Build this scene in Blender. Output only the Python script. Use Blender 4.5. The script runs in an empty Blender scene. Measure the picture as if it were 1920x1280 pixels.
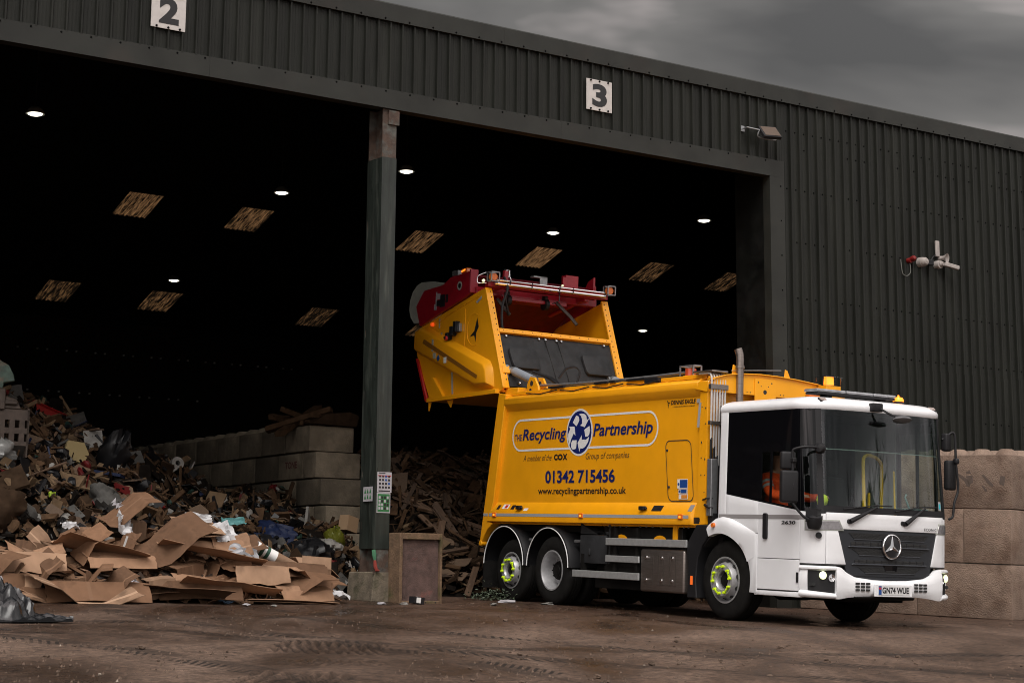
import bpy, bmesh, math, random
import numpy as np
from math import sin, cos, pi, radians, atan2, sqrt, hypot
from mathutils import Matrix, Vector
random.seed(7); np.random.seed(7)
SC = bpy.context.scene
COL = SC.collection
# ------------------------------------------------------------------ camera
F_PX, TH, RO, CYP = 3460.0, 0.1777, 0.0082, 488.0
CAMP = np.array([0, 0, 0.3564])
_r = np.array([1., 0, 0]); _u = np.array([0, -sin(TH), cos(TH)]); _f = np.array([0, cos(TH), sin(TH)])
RC = np.array([cos(RO)*_r + sin(RO)*_u, -sin(RO)*_r + cos(RO)*_u, _f])
cam = bpy.data.cameras.new('camera'); camo = bpy.data.objects.new('camera', cam); COL.objects.link(camo)
cam.sensor_width = 36; cam.lens = 36*F_PX/1920; cam.shift_y = -(640-CYP)/1920; cam.clip_end = 3000; cam.clip_start = 0.1
camo.matrix_world = Matrix([[RC[0][i], RC[1][i], -RC[2][i], CAMP[i]] for i in range(3)] + [[0, 0, 0, 1]])
SC.camera = camo
# ------------------------------------------------------------------ sky, sun, exposure
SUN_AZ = Vector((-0.06, -0.66, 0.75)).normalized()      # direction towards the light
w = bpy.data.worlds.new("World"); SC.world = w; w.use_nodes = True
nt = w.node_tree; N_ = nt.nodes; L_ = nt.links
bg = N_['Background']; bg.inputs['Strength'].default_value = 0.10
sky = N_.new('ShaderNodeTexSky'); sky.sky_type = 'NISHITA'; sky.sun_disc = False
sky.sun_elevation = math.asin(SUN_AZ.z); sky.sun_rotation = atan2(SUN_AZ.x, SUN_AZ.y)
sky.air_density = 1.0; sky.dust_density = 4.0
tc = N_.new('ShaderNodeTexCoord')
mp = N_.new('ShaderNodeMapping'); mp.inputs['Scale'].default_value = (1.3, 1.3, 3.6); mp.inputs['Location'].default_value = (6.3, 0.1, 0.8)
L_.new(tc.outputs['Generated'], mp.inputs['Vector'])
no = N_.new('ShaderNodeTexNoise'); no.inputs['Scale'].default_value = 1.7; no.inputs['Detail'].default_value = 5; no.inputs['Roughness'].default_value = 0.5
no.inputs['Distortion'].default_value = 0.35
L_.new(mp.outputs[0], no.inputs['Vector'])
cr = N_.new('ShaderNodeValToRGB'); e = cr.color_ramp.elements
e[0].position = 0.39; e[0].color = (0.63, 0.615, 0.60, 1); e[1].position = 0.62; e[1].color = (4.4, 3.9, 3.8, 1)
m_ = cr.color_ramp.elements.new(0.5); m_.color = (1.22, 1.17, 1.12, 1)
L_.new(no.outputs['Fac'], cr.inputs['Fac'])
# the cloud deck is thinner and brighter towards the sun side (behind the camera)
dp = N_.new('ShaderNodeVectorMath'); dp.operation = 'DOT_PRODUCT'; dp.inputs[1].default_value = (0.25, -0.75, 0.55)
L_.new(tc.outputs['Generated'], dp.inputs[0])
mr = N_.new('ShaderNodeMapRange'); mr.inputs['From Min'].default_value = -0.75; mr.inputs['From Max'].default_value = 0.9
mr.inputs['To Min'].default_value = 0.42; mr.inputs['To Max'].default_value = 4.6
L_.new(dp.outputs['Value'], mr.inputs['Value'])
ml = N_.new('ShaderNodeVectorMath'); ml.operation = 'SCALE'
L_.new(cr.outputs['Color'], ml.inputs[0]); L_.new(mr.outputs['Result'], ml.inputs['Scale'])
mx = N_.new('ShaderNodeMix'); mx.data_type = 'RGBA'; mx.inputs[0].default_value = 0.985
L_.new(sky.outputs['Color'], mx.inputs[6]); L_.new(ml.outputs[0], mx.inputs[7])
L_.new(mx.outputs[2], bg.inputs['Color'])
sun = bpy.data.lights.new('sun', 'SUN'); sun.energy = 1.5; sun.angle = radians(35); sun.color = (1, 0.965, 0.92)
suno = bpy.data.objects.new('sun', sun); COL.objects.link(suno); suno.location = (10, -30, 40)
suno.rotation_euler = SUN_AZ.to_track_quat('Z', 'Y').to_euler()
vs = SC.view_settings; vs.view_transform = 'Standard'; vs.look = 'None'; vs.gamma = 1; vs.use_curve_mapping = False; vs.exposure = 0.64
SC.cycles.max_bounces = 6; SC.cycles.transparent_max_bounces = 16; SC.cycles.sample_clamp_indirect = 4
SC.cycles.use_denoising = True; SC.cycles.filter_width = 1.0

# ------------------------------------------------------------------ frames of the place
def Rt(yaw, pit, rol):
    cz, sz = cos(yaw), sin(yaw); cp, sp = cos(pit), sin(pit); c_, s_ = cos(rol), sin(rol)
    return (np.array([[cz, -sz, 0], [sz, cz, 0], [0, 0, 1]]) @ np.array([[cp, 0, sp], [0, 1, 0], [-sp, 0, cp]])
            @ np.array([[1, 0, 0], [0, c_, -s_], [0, s_, c_]]))
T0 = np.array([3.9134, 25.878, 0.0]); TR = Rt(-1.0179, 0.0366, -0.0097)      # the lorry's frame; its z is the yard's normal
NG = TR @ np.array([0, 0, 1.])
FY = 0.5985
FD = np.array([cos(FY), sin(FY), 0]); FI = np.array([-sin(FY), cos(FY), 0])   # along the shed front, and into the shed
F0 = np.array([-1.721, 27.566, 0])
def gz(x, y): return -(NG[0]*(x-T0[0]) + NG[1]*(y-T0[1]))/NG[2]
def S(s, d, z):
    q = F0 + s*FD + d*FI
    return Vector((q[0], q[1], z))
def SG(s, d):
    q = F0 + s*FD + d*FI
    return gz(q[0], q[1])
def TW(p): return Vector(TR @ np.array(p, float) + T0)
M_TRUCK = Matrix([[*TR[i], T0[i]] for i in range(3)] + [[0, 0, 0, 1]])

# ------------------------------------------------------------------ mesh helpers
class MB:
    def __init__(s): s.v = []; s.f = []; s.mi = []; s.cur = 0
    def add(s, vs, fs):
        b = len(s.v); s.v += [tuple(v) for v in vs]
        for f in fs: s.f.append([b+i for i in f]); s.mi.append(s.cur)
        return s
    def box(s, x0, x1, y0, y1, z0, z1):
        v = [(x, y, z) for x in (x0, x1) for y in (y0, y1) for z in (z0, z1)]
        return s.add(v, [(0, 1, 3, 2), (4, 6, 7, 5), (0, 4, 5, 1), (2, 3, 7, 6), (0, 2, 6, 4), (1, 5, 7, 3)])
    def hexa(s, p):       # 8 points: bottom ring 4, top ring 4
        return s.add(p, [(3, 2, 1, 0), (4, 5, 6, 7), (0, 1, 5, 4), (1, 2, 6, 5), (2, 3, 7, 6), (3, 0, 4, 7)])
    def obox(s, c, ax, ay, az, hx, hy, hz):
        c, ax, ay, az = map(Vector, (c, ax, ay, az))
        p = [c + ax*hx*i + ay*hy*j + az*hz*k for k in (-1, 1) for (i, j) in ((-1, -1), (1, -1), (1, 1), (-1, 1))]
        return s.hexa(p)
    def prism(s, poly, axis, a, b):
        n = len(poly)
        def pt(p, t):
            return {'y': (p[0], t, p[1]), 'x': (t, p[0], p[1]), 'z': (p[0], p[1], t)}[axis]
        return s.add([pt(p, a) for p in poly] + [pt(p, b) for p in poly],
                     [list(range(n))[::-1], list(range(n, 2*n))] + [(i, (i+1) % n, n+(i+1) % n, n+i) for i in range(n)])
    def cyl(s, a, b, r0, r1=None, n=20, caps=True):
        r1 = r0 if r1 is None else r1
        a, b = Vector(a), Vector(b); d = (b-a).normalized(); q = d.to_track_quat('Z', 'Y')
        ex, ey = q @ Vector((1, 0, 0)), q @ Vector((0, 1, 0))
        v = [a + (ex*cos(2*pi*i/n) + ey*sin(2*pi*i/n))*r0 for i in range(n)] + [b + (ex*cos(2*pi*i/n) + ey*sin(2*pi*i/n))*r1 for i in range(n)]
        f = [(i, (i+1) % n, n+(i+1) % n, n+i) for i in range(n)]
        if caps: f += [list(range(n))[::-1], list(range(n, 2*n))]
        return s.add(v, f)
    def tube(s, path, r, n=8):
        P = [Vector(p) for p in path]; rings = []; ex = None
        if not isinstance(r, (list, tuple)) and 4 <= len(P) <= 9:      # round the bends
            Q = [P[0]]
            for i in range(len(P)-1):
                a, b, c, d = P[max(i-1, 0)], P[i], P[i+1], P[min(i+2, len(P)-1)]
                m0, m1 = (c-a)*.4, (d-b)*.4
                for k in range(1, 6):
                    t = k/5; Q.append(b*(2*t**3-3*t*t+1)+m0*(t**3-2*t*t+t)+c*(3*t*t-2*t**3)+m1*(t**3-t*t))
            P = Q
        for i, p in enumerate(P):
            d = (P[min(i+1, len(P)-1)] - P[max(i-1, 0)]).normalized()
            if ex is None:
                ex = d.orthogonal().normalized()
            ex = (ex - d*ex.dot(d)).normalized(); ey = d.cross(ex)
            rr = r[i] if isinstance(r, (list, tuple)) else r
            rings.append([p + (ex*cos(2*pi*k/n) + ey*sin(2*pi*k/n))*rr for k in range(n)])
        v = [q for ring in rings for q in ring]; f = []
        for i in range(len(P)-1):
            for k in range(n):
                f.append((i*n+k, i*n+(k+1) % n, (i+1)*n+(k+1) % n, (i+1)*n+k))
        f += [list(range(n))[::-1], list(range((len(P)-1)*n, len(P)*n))]
        return s.add(v, f)
    def lathe(s, prof, o, axis, n=40, close=False, a0=0, a1=2*pi):   # prof: (radius, offset along axis)
        o = Vector(o); d = Vector(axis).normalized(); q = d.to_track_quat('Z', 'Y')
        ex, ey = q @ Vector((1, 0, 0)), q @ Vector((0, 1, 0)); full = abs(a1-a0-2*pi) < 1e-6; m = n if full else n+1
        v = [o + d*h + (ex*cos(a0+(a1-a0)*i/n) + ey*sin(a0+(a1-a0)*i/n))*r for (r, h) in prof for i in range(m)]
        f = []; k = len(prof)
        for j in range(k if close else k-1):
            jj = (j+1) % k
            for i in range(n):
                i2 = (i+1) % m
                f.append((j*m+i, j*m+i2, jj*m+i2, jj*m+i))
        return s.add(v, f)
    def grid(s, G, T=None):      # G[i][j] outer points, T[i][j] inner points (closed slab) or None
        ni, nj = len(G), len(G[0]); v = [p for row in G for p in row]
        f = [(i*nj+j, i*nj+j+1, (i+1)*nj+j+1, (i+1)*nj+j) for i in range(ni-1) for j in range(nj-1)]
        if T is not None:
            b = ni*nj; v += [p for row in T for p in row]
            f += [(b+(i+1)*nj+j, b+(i+1)*nj+j+1, b+i*nj+j+1, b+i*nj+j) for i in range(ni-1) for j in range(nj-1)]
            ring = [j for j in range(nj)] + [i*nj+nj-1 for i in range(1, ni)] + [(ni-1)*nj+j for j in range(nj-2, -1, -1)] + [i*nj for i in range(ni-2, 0, -1)]
            for a in range(len(ring)):
                c, d = ring[a], ring[(a+1) % len(ring)]
                f.append((d, c, b+c, b+d))
        return s.add(v, f)
    def build(s, name, mats, parent=None, bevel=0, seg=1, smooth=35, fix=True):
        me = bpy.data.meshes.new(name)
        me.from_pydata([tuple(v) for v in s.v], [], s.f)
        if not isinstance(mats, (list, tuple)): mats = [mats]
        for m in mats: me.materials.append(m)
        me.polygons.foreach_set('material_index', [min(i, len(mats)-1) for i in s.mi])
        if bevel or fix:
            bm = bmesh.new(); bm.from_mesh(me)
            if fix: bmesh.ops.recalc_face_normals(bm, faces=bm.faces)
            if bevel:
                ed = [e for e in bm.edges if len(e.link_faces) == 2 and e.calc_face_angle(0) > radians(28)]
                bmesh.ops.bevel(bm, geom=ed, offset=bevel, segments=seg, profile=0.5, affect='EDGES', clamp_overlap=True)
            bm.to_mesh(me); bm.free()
        if smooth:
            me.polygons.foreach_set('use_smooth', [True]*len(me.polygons)); me.set_sharp_from_angle(angle=radians(smooth))
        o = bpy.data.objects.new(name, me); COL.objects.link(o)
        if parent: o.parent = parent
        return o
def tag(o, label=None, cat=None, group=None, kind=None):
    if label: o['label'] = label
    if cat: o['category'] = cat
    if group: o['group'] = group
    if kind: o['kind'] = kind
    return o
def thing(name, label, cat, M=None, group=None):
    o = bpy.data.objects.new(name, None); COL.objects.link(o); o.empty_display_size = 0.2
    if M is not None: o.matrix_world = M
    return tag(o, label, cat, group)
def shed_M(s, d, z, rot=0): return Matrix.Translation(S(s, d, z)) @ Matrix.Rotation(FY+rot, 4, 'Z')
_tcache = {}
def text2d(t, bold=0.0, shear=0.0, space=1.0):
    key = (t, bold, shear, space)
    if key in _tcache: return _tcache[key]
    c = bpy.data.curves.new('txt', 'FONT'); c.body = t; c.size = 1; c.offset = bold; c.shear = shear; c.space_character = space; c.resolution_u = 4
    o = bpy.data.objects.new('txt', c); COL.objects.link(o)
    dg = bpy.context.evaluated_depsgraph_get(); me = bpy.data.meshes.new_from_object(o.evaluated_get(dg))
    v = [(a.co.x, a.co.y) for a in me.vertices]; f = [list(p.vertices) for p in me.polygons]
    bpy.data.objects.remove(o); bpy.data.curves.remove(c); bpy.data.meshes.remove(me)
    _tcache[key] = (v, f); return v, f
def put_text(mb, t, fn, a0, a1, base, cap, bold=0.0, shear=0.0, ref='H', space=1.0):
    """letters fitted between a0 and a1, baseline at base, capital height cap; fn(a,b) -> point"""
    v, f = text2d(t, bold, shear, space); rv, _ = text2d(ref, bold, 0)
    x0 = min(p[0] for p in v); x1 = max(p[0] for p in v); h0 = min(p[1] for p in rv); h = max(p[1] for p in rv) - h0
    mb.add([fn(a0+(p[0]-x0)/(x1-x0)*(a1-a0), base+(p[1]-h0)/h*cap) for p in v], f)

# ------------------------------------------------------------------ materials
def mat(name, col, rough=0.5, metal=0.0, var=0.0, vscale=3.0, bump=0.0, bscale=60.0, coat=0.0, spec=0.5, col2=None, thr=(0.45, 0.6), emit=None, es=0, rvar=0.0, obj_rand=0.0, stretch=None):
    m = bpy.data.materials.new(name); m.use_nodes = True; t = m.node_tree; n = t.nodes; l = t.links; b = n['Principled BSDF']
    b.inputs['Roughness'].default_value = rough; b.inputs['Metallic'].default_value = metal
    b.inputs['Coat Weight'].default_value = coat; b.inputs['Coat Roughness'].default_value = 0.06; b.inputs['Specular IOR Level'].default_value = spec
    b.inputs['Base Color'].default_value = (*col, 1)
    if emit: b.inputs['Emission Color'].default_value = (*emit, 1); b.inputs['Emission Strength'].default_value = es
    if not (var or bump or col2 or rvar or obj_rand): return m
    tc = n.new('ShaderNodeTexCoord'); src = tc.outputs['Object']
    if stretch:
        mpn = n.new('ShaderNodeMapping'); mpn.inputs['Scale'].default_value = stretch; l.new(src, mpn.inputs[0]); src = mpn.outputs[0]
    nz = n.new('ShaderNodeTexNoise'); nz.inputs['Scale'].default_value = vscale; nz.inputs['Detail'].default_value = 6; nz.inputs['Roughness'].default_value = 0.6
    l.new(src, nz.inputs['Vector'])
    cout = None
    if col2:
        r = n.new('ShaderNodeMapRange'); r.inputs['From Min'].default_value = thr[0]; r.inputs['From Max'].default_value = thr[1]; l.new(nz.outputs['Fac'], r.inputs['Value'])
        mixn = n.new('ShaderNodeMix'); mixn.data_type = 'RGBA'; mixn.inputs[6].default_value = (*col, 1); mixn.inputs[7].default_value = (*col2, 1)
        l.new(r.outputs['Result'], mixn.inputs[0]); cout = mixn.outputs[2]
    if var or obj_rand:
        nz2 = n.new('ShaderNodeTexNoise'); nz2.inputs['Scale'].default_value = vscale*2.3; nz2.inputs['Detail'].default_value = 7; l.new(src, nz2.inputs['Vector'])
        hv = n.new('ShaderNodeHueSaturation')
        if cout is not None: l.new(cout, hv.inputs['Color'])
        else: hv.inputs['Color'].default_value = (*col, 1)
        r2 = n.new('ShaderNodeMapRange'); r2.inputs['From Min'].default_value = 0.3; r2.inputs['From Max'].default_value = 0.7
        r2.inputs['To Min'].default_value = 1-var; r2.inputs['To Max'].default_value = 1+var; l.new(nz2.outputs['Fac'], r2.inputs['Value']); val = r2.outputs['Result']
        if obj_rand:
            oi = n.new('ShaderNodeObjectInfo'); r3 = n.new('ShaderNodeMapRange'); r3.inputs['To Min'].default_value = 1-obj_rand; r3.inputs['To Max'].default_value = 1+obj_rand
            l.new(oi.outputs['Random'], r3.inputs['Value']); mu = n.new('ShaderNodeMath'); mu.operation = 'MULTIPLY'; l.new(val, mu.inputs[0]); l.new(r3.outputs['Result'], mu.inputs[1]); val = mu.outputs[0]
        l.new(val, hv.inputs['Value']); cout = hv.outputs['Color']
    if cout is not None: l.new(cout, b.inputs['Base Color'])
    if rvar:
        r4 = n.new('ShaderNodeMapRange'); r4.inputs['From Min'].default_value = 0.3; r4.inputs['From Max'].default_value = 0.7
        r4.inputs['To Min'].default_value = max(0.02, rough-rvar); r4.inputs['To Max'].default_value = min(1, rough+rvar); l.new(nz.outputs['Fac'], r4.inputs['Value']); l.new(r4.outputs['Result'], b.inputs['Roughness'])
    if bump:
        nb = n.new('ShaderNodeTexNoise'); nb.inputs['Scale'].default_value = bscale; nb.inputs['Detail'].default_value = 5; l.new(src, nb.inputs['Vector'])
        bp = n.new('ShaderNodeBump'); bp.inputs['Strength'].default_value = bump; bp.inputs['Distance'].default_value = 0.02; l.new(nb.outputs['Fac'], bp.inputs['Height']); l.new(bp.outputs['Normal'], b.inputs['Normal'])
    return m
YEL = mat('yellow_paint', (0.86, 0.365, 0.006), 0.38, var=0.05, vscale=1.2, coat=0.25, rvar=0.08)
WHT = mat('white_paint', (0.78, 0.79, 0.81), 0.30, var=0.03, vscale=1.5, coat=0.35)
BLK = mat('black_plastic', (0.013, 0.013, 0.0145), 0.5, spec=.28, bump=0.05, bscale=200)
GRL = mat('grille_plastic', (0.022, 0.025, 0.030), 0.42)
SEAM = mat('shut_line', (0.02, 0.02, 0.02), 0.8)
RUB = mat('rubber', (0.010, 0.0095, 0.009), 0.8, spec=.12, var=0.3, vscale=4, bump=0.15, bscale=40)
RUBB = mat('black_rubber_panel', (0.024, 0.025, 0.027), 0.62, spec=.3, var=0.25, vscale=3, bump=0.1, bscale=30)
DRK = mat('chassis_steel', (0.008, 0.0075, 0.007), 0.65, spec=.15, var=0.3, vscale=5)
GAL = mat('galvanised', (0.33, 0.34, 0.35), 0.42, 0.75, var=0.12, vscale=6)
ALU = mat('aluminium_rail', (0.48, 0.49, 0.49), 0.45, 0.6, var=0.08, vscale=8)
RIM = mat('wheel_silver', (0.40, 0.40, 0.41), 0.36, 0.45, var=0.12, vscale=9)
CHR = mat('chrome', (0.8, 0.8, 0.82), 0.09, 1.0)
STN = mat('stainless', (0.27, 0.235, 0.215), 0.35, 0.85, var=0.15, vscale=4, stretch=(1, 1, 8))
GRYC = mat('cylinder_grey', (0.24, 0.27, 0.31), 0.45)
STRIPE = mat('reflective_grey', (0.34, 0.35, 0.36), 0.5)
DSTRIPE = mat('grey_stripe', (0.26, 0.25, 0.25), 0.5)
RED = mat('red_paint', (0.30, 0.006, 0.018), 0.40, var=0.15, vscale=3, coat=0.15)
GREY = mat('pale_grey_paint', (0.36, 0.38, 0.34), 0.5, var=0.1)
NAVY = mat('navy_vinyl', (0.008, 0.016, 0.12), 0.4)
BLKV = mat('black_vinyl', (0.012, 0.012, 0.014), 0.45)
WHTV = mat('white_vinyl', (0.75, 0.75, 0.74), 0.4)
LIME = mat('lime_plastic', (0.62, 0.85, 0.01), 0.4, emit=(0.6, 0.85, 0.0), es=0.0)
AMB = mat('amber_lens', (0.75, 0.16, 0.01), 0.2, coat=0.5)
AMBL = mat('amber_lit', (0.9, 0.25, 0.02), 0.3, emit=(1.0, 0.23, 0.016), es=1.25)
REDL = mat('red_lit', (0.9, 0.1, 0.02), 0.3, emit=(1.0, 0.10, 0.01), es=.35)
WLIT = mat('white_lit', (0.9, 0.9, 0.8), 0.3, emit=(0.9, 1.0, 0.5), es=.62)
BGL = mat('black_glass', (0.004, 0.004, 0.005), 0.05, spec=0.35)
BLUE = mat('blue_print', (0.01, 0.06, 0.25), 0.5)
TEAL = mat('teal_print', (0.02, 0.45, 0.55), 0.5)
REDV = mat('red_print', (0.5, 0.02, 0.02), 0.5)
GRNV = mat('green_print', (0.025, 0.14, 0.045), 0.5)
PAPER = mat('paper', (0.36, 0.35, 0.37), 0.7, var=0.05)
YRAIL = mat('yellow_rail', (0.75, 0.42, 0.02), 0.4)
HIVIS = mat('orange_hivis', (1.0, 0.10, 0.012), 0.7, var=0.15, vscale=12, bump=0.3, bscale=14)
SILV = mat('silver_tape', (0.42, 0.43, 0.45), 0.5)
SKIN = mat('skin', (0.45, 0.24, 0.17), 0.55)
HAIR = mat('dark_hair', (0.02, 0.014, 0.01), 0.7)
INT = mat('cab_trim', (0.020, 0.021, 0.022), 0.7)
INTL = mat('cab_trim_light', (0.11, 0.115, 0.12), 0.7)
def glass(name, tint, ior=1.5, boost=1.0):
    m = bpy.data.materials.new(name); m.use_nodes = True; t = m.node_tree; n = t.nodes; l = t.links
    n.remove(n['Principled BSDF']); tr = n.new('ShaderNodeBsdfTransparent'); tr.inputs[0].default_value = (*tint, 1)
    gl = n.new('ShaderNodeBsdfGlossy'); gl.inputs['Roughness'].default_value = 0.0; gl.inputs['Color'].default_value = (0.9, 0.95, 1, 1)
    fr = n.new('ShaderNodeFresnel'); fr.inputs['IOR'].default_value = ior
    ge = n.new('ShaderNodeNewGeometry'); iv = n.new('ShaderNodeMath'); iv.operation = 'MULTIPLY_ADD'; iv.inputs[1].default_value = -boost; iv.inputs[2].default_value = boost; l.new(ge.outputs['Backfacing'], iv.inputs[0])
    mu = n.new('ShaderNodeMath'); mu.operation = 'MULTIPLY'; mu.use_clamp = True; l.new(fr.outputs[0], mu.inputs[0]); l.new(iv.outputs[0], mu.inputs[1])
    mi = n.new('ShaderNodeMixShader'); l.new(mu.outputs[0], mi.inputs[0]); l.new(tr.outputs[0], mi.inputs[1]); l.new(gl.outputs[0], mi.inputs[2])
    l.new(mi.outputs[0], n['Material Output'].inputs['Surface']); return m
GLS = glass('tinted_glass', (0.84, 0.90, 0.87), 1.5, .95)
GLSD = glass('dark_tinted_glass', (0.90, 0.94, 0.92), 1.45, 0.9)
CLR = glass('clear_lens', (0.85, 0.85, 0.86), 1.5, 1.6)
CLAD = mat('cladding_steel', (0.0125, 0.0135, 0.0112), 0.5, var=0.30, vscale=1.0, spec=0.22, stretch=(2.2, 1, 0.22), rvar=0.12, col2=(0.0175, 0.0185, 0.0155), thr=(.42, .62))
TRIM = mat('trim_steel', (0.0215, 0.0225, 0.0195), 0.5, var=0.22, vscale=0.8, spec=0.28, col2=(0.028, 0.023, 0.019), thr=(0.55, 0.75))
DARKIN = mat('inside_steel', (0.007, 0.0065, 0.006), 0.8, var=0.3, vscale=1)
SCREW = mat('screw_head', (0.0015, 0.0015, 0.0015), 0.9, spec=.05)
COLG = mat('column_casing', (0.020, 0.025, 0.0215), 0.36, var=0.4, vscale=3.0, spec=0.4, stretch=(2.5, 2.5, 0.25), col2=(0.048, 0.054, 0.046), thr=(0.54, 0.68), rvar=.12)
RUST = mat('rusty_steel', (0.062, 0.038, 0.027), 0.75, var=0.35, vscale=5, bump=0.3, bscale=30, col2=(0.075, 0.075, 0.066), thr=(0.46, 0.6))
CONC = mat('concrete', (0.215, 0.152, 0.115), 0.85, var=0.18, vscale=2.2, bump=1.0, bscale=48, col2=(0.145, 0.093, 0.066), thr=(0.48, 0.66), obj_rand=0.14)
TROUGH = mat('stained_trough', (0.135, 0.083, 0.048), 0.9, var=0.3, vscale=3, bump=0.5, bscale=30, col2=(0.06, 0.052, 0.018), thr=(0.5, 0.68))
CONCD = mat('old_concrete', (0.185, 0.155, 0.112), 0.9, var=0.25, vscale=1.8, bump=0.5, bscale=30, col2=(0.115, 0.096, 0.068), thr=(0.45, 0.62), obj_rand=0.45)
MOSS = mat('mossy_concrete', (0.13, 0.105, 0.075), 0.9, var=0.3, vscale=3, bump=0.5, bscale=30, col2=(0.035, 0.036, 0.014), thr=(0.5, 0.68))
BOXR = mat('rusty_box_face', (0.085, 0.052, 0.045), 0.6, var=0.35, vscale=4, bump=0.35, bscale=50, col2=(0.16, 0.055, 0.045), thr=(0.62, 0.78))
PAINT = mat('faded_lettering', (0.03, 0.03, 0.03), 0.9)
PAINTR = mat('faded_red_lettering', (0.10, 0.03, 0.025), 0.9)
STAIN = mat('dark_smear', (0.10, 0.075, 0.062), 0.9, var=0.2, vscale=30)
SIGNW = mat('sign_white', (0.50, 0.47, 0.45), 0.6, var=0.08, vscale=4)
CAMW = mat('weathered_white', (0.34, 0.305, 0.285), 0.6, var=0.2)
# ================================================================== THE GROUND
def lattice(segs):
    out = []
    for a, b, st in segs: out += list(np.arange(a, b, st))
    return np.array(out)
gxs = np.concatenate([[-400, -150, -60, -30, -18], lattice([(-10, -2.1, .14), (-2.1, -0.5, .016), (-0.5, 12, .14)]), [14, 18, 30, 60, 150, 400]])
gys = np.concatenate([[-400, -150, -60, -20, -5, 2, 6], lattice([(9, 11.6, .14), (11.6, 17.2, .028), (17.2, 38, .14)]), [42, 60, 90, 150, 400]])
def vnoise(X, Y, sc, seed):
    rs = np.random.RandomState(seed); tab = rs.rand(64, 64); x = X/sc; y = Y/sc; xi = np.floor(x).astype(int); yi = np.floor(y).astype(int)
    fx = x-xi; fy = y-yi; fx = fx*fx*(3-2*fx); fy = fy*fy*(3-2*fy); g = lambda i, j: tab[i % 64, j % 64]
    return (g(xi, yi)*(1-fx)+g(xi+1, yi)*fx)*(1-fy)+(g(xi, yi+1)*(1-fx)+g(xi+1, yi+1)*fx)*fy - .5
X, Y = np.meshgrid(gxs, gys, indexing='ij')
def sstep(a, b, x): t = np.clip((x-a)/(b-a), 0, 1); return t*t*(3-2*t)
Hh = vnoise(X, Y, 2.3, 1)*.022 + vnoise(X, Y, .8, 2)*.014 + vnoise(X, Y, .33, 3)*.009
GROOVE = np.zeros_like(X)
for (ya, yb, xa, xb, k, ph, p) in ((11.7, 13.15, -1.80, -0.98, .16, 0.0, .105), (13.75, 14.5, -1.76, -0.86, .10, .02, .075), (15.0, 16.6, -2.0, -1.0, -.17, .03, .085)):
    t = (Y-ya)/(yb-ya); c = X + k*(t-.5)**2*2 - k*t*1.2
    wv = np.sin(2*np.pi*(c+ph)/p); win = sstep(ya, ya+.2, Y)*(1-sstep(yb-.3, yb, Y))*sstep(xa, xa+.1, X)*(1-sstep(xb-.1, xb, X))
    GROOVE = np.maximum(GROOVE, win*np.clip(-wv*2.2+.2, 0, 1)*(.9+vnoise(X, Y, .25, 12)))  # tread grooves coloured dark for wet mud and the shade inside them
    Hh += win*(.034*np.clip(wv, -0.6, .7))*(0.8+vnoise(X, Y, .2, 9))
Hh = Hh*((X > -11) & (X < 13) & (Y > 8) & (Y < 39))
Z = gz(X, Y) + Hh
ni, nj = X.shape
ii = np.arange(ni*nj).reshape(ni, nj)
gf = np.stack([ii[:-1, :-1], ii[1:, :-1], ii[1:, 1:], ii[:-1, 1:]], -1).reshape(-1, 4)
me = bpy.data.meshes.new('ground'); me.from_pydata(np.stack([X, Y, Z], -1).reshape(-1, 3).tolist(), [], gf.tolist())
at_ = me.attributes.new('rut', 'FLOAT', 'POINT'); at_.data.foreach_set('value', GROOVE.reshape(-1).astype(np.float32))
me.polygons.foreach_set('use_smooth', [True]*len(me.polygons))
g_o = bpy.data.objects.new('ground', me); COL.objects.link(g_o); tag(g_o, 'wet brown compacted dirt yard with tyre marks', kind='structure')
gm = bpy.data.materials.new('muddy_yard'); gm.use_nodes = True; t = gm.node_tree; n = t.nodes; l = t.links; b = n['Principled BSDF']
tc = n.new('ShaderNodeTexCoord')
def nz(scale, det=6, rough=.6, st=None, dist=0):
    q = n.new('ShaderNodeTexNoise'); q.inputs['Scale'].default_value = scale; q.inputs['Detail'].default_value = det; q.inputs['Roughness'].default_value = rough; q.inputs['Distortion'].default_value = dist
    if st:
        m = n.new('ShaderNodeMapping'); m.inputs['Scale'].default_value = st; m.inputs['Rotation'].default_value = (0, 0, .5); l.new(tc.outputs['Object'], m.inputs[0]); l.new(m.outputs[0], q.inputs['Vector'])
    else: l.new(tc.outputs['Object'], q.inputs['Vector'])
    return q
a1 = nz(.55, 8, .65, (1, .35, 1), .6); a2 = nz(13, 9, .82); a3 = nz(60, 5, .8)
r1 = n.new('ShaderNodeValToRGB'); e = r1.color_ramp.elements
e[0].position = .36; e[0].color = (.058, .033, .020, 1); e[1].position = .66; e[1].color = (.265, .180, .132, 1)
q = e.new(.5); q.color = (.148, .092, .062, 1)
l.new(a1.outputs['Fac'], r1.inputs['Fac'])
ov = n.new('ShaderNodeMix'); ov.data_type = 'RGBA'; ov.blend_type = 'OVERLAY'; ov.inputs[0].default_value = .9
r2 = n.new('ShaderNodeMapRange'); r2.inputs['From Min'].default_value = .34; r2.inputs['From Max'].default_value = .66; l.new(a2.outputs['Fac'], r2.inputs['Value'])
l.new(r1.outputs['Color'], ov.inputs[6]); l.new(r2.outputs['Result'], ov.inputs[7])
ov2 = n.new('ShaderNodeMix'); ov2.data_type = 'RGBA'; ov2.blend_type = 'OVERLAY'; ov2.inputs[0].default_value = .85
l.new(ov.outputs[2], ov2.inputs[6]); l.new(a3.outputs['Fac'], ov2.inputs[7]); 
rut = n.new('ShaderNodeAttribute'); rut.attribute_name = 'rut'
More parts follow.
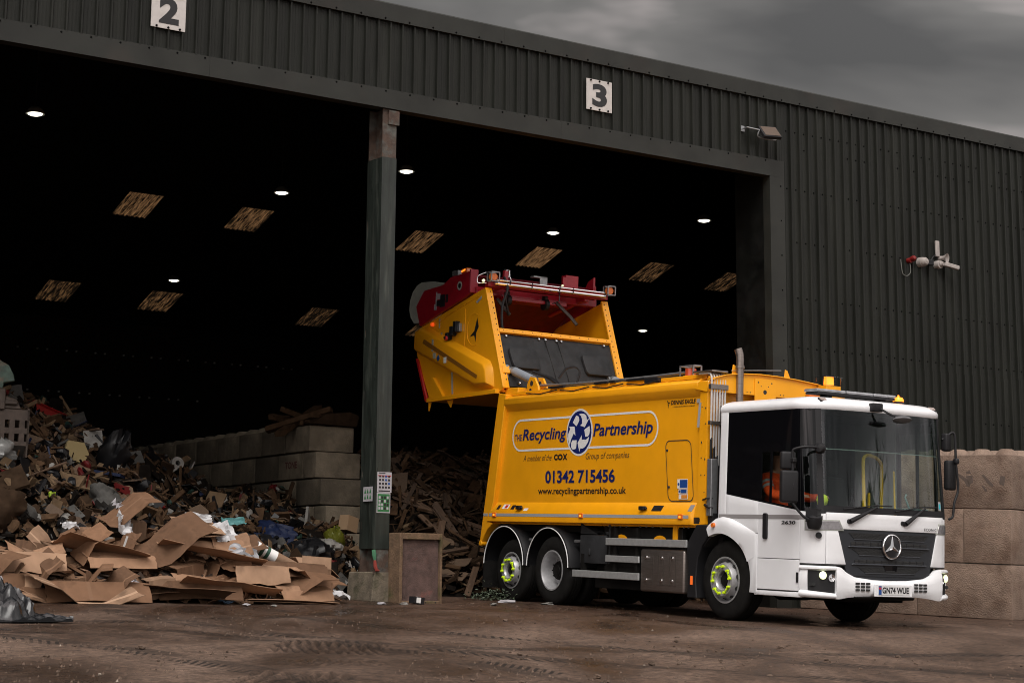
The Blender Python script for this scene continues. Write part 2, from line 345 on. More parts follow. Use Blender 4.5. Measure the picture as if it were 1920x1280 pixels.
rm_ = n.new('ShaderNodeMix'); rm_.data_type = 'RGBA'; rm_.inputs[7].default_value = (.022, .013, .008, 1); l.new(rut.outputs['Fac'], rm_.inputs[0]); l.new(ov2.outputs[2], rm_.inputs[6])
l.new(rm_.outputs[2], b.inputs['Base Color'])
r3 = n.new('ShaderNodeMapRange'); r3.inputs['From Min'].default_value = .36; r3.inputs['From Max'].default_value = .56; r3.inputs['To Min'].default_value = .24; r3.inputs['To Max'].default_value = .88
l.new(a1.outputs['Fac'], r3.inputs['Value']); l.new(r3.outputs['Result'], b.inputs['Roughness']); b.inputs['Specular IOR Level'].default_value = .42
# long curved tyre tracks: lugs pressed along arcs
def mth(op, a=None, b_=None, c=None):
    q = n.new('ShaderNodeMath'); q.operation = op
    for i_, v_ in enumerate((a, b_, c)):
        if v_ is None: continue
        if isinstance(v_, (int, float)): q.inputs[i_].default_value = v_
        else: l.new(v_, q.inputs[i_])
    return q.outputs[0]
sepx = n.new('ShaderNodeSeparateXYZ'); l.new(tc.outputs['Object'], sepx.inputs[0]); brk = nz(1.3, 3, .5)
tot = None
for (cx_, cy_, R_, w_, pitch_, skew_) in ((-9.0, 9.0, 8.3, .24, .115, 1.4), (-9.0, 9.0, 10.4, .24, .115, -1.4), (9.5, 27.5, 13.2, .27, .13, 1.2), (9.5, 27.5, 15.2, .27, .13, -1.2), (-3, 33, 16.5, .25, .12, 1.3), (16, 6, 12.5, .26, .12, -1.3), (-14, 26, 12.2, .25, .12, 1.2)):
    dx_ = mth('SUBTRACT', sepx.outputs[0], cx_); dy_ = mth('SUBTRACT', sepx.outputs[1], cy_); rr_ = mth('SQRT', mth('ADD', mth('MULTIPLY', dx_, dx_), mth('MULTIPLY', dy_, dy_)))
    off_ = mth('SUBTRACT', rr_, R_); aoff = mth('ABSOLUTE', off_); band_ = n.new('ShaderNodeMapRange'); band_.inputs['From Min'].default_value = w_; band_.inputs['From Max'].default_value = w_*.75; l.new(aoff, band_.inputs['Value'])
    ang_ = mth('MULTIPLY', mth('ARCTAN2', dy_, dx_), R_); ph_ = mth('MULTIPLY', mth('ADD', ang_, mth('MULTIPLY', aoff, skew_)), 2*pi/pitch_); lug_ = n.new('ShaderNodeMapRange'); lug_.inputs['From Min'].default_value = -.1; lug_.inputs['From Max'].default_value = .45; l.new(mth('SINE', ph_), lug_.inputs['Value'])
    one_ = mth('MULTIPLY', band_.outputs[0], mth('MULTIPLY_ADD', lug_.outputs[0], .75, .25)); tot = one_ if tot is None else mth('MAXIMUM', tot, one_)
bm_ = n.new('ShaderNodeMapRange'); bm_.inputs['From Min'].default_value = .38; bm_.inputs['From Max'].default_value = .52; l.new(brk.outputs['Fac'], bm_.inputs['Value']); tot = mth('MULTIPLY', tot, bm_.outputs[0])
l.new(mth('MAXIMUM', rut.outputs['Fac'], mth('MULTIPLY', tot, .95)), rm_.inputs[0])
# wet mud trodden out of the bays: a ragged band along the shed front
din = mth('ADD', mth('MULTIPLY', mth('SUBTRACT', sepx.outputs[0], float(F0[0])), float(FI[0])), mth('MULTIPLY', mth('SUBTRACT', sepx.outputs[1], float(F0[1])), float(FI[1])))
wn = nz(.35, 6, .6); wz = n.new('ShaderNodeMapRange'); wz.inputs['From Min'].default_value = -9.5; wz.inputs['From Max'].default_value = -3.5; l.new(mth('ADD', din, mth('MULTIPLY', mth('SUBTRACT', wn.outputs['Fac'], .5), 14.0)), wz.inputs['Value'])
wm = n.new('ShaderNodeMix'); wm.data_type = 'RGBA'; wm.blend_type = 'MULTIPLY'; wm.inputs[7].default_value = (.52, .46, .42, 1); l.new(wz.outputs[0], wm.inputs[0]); l.new(rm_.outputs[2], wm.inputs[6]); l.new(wm.outputs[2], b.inputs['Base Color'])
l.new(mth('SUBTRACT', r3.outputs['Result'], mth('MULTIPLY', wz.outputs[0], .22)), b.inputs['Roughness'])
bpt = n.new('ShaderNodeBump'); bpt.inputs['Strength'].default_value = .9; bpt.inputs['Distance'].default_value = .03; bpt.invert = True; l.new(tot, bpt.inputs['Height'])
bp = n.new('ShaderNodeBump'); l.new(bpt.outputs[0], bp.inputs['Normal']); bp.inputs['Strength'].default_value = .8; bp.inputs['Distance'].default_value = .02; l.new(a3.outputs['Fac'], bp.inputs['Height'])
bp2 = n.new('ShaderNodeBump'); bp2.inputs['Strength'].default_value = .9; bp2.inputs['Distance'].default_value = .06; l.new(a2.outputs['Fac'], bp2.inputs['Height']); l.new(bp.outputs[0], bp2.inputs['Normal'])
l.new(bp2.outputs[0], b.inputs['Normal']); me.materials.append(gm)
# grit and small stones lying on the yard
PEB = [mat('grit', (.105, .070, .049), .9, var=.2), mat('pale_grit', (.27, .225, .18), .8), mat('dark_clod', (.07, .046, .031), .9)]
mb = MB()
def blob(mb, c, r, sq=(1, 1, 1), n=7, jit=.25):
    vs = [(0, 0, -1)]; 
    for k, zz in enumerate((-.55, .1, .65)):
        rr = sqrt(1-zz*zz)
        for i in range(n):
            a = 2*pi*i/n + k*.4; j = 1+random.uniform(-jit, jit); vs.append((rr*cos(a)*j, rr*sin(a)*j, zz*(1+random.uniform(-jit, jit))))
    vs.append((0, 0, 1)); f = [(0, 1+(i+1) % n, 1+i) for i in range(n)]
    for k in range(2):
        for i in range(n): f.append((1+k*n+i, 1+k*n+(i+1) % n, 1+(k+1)*n+(i+1) % n, 1+(k+1)*n+i))
    f += [(1+2*n+i, 1+2*n+(i+1) % n, 1+3*n) for i in range(n)]
    return mb.add([(c[0]+v[0]*r*sq[0], c[1]+v[1]*r*sq[1], c[2]+v[2]*r*sq[2]) for v in vs], f)
for i in range(4200):
    y = 10.8+21*random.random()**1.7; x = random.uniform(-.30, .31)*y; r = random.choice([.004, .005, .006, .008, .011]); z = gz(x, y)+r*.2
    if -2.1 < x < -.8 and y < 17: continue
    mb.cur = random.choices([0, 1, 2], [.5, .003, .5])[0]; j = [random.uniform(.6, 1.3)*r for _ in range(5)]
    mb.add([(x-j[0], y-j[1], z-r), (x+j[1], y-j[0], z-r), (x+j[2]*.3, y+j[3], z-r), (x+random.uniform(-.3, .3)*r, y, z+j[4]*.8)], [(0, 1, 3), (1, 2, 3), (2, 0, 3)])
for i in range(1100):
    y = random.uniform(10.5, 30)**1.0; x = random.uniform(-.30, .31)*y
    if -2.1 < x < -.8 and y < 17: continue
    r = random.choice([.005, .006, .008, .012]) if random.random() < .95 else random.uniform(.014, .03)
    mb.cur = random.choices([0, 1, 2], [.60, .02, .38])[0]
    blob(mb, (x, y, gz(x, y)+r*.25), r, (1.2, 1, .7), 5)
tag(mb.build('gravel', PEB, smooth=0, fix=False), 'loose grit and clods scattered over the dirt yard', kind='stuff')

# ================================================================== THE SHED
shed = thing('recycling_shed', 'dark green corrugated steel shed with two tall open bays', 'building', Matrix.Translation((F0[0], F0[1], 0)) @ Matrix.Rotation(FY, 4, 'Z'))
PIT = .2155
def cladding(mb, s0, s1, z0, z1, off=0.0):
    prof = []; s = s0
    while s < s1-1e-6:
        for (a, dd) in ((0, 0), (.05, 0), (.053, -.004), (.06, -.004), (.063, 0), (.098, 0), (.101, -.004), (.108, -.004), (.111, 0), (.158, 0), (.166, -.046), (.190, -.046)):
            if s+a < s1: prof.append((s+a, dd))
        s += PIT
    prof.append((s1, 0))
    mb.grid([[(p[0], p[1]+off, z) for z in (z0, z1)] for p in prof])
def screws(mb, s0, s1, z, off=0, step=PIT, skip=.0, a=.085):
    mb.cur = 1; s = s0
    while s < s1:
        if random.random() > skip: mb.cyl((s+a, off+.004, z), (s+a, off-.008, z), .017, .014, 6)
        s += step
    mb.cur = 0
mb = MB(); cladding(mb, -30+.06, 7.885+PIT*0, 7.90, 9.02); 
for z, sk in ((8.55, .3), (8.2, .75)): screws(mb, -10, 7.7, z, skip=sk)
mb.build('upper_cladding', [CLAD, SCREW], shed, smooth=0)
mb = MB(); cladding(mb, 7.885, 36, 4.43, 9.02)
for z, sk in ((8.5, .15), (8.2, .6), (7.45, .1), (6.5, .35), (5.5, .35), (4.62, .0)): screws(mb, 7.9, 20, z, skip=sk)
mb.build('wall_cladding', [CLAD, SCREW], shed, smooth=0)
mb = MB(); cladding(mb, 7.885, 36, -1.5, 4.445, -.008)
for z in (3.0, 3.55): screws(mb, 7.9, 20, z, -.008, skip=.3)
mb.build('lower_cladding', [CLAD, SCREW], shed, smooth=0)
mb = MB(); x = -30
for k, (a, b_) in enumerate([(-30, -16.2), (-16.2, -7.4), (-7.4, 1.85), (1.85, 8.3), (8.3, 13.7), (13.7, 20), (20, 36)]):
    mb.prism([(-.075, 9.0), (-.075-.002*(k % 2), 9.27), (-.04, 9.30), (.4, 9.36), (.4, 9.30), (-.03, 9.25), (-.03, 9.0)], 'x', a+.001, b_)
screws(mb, -9, 18, 9.03, -.075, PIT*2, a=.02); mb.build('eaves_flashing', [TRIM, SCREW], shed, smooth=0)
mb = MB()
for k, (a, b_) in enumerate([(-30, -12), (-12, -6.9), (-6.9, -3.25), (-3.25, -.14), (-.14, 3.0), (3.0, 6.55), (6.55, 7.885)]):
    o_ = -.045 - .002*(k % 2)
    mb.prism([(o_, 7.62), (o_, 7.92), (.02, 7.925), (.14, 7.925), (.14, 7.62)], 'x', a+.001, b_)
for z in (7.885, ): screws(mb, -9, 7.7, z, -.045, PIT*2, a=.07)
mb.build('door_head_flashing', [TRIM, SCREW], shed, smooth=0)
mb = MB(); mb.box(7.545, 7.885, -.043, .14, -1, 7.62)
for z in np.arange(2.5, 7.6, .62):
    mb.cur = 1; mb.cyl((7.80, -.035, z), (7.80, -.052, z), .016, .012, 6); mb.cur = 0
mb.build('door_jamb', [TRIM, SCREW], shed, smooth=0)
mb = MB(); mb.box(7.56, 7.9, .142, .9, -1, 9); mb.build('jamb_lining', mat('lining_steel', (.004, .0045, .004), .45, var=.5, vscale=2.2, spec=.4, rvar=.15), shed, smooth=0)
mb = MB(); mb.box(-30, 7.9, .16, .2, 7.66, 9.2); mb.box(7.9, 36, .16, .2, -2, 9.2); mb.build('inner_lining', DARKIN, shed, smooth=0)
# roof: rises 33 % from the eaves to the ridge and falls behind it; rooflights are openings filled with dirty corrugated sheets
RD, RZ = 16.8, 14.75
def roof_z(d): return 9.25+.3274*d if d < RD else RZ-.33*(d-RD)
lights = [(6.30, 25.9), (9.93, 25.9), (16.05, 26.0), (20.8, 26.0), (25.66, 26.0), (29.15, 26.05), (6.08, 31.6), (9.56, 31.6), (15.4, 31.6), (19.85, 31.7)]
LW, LL = 1.08, 1.37
def roof_slab(mb, s0, s1, d0, d1): mb.grid([[(s, d, roof_z(d)) for d in (d0, d1)] for s in (s0, s1)], [[(s, d, roof_z(d)+.05) for d in (d0, d1)] for s in (s0, s1)])
mb = MB(); roof_slab(mb, -30, 36, -.02, RD)
def roof_row(mb, d0, d1, ls):
    s = -30
    for a in sorted(ls): roof_slab(mb, s, a, d0, d1); s = a+LW
    roof_slab(mb, s, 36, d0, d1)
roof_slab(mb, -30, 36, RD, 25.95); roof_row(mb, 25.95, 25.95+LL, [a for a, d in lights if d < 29]); roof_slab(mb, -30, 36, 25.95+LL, 31.6)
roof_row(mb, 31.6, 31.6+LL, [a for a, d in lights if d > 29]); roof_slab(mb, -30, 36, 31.6+LL, 34.2)
roof = mb.build('roof', DARKIN, shed, smooth=0)
SKY = bpy.data.materials.new('dirty_rooflight'); SKY.use_nodes = True; t = SKY.node_tree; n = t.nodes; l = t.links; n.remove(n['Principled BSDF'])
tcx = n.new('ShaderNodeTexCoord'); mpx = n.new('ShaderNodeMapping'); mpx.inputs['Scale'].default_value = (11, 1.3, 1); l.new(tcx.outputs['Object'], mpx.inputs[0])
nzx = n.new('ShaderNodeTexNoise'); nzx.inputs['Scale'].default_value = 1.6; nzx.inputs['Detail'].default_value = 8; nzx.inputs['Roughness'].default_value = .75; l.new(mpx.outputs[0], nzx.inputs['Vector'])
crx = n.new('ShaderNodeValToRGB'); e = crx.color_ramp.elements; e[0].position = .40; e[0].color = (.004, .003, .002, 1); e[1].position = .70; e[1].color = (.24, .135, .062, 1); l.new(nzx.outputs['Fac'], crx.inputs[0])
oix = n.new('ShaderNodeObjectInfo'); mox = n.new('ShaderNodeMapRange'); mox.inputs['To Min'].default_value = -.12; mox.inputs['To Max'].default_value = .02; l.new(oix.outputs['Random'], mox.inputs['Value']); adx = n.new('ShaderNodeMath'); l.new(nzx.outputs['Fac'], adx.inputs[0]); l.new(mox.outputs['Result'], adx.inputs[1]); l.new(adx.outputs[0], crx.inputs[0])
trx = n.new('ShaderNodeBsdfTranslucent'); l.new(crx.outputs[0], trx.inputs['Color']); l.new(trx.outputs[0], n['Material Output'].inputs['Surface'])
for a, d in lights:
    d = 25.95 if d < 29 else 31.6
    mb = MB(); rows = []
    for i in range(43):
        s = a + LW*i/42; wv = .02*sin(2*pi*i/6)
        rows.append([(s, d+LL*j/3, roof_z(d+LL*j/3)+.03+wv) for j in range(4)])
    mb.grid(rows); mb.build('skylight', SKY, roof, fix=False)
mb = MB(); mb.box(-30, 36, 34, 34.1, -1, 9.15); rs = random.Random(3)
mb.cur = 1
for z, s0 in ((8.77, 7.7), (7.2, 8.1)):
    pass
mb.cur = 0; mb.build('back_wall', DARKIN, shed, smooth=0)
mb = MB()
for (zz, s0, s1, step) in ((8.0, 6.0, 16.5, .33), (6.65, 6.4, 12.5, .35)):
    s = s0; k = 0
    while s < s1:
        if k % 3 != 1: mb.cyl((s, 33.99, zz), (s, 33.93, zz), .034, .028, 6)
        s += step*(1 if k % 3 else 1.0); k += 1
tag(mb.build('wall_fixing', mat('fixing_caps', (.9, .9, .88), .2, emit=(.8, .8, .75), es=.0), shed, smooth=0), kind='stuff')  # caps near white: the glint of the fixings is put into their colour
mb = MB(); 
for x_ in (-30.1, 36): mb.prism([(.0, -1), (34, -1), (34, roof_z(34)), (RD, RZ), (.0, 9.2)], 'x', x_, x_+.1)
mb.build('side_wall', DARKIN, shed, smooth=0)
# steel columns between the bays: cased H-section on a concrete plinth
def column(s):
    c = bpy.data.objects.new('bay_column', None); COL.objects.link(c); c.parent = shed; c.location = (s, 0, 0)
    mb = MB(); G = []
    zs = np.linspace(.97, 6.86, 40); ds = np.linspace(.0, .44, 7)
    rs = np.random.RandomState(5)
    nzv = [[(rs.rand()-.5)*.03 if 0 < j < 6 else 0 for j in range(7)] for i in range(40)]
    mb.grid([[(-.325+nzv[i][j]*(1 if zs[i] > 1.2 else .2), ds[j], zs[i]) for j in range(7)] for i in range(40)], [[(-.30, ds[j], zs[i]) for j in range(7)] for i in range(40)])
    mb.box(-.327, -.075, -.006, .02, .965, 6.86)
    mb.box(-.32, -.078, .42, .446, .965, 6.86); mb.box(-.10, -.073, .02, .42, .965, 6.86)
    mb.build('casing', COLG, c, smooth=40)
    mb = MB(); mb.box(-.32, -.08, .005, .03, .6, 7.66); mb.box(-.32, -.08, .40, .425, .6, 7.66); mb.box(-.21, -.19, .03, .40, .6, 7.66)
    mb.box(-.235, -.05, -.03, .004, 7.38, 7.60); mb.build('steel_post', RUST, c, smooth=0)
    g = SG(s-.3, .2)
    mb = MB(); mb.hexa([(-.42, .0-.02, -.3), (-.03, .0-.02, -.3), (.02, .72, -.3), (-.42, .72, -.3), (-.305, .0, .636), (-.045, .0, .636), (-.04, .68, .636), (-.36, .68, .636)])
    mb.build('plinth', MOSS, c, bevel=.015, smooth=0)
    for (x0, x1, y0, y1, m) in ((-.19, -.15, -.035, .86, GRNV), ):
        pass
    return c
column(0); column(-8.6)
# rag and tape stuck in the foot of the column
mb = MB(); p0 = S(-.36, .22, .93); mb.tube([S(-.33, .0, .95), S(-.325, -.01, .88), S(-.315, -.015, .80)], [.03, .035, .02], 7); mb.cur = 1; mb.tube([S(-.315, -.015, .80), S(-.31, -.02, .72), S(-.29, -.03, .655), S(-.25, -.04, .65)], [.02, .03, .025, .012], 7)
tag(mb.build('rag', [mat('green_cloth', (.05, .16, .085), .8), mat('red_cloth', (.22, .03, .02), .8)]), 'green and red rag stuffed into the foot of the steel column', 'rag')

# number boards, floodlight, siren and cameras on the cladding
def number_sign(txt, s0, s1, z0, z1, label):
    r = thing('number_sign', label, 'sign', shed_M(s0, -.060, z0), 'bay number boards')
    mb = MB(); mb.box(0, s1-s0, 0, .012, 0, z1-z0); mb.build('board', SIGNW, r, smooth=0)
    mb = MB(); W_, H_ = s1-s0, z1-z0
    fn = lambda a, b_: (a, -.004, b_)
    put_text(mb, txt, fn, W_*.22, W_*.80, H_*.13, H_*.74, bold=.045, ref='3'); mb.build('numeral', BLKV, r, smooth=0, fix=False)
    mb = MB()
    for x in (.16, .5, .84):
        for zz in (.04, .96): mb.cyl((x*W_, -.001, zz*H_), (x*W_, -.02, zz*H_), .017, .014, 7)
    mb.build('bolt', SCREW, r, smooth=0)
number_sign('3', 3.505, 4.03, 8.20, 8.725, 'white square board with a black number 3 on the cladding')
number_sign('2', -4.185, -3.66, 8.205, 8.73, 'white square board with a black number 2 on the cladding')
r = thing('floodlight', 'black square floodlight on a bracket above the right end of bay 3', 'floodlight', shed_M(7.35, -.28, 8.33))
Mx = Matrix.Rotation(radians(-38), 4, 'X') @ Matrix.Rotation(radians(-6), 4, 'Z')
def xf(mb, M): mb.v = [tuple(M @ Vector(v)) for v in mb.v]; return mb
mb = MB(); mb.box(-.19, .19, -.02, .05, -.14, .14); xf(mb, Mx).build('housing', BLK, r, bevel=.008)
mb = MB(); mb.box(-.165, .165, -.026, -.021, -.115, .115); xf(mb, Mx).build('lens', mat('lamp_glass', (.085, .056, .038), .4, var=.2, vscale=30), r, smooth=0)
mb = MB(); mb.tube([(-.42, .27, .05), (-.42, .12, .05), (-.2, .05, .02)], .014, 8); mb.box(-.46, -.38, .24, .28, 0, .1); mb.tube([(-.2, .05, .02), (-.2, .08, -.1), (.2, .08, -.1), (.2, .03, .02)], .012, 6); mb.build('bracket', GAL, r)
r = thing('siren', 'small red siren with a drooping cable beside the cctv camera', 'siren', shed_M(10.99, -.03, 6.47))
mb = MB(); mb.cyl((0, .03, 0), (0, -.06, 0), .05, .05, 14); mb.lathe([(.0, -.0), (.045, 0), (.055, -.03), (.05, -.09), (.03, -.12), (0, -.125)], (0.03, -.04, .02), (0.3, 1, -.15), 16); mb.build('sounder', mat('red_siren', (.17, .008, .007), .5), r)
mb = MB(); mb.tube([(0, -.02, -.04), (-.01, -.04, -.22), (-.1, -.035, -.30), (-.2, -.02, -.26), (-.23, -.01, .0)], .008, 6); mb.build('cable', mat('cable_grey', (.12, .12, .11), .6), r)
r = thing('cctv_camera', 'weathered white cctv camera pointing right under the horn speaker', 'camera', shed_M(11.75, -.03, 6.47))
mb = MB(); mb.cyl((0, .03, 0), (0, -.08, 0), .085, .075, 18); mb.cyl((0, -.08, 0), (.02, -.13, .01), .05, .045, 14); mb.build('mount', CAMW, r)
mb = MB(); mb.obox((.16, -.20, -.035), (.93, -.30, -.2), (.3, .95, 0), (.2, -.02, .97), .15, .042, .040); mb.build('housing', CAMW, r, bevel=.01)
mb = MB(); mb.cyl((.30, -.245, -.065), (.318, -.25, -.07), .032, .032, 12); mb.build('lens', BGL, r)
r = thing('cctv_camera', 'weathered white dome camera between the siren and the other camera', 'camera', shed_M(11.30, -.03, 6.47))
mb = MB(); mb.cyl((0, .03, 0), (0, -.07, 0), .095, .09, 18); mb.lathe([(.085, 0), (.08, .05), (.05, .085), (0, .095)], (0, -.07, 0), (0, -1, 0), 18); mb.build('mount', CAMW, r)
mb = MB(); mb.obox((.11, -.11, -.01), (1, -.2, 0), (.2, 1, 0), (0, 0, 1), .07, .05, .05); mb.build('housing', BLK, r, bevel=.008)
mb = MB(); mb.tube([(.02, -.06, .03), (.2, -.03, .0), (.3, -.02, .12), (.38, -.02, .18)], .010, 6); mb.build('cable', BLK, r)
r = thing('horn_speaker', 'weathered white horn speaker with an aerial plate above the camera', 'speaker', shed_M(11.80, -.03, 6.60))
mb = MB(); mb.lathe([(.035, 0), (.04, .05), (.06, .09), (.085, .12), (.092, .13), (.08, .125), (.05, .09), (.02, .07), (0, .07)], (0, -.04, 0), (.35, -1, -.1), 20); mb.cyl((0, .03, 0), (0, -.05, 0), .045, .04, 12); mb.build('horn', CAMW, r)
mb = MB(); mb.box(-.125, -.03, -.05, -.01, .02, .32); mb.build('aerial_plate', CAMW, r, bevel=.008)

# posters on the column
def poster(name, label, s0, s1, z0, z1, d, bgm, rows):
    r = thing(name, label, 'poster', shed_M(s0, d, z0), 'notices fixed to the bay column')
    W_, H_ = s1-s0, z1-z0; mb = MB(); mb.box(0, W_, 0, .004, 0, H_); mb.build('sheet', bgm, r, smooth=0)
    mats = [BLUE, BLKV, REDV, GRNV, WHTV]; mb = MB(); rr = random.Random(int(s0*1000+z0*77))
    for (a0, a1, b0, b1, c) in rows: mb.cur = c; mb.box(a0*W_, a1*W_, -.003, -.001, b0*H_, b1*H_)
    mb.build('print', mats, r, smooth=0)
ic = [(.1, .55, .93, .97, 1), (.1, .9, .05, .10, 1)]
rr = random.Random(2)
for i in range(4):
    for j in range(4): ic.append((.12+.21*i, .25+.21*i, .20+.18*j, .30+.18*j, rr.choice([1, 1, 1, 0])))
ic.append((.06, .94, .80, .84, 2))
poster('poster', 'white poster with rows of small pictures on the front of the column', -.300, -.055, 1.79, 2.09, -.014, PAPER, ic)
ic2 = [(.06, .94, .06, .94, 3)]
ic2b = []
for i in range(4):
    for j in range(4): ic2b.append((.12+.2*i, .26+.2*i, .16+.18*j, .29+.18*j, rr.choice([4, 1, 4, 4])))
r_ = ic2 
poster('poster', 'green poster with white pictures below the white one on the column', -.302, -.072, 1.49, 1.785, -.014, PAPER, ic2)
mb = MB(); W_, H_ = .23, .295
for (a0, a1, b0, b1, c) in ic2b: mb.cur = 0 if c == 4 else 1; mb.box(a0*W_, a1*W_, -.006, -.004, b0*H_, b1*H_)
pp = [o for o in bpy.data.objects if o.name.startswith('poster')][-1]
mb.build('picture', [PAPER, BLKV], pp, smooth=0)
r = thing('poster', 'small white notice with green tree marks on the side of the column', 'poster', Matrix.Translation(S(-.345, .04, 1.66)) @ Matrix.Rotation(FY+radians(90), 4, 'Z'), 'notices fixed to the bay column')
mb = MB(); mb.box(0, .27, .0, .004, 0, .215); mb.build('sheet', PAPER, r, smooth=0)
mb = MB()
for j in range(2):
    for i in range(3):
        x = .06+.075*i; zz = .035+.085*j; mb.prism([(x-.026, zz), (x+.026, zz), (x, zz+.07)], 'y', .0065, .0045)
mb.build('print', GRNV, r, smooth=0)

# hanging lamps
def lamp(s, d, z, label):
    r = thing('high_bay_lamp', label, 'lamp', shed_M(s, d, z), 'round lamps hanging in the shed')
    mb = MB(); mb.lathe([(0, .12), (.07, .12), (.12, .08), (.155, .02), (.155, 0)], (0, 0, 0), (0, 0, 1), 28); mb.build('housing', mat('lamp_body', (.10, .10, .09), .5), r); mb = MB(); mb.tube([(0, 0, .10), (0, 0, roof_z(d)-z)], .004, 5); mb.build('suspension_cord', DARKIN, r)
    mb = MB(); mb.lathe([(0, -.03), (.07, -.026), (.115, -.01), (.125, .005)], (0, 0, 0), (0, 0, 1), 28); mb.build('diffuser', mat('lamp_diffuser', (.9, .9, .85), .4, emit=(1.0, .97, .80), es=2.0), r)
lamp(-3.774, 5.685, 8.2, 'lit round lamp hanging high at the far left of bay 2')
lamp(3.514, 5.686, 8.2, 'lit round lamp just right of the top of the column')
lamp(11.087, 5.923, 8.2, 'lit round lamp hanging near the right jamb of bay 3')
lamp(2.483, 8.82, 8.2, 'lit round lamp beside the upper pair of left rooflights')
lamp(9.298, 8.97, 8.2, 'lit round lamp above the raised red bin lift')
lamp(5.179, 20.04, 8.2, 'small far lit lamp above the lower left rooflights')
lamp(20.513, 19.94, 8.2, 'small far lit lamp right of the raised tailgate')

# ================================================================== CONCRETE BLOCKS
def block_mesh(L, D, H, m, studs=True, txt=None, seed=0, face=None):
    mb = MB(); mb.box(0, L, 0, D, 0, H)
    o_ = mb
    me = o_
    return mb
def concrete_block(M, L, D, H, m, label, group, studs=0, seed=0, word=None, wordm=None, smear=False):
    rs = random.Random(seed); g = .007 if H > .6 else .02
    mb = MB(); nx, ny, nz_ = 8, 5, 5
    mb.box(g, L-g, g, D-g, g*.5, H-g)
    o = mb.build('concrete_block', m, None, bevel=.016, seg=2, smooth=40)
    o.matrix_world = M; tag(o, label, 'concrete block', group)
    if studs:
        mb = MB(); k = max(1, int(round(L/D*2)))
        for i in range(k):
            for j in range(2):
                cx, cy = L*(i+.5)/k, D*(j+.5)/2; q = min(L/k, D/2)*.44
                mb.lathe([(q, -.01), (q*.62, .085), (q*.45, .10), (0, .105)], (cx, cy, H-g), (0, 0, 1), 12)
        mb.build('stud', m, o, smooth=30)
    if word:
        mb = MB(); v, f = text2d(word, .03)
        put_text(mb, word, (lambda a, b_: (L-a, -.004+g, b_)) if False else (lambda a, b_: (a, g-.004, b_)), L*.3, L*.78, H*.42, H*.26, bold=.03)
        mb.build('lettering', wordm or PAINT, o, smooth=0, fix=False)
    if smear:
        mb = MB(); q = g-.003
        for poly in ([(.62, .66), (.72, .60), (.80, .52), (.83, .42), (.78, .40), (.74, .50), (.66, .58)], [(.76, .60), (.86, .62), (.87, .48), (.80, .44)], [(1.0, .62), (1.04, .62), (1.18, .44), (1.17, .40), (1.12, .43)], [(.60, .47), (.66, .50), (.67, .44), (.61, .43)], [(1.28, .60), (1.36, .60), (1.34, .42), (1.27, .46)], [(1.0, .42), (1.02, .43), (1.09, .33), (1.06, .31)], [(.76, .68), (.82, .70), (.84, .65), (.77, .64)]):
            mb.prism([(p[0]*L/1.46, p[1]*H) for p in poly], 'y', q, q+.002)
        mb.build('smear', STAIN, o, smooth=0)
    return o
# the pier of big blocks right of the lorry: local x runs from the far end to the near corner, tilted with the yard
BA = radians(180-44.5)     # heading from the corner back towards the shed
bd = Vector((cos(BA), sin(BA), 0)); bz = Vector(NG); bd = (bd - bz*bd.dot(bz)).normalized(); bn = bz.cross(bd)     # bn: away from camera?
CORN = Vector((7.84, 29.29, -.02))
xax = -bd; yax = bz.cross(xax)
MBK = Matrix([[xax[i], yax[i], bz[i], CORN[i]] for i in range(3)] + [[0, 0, 0, 1]])
BL, BH, BD = 1.72, .862, .86
names = {(0, 0): 'big brown block at the bottom of the pier corner', (0, 1): 'half hidden block left of the bottom corner block', (0, 2): 'far bottom block seen under the lorry bumper',
         (1, 0): 'header block end on at the middle of the pier corner', (1, 1): 'long block in the middle course behind the lorry', (1, 2): 'far middle course block hidden by the cab',
         (2, 0): 'top block of the pier with dark smears on its face', (2, 1): 'top course block seen through the cab windows', (2, 2): 'far top course block next to the cladding'}
for c in range(3):
    x = 0
    for k in range(3):
        Lk = BD if (c == 1 and k == 0) else BL
        x -= Lk
        concrete_block(MBK @ Matrix.Translation((x+random.uniform(-.006, .006), random.uniform(-.012, .012), c*BH)), Lk, BD, BH, CONC, names[(c, k)], 'concrete blocks of the pier by the lorry', studs=(c == 2), seed=c*7+k, smear=(c == 2 and k == 0))
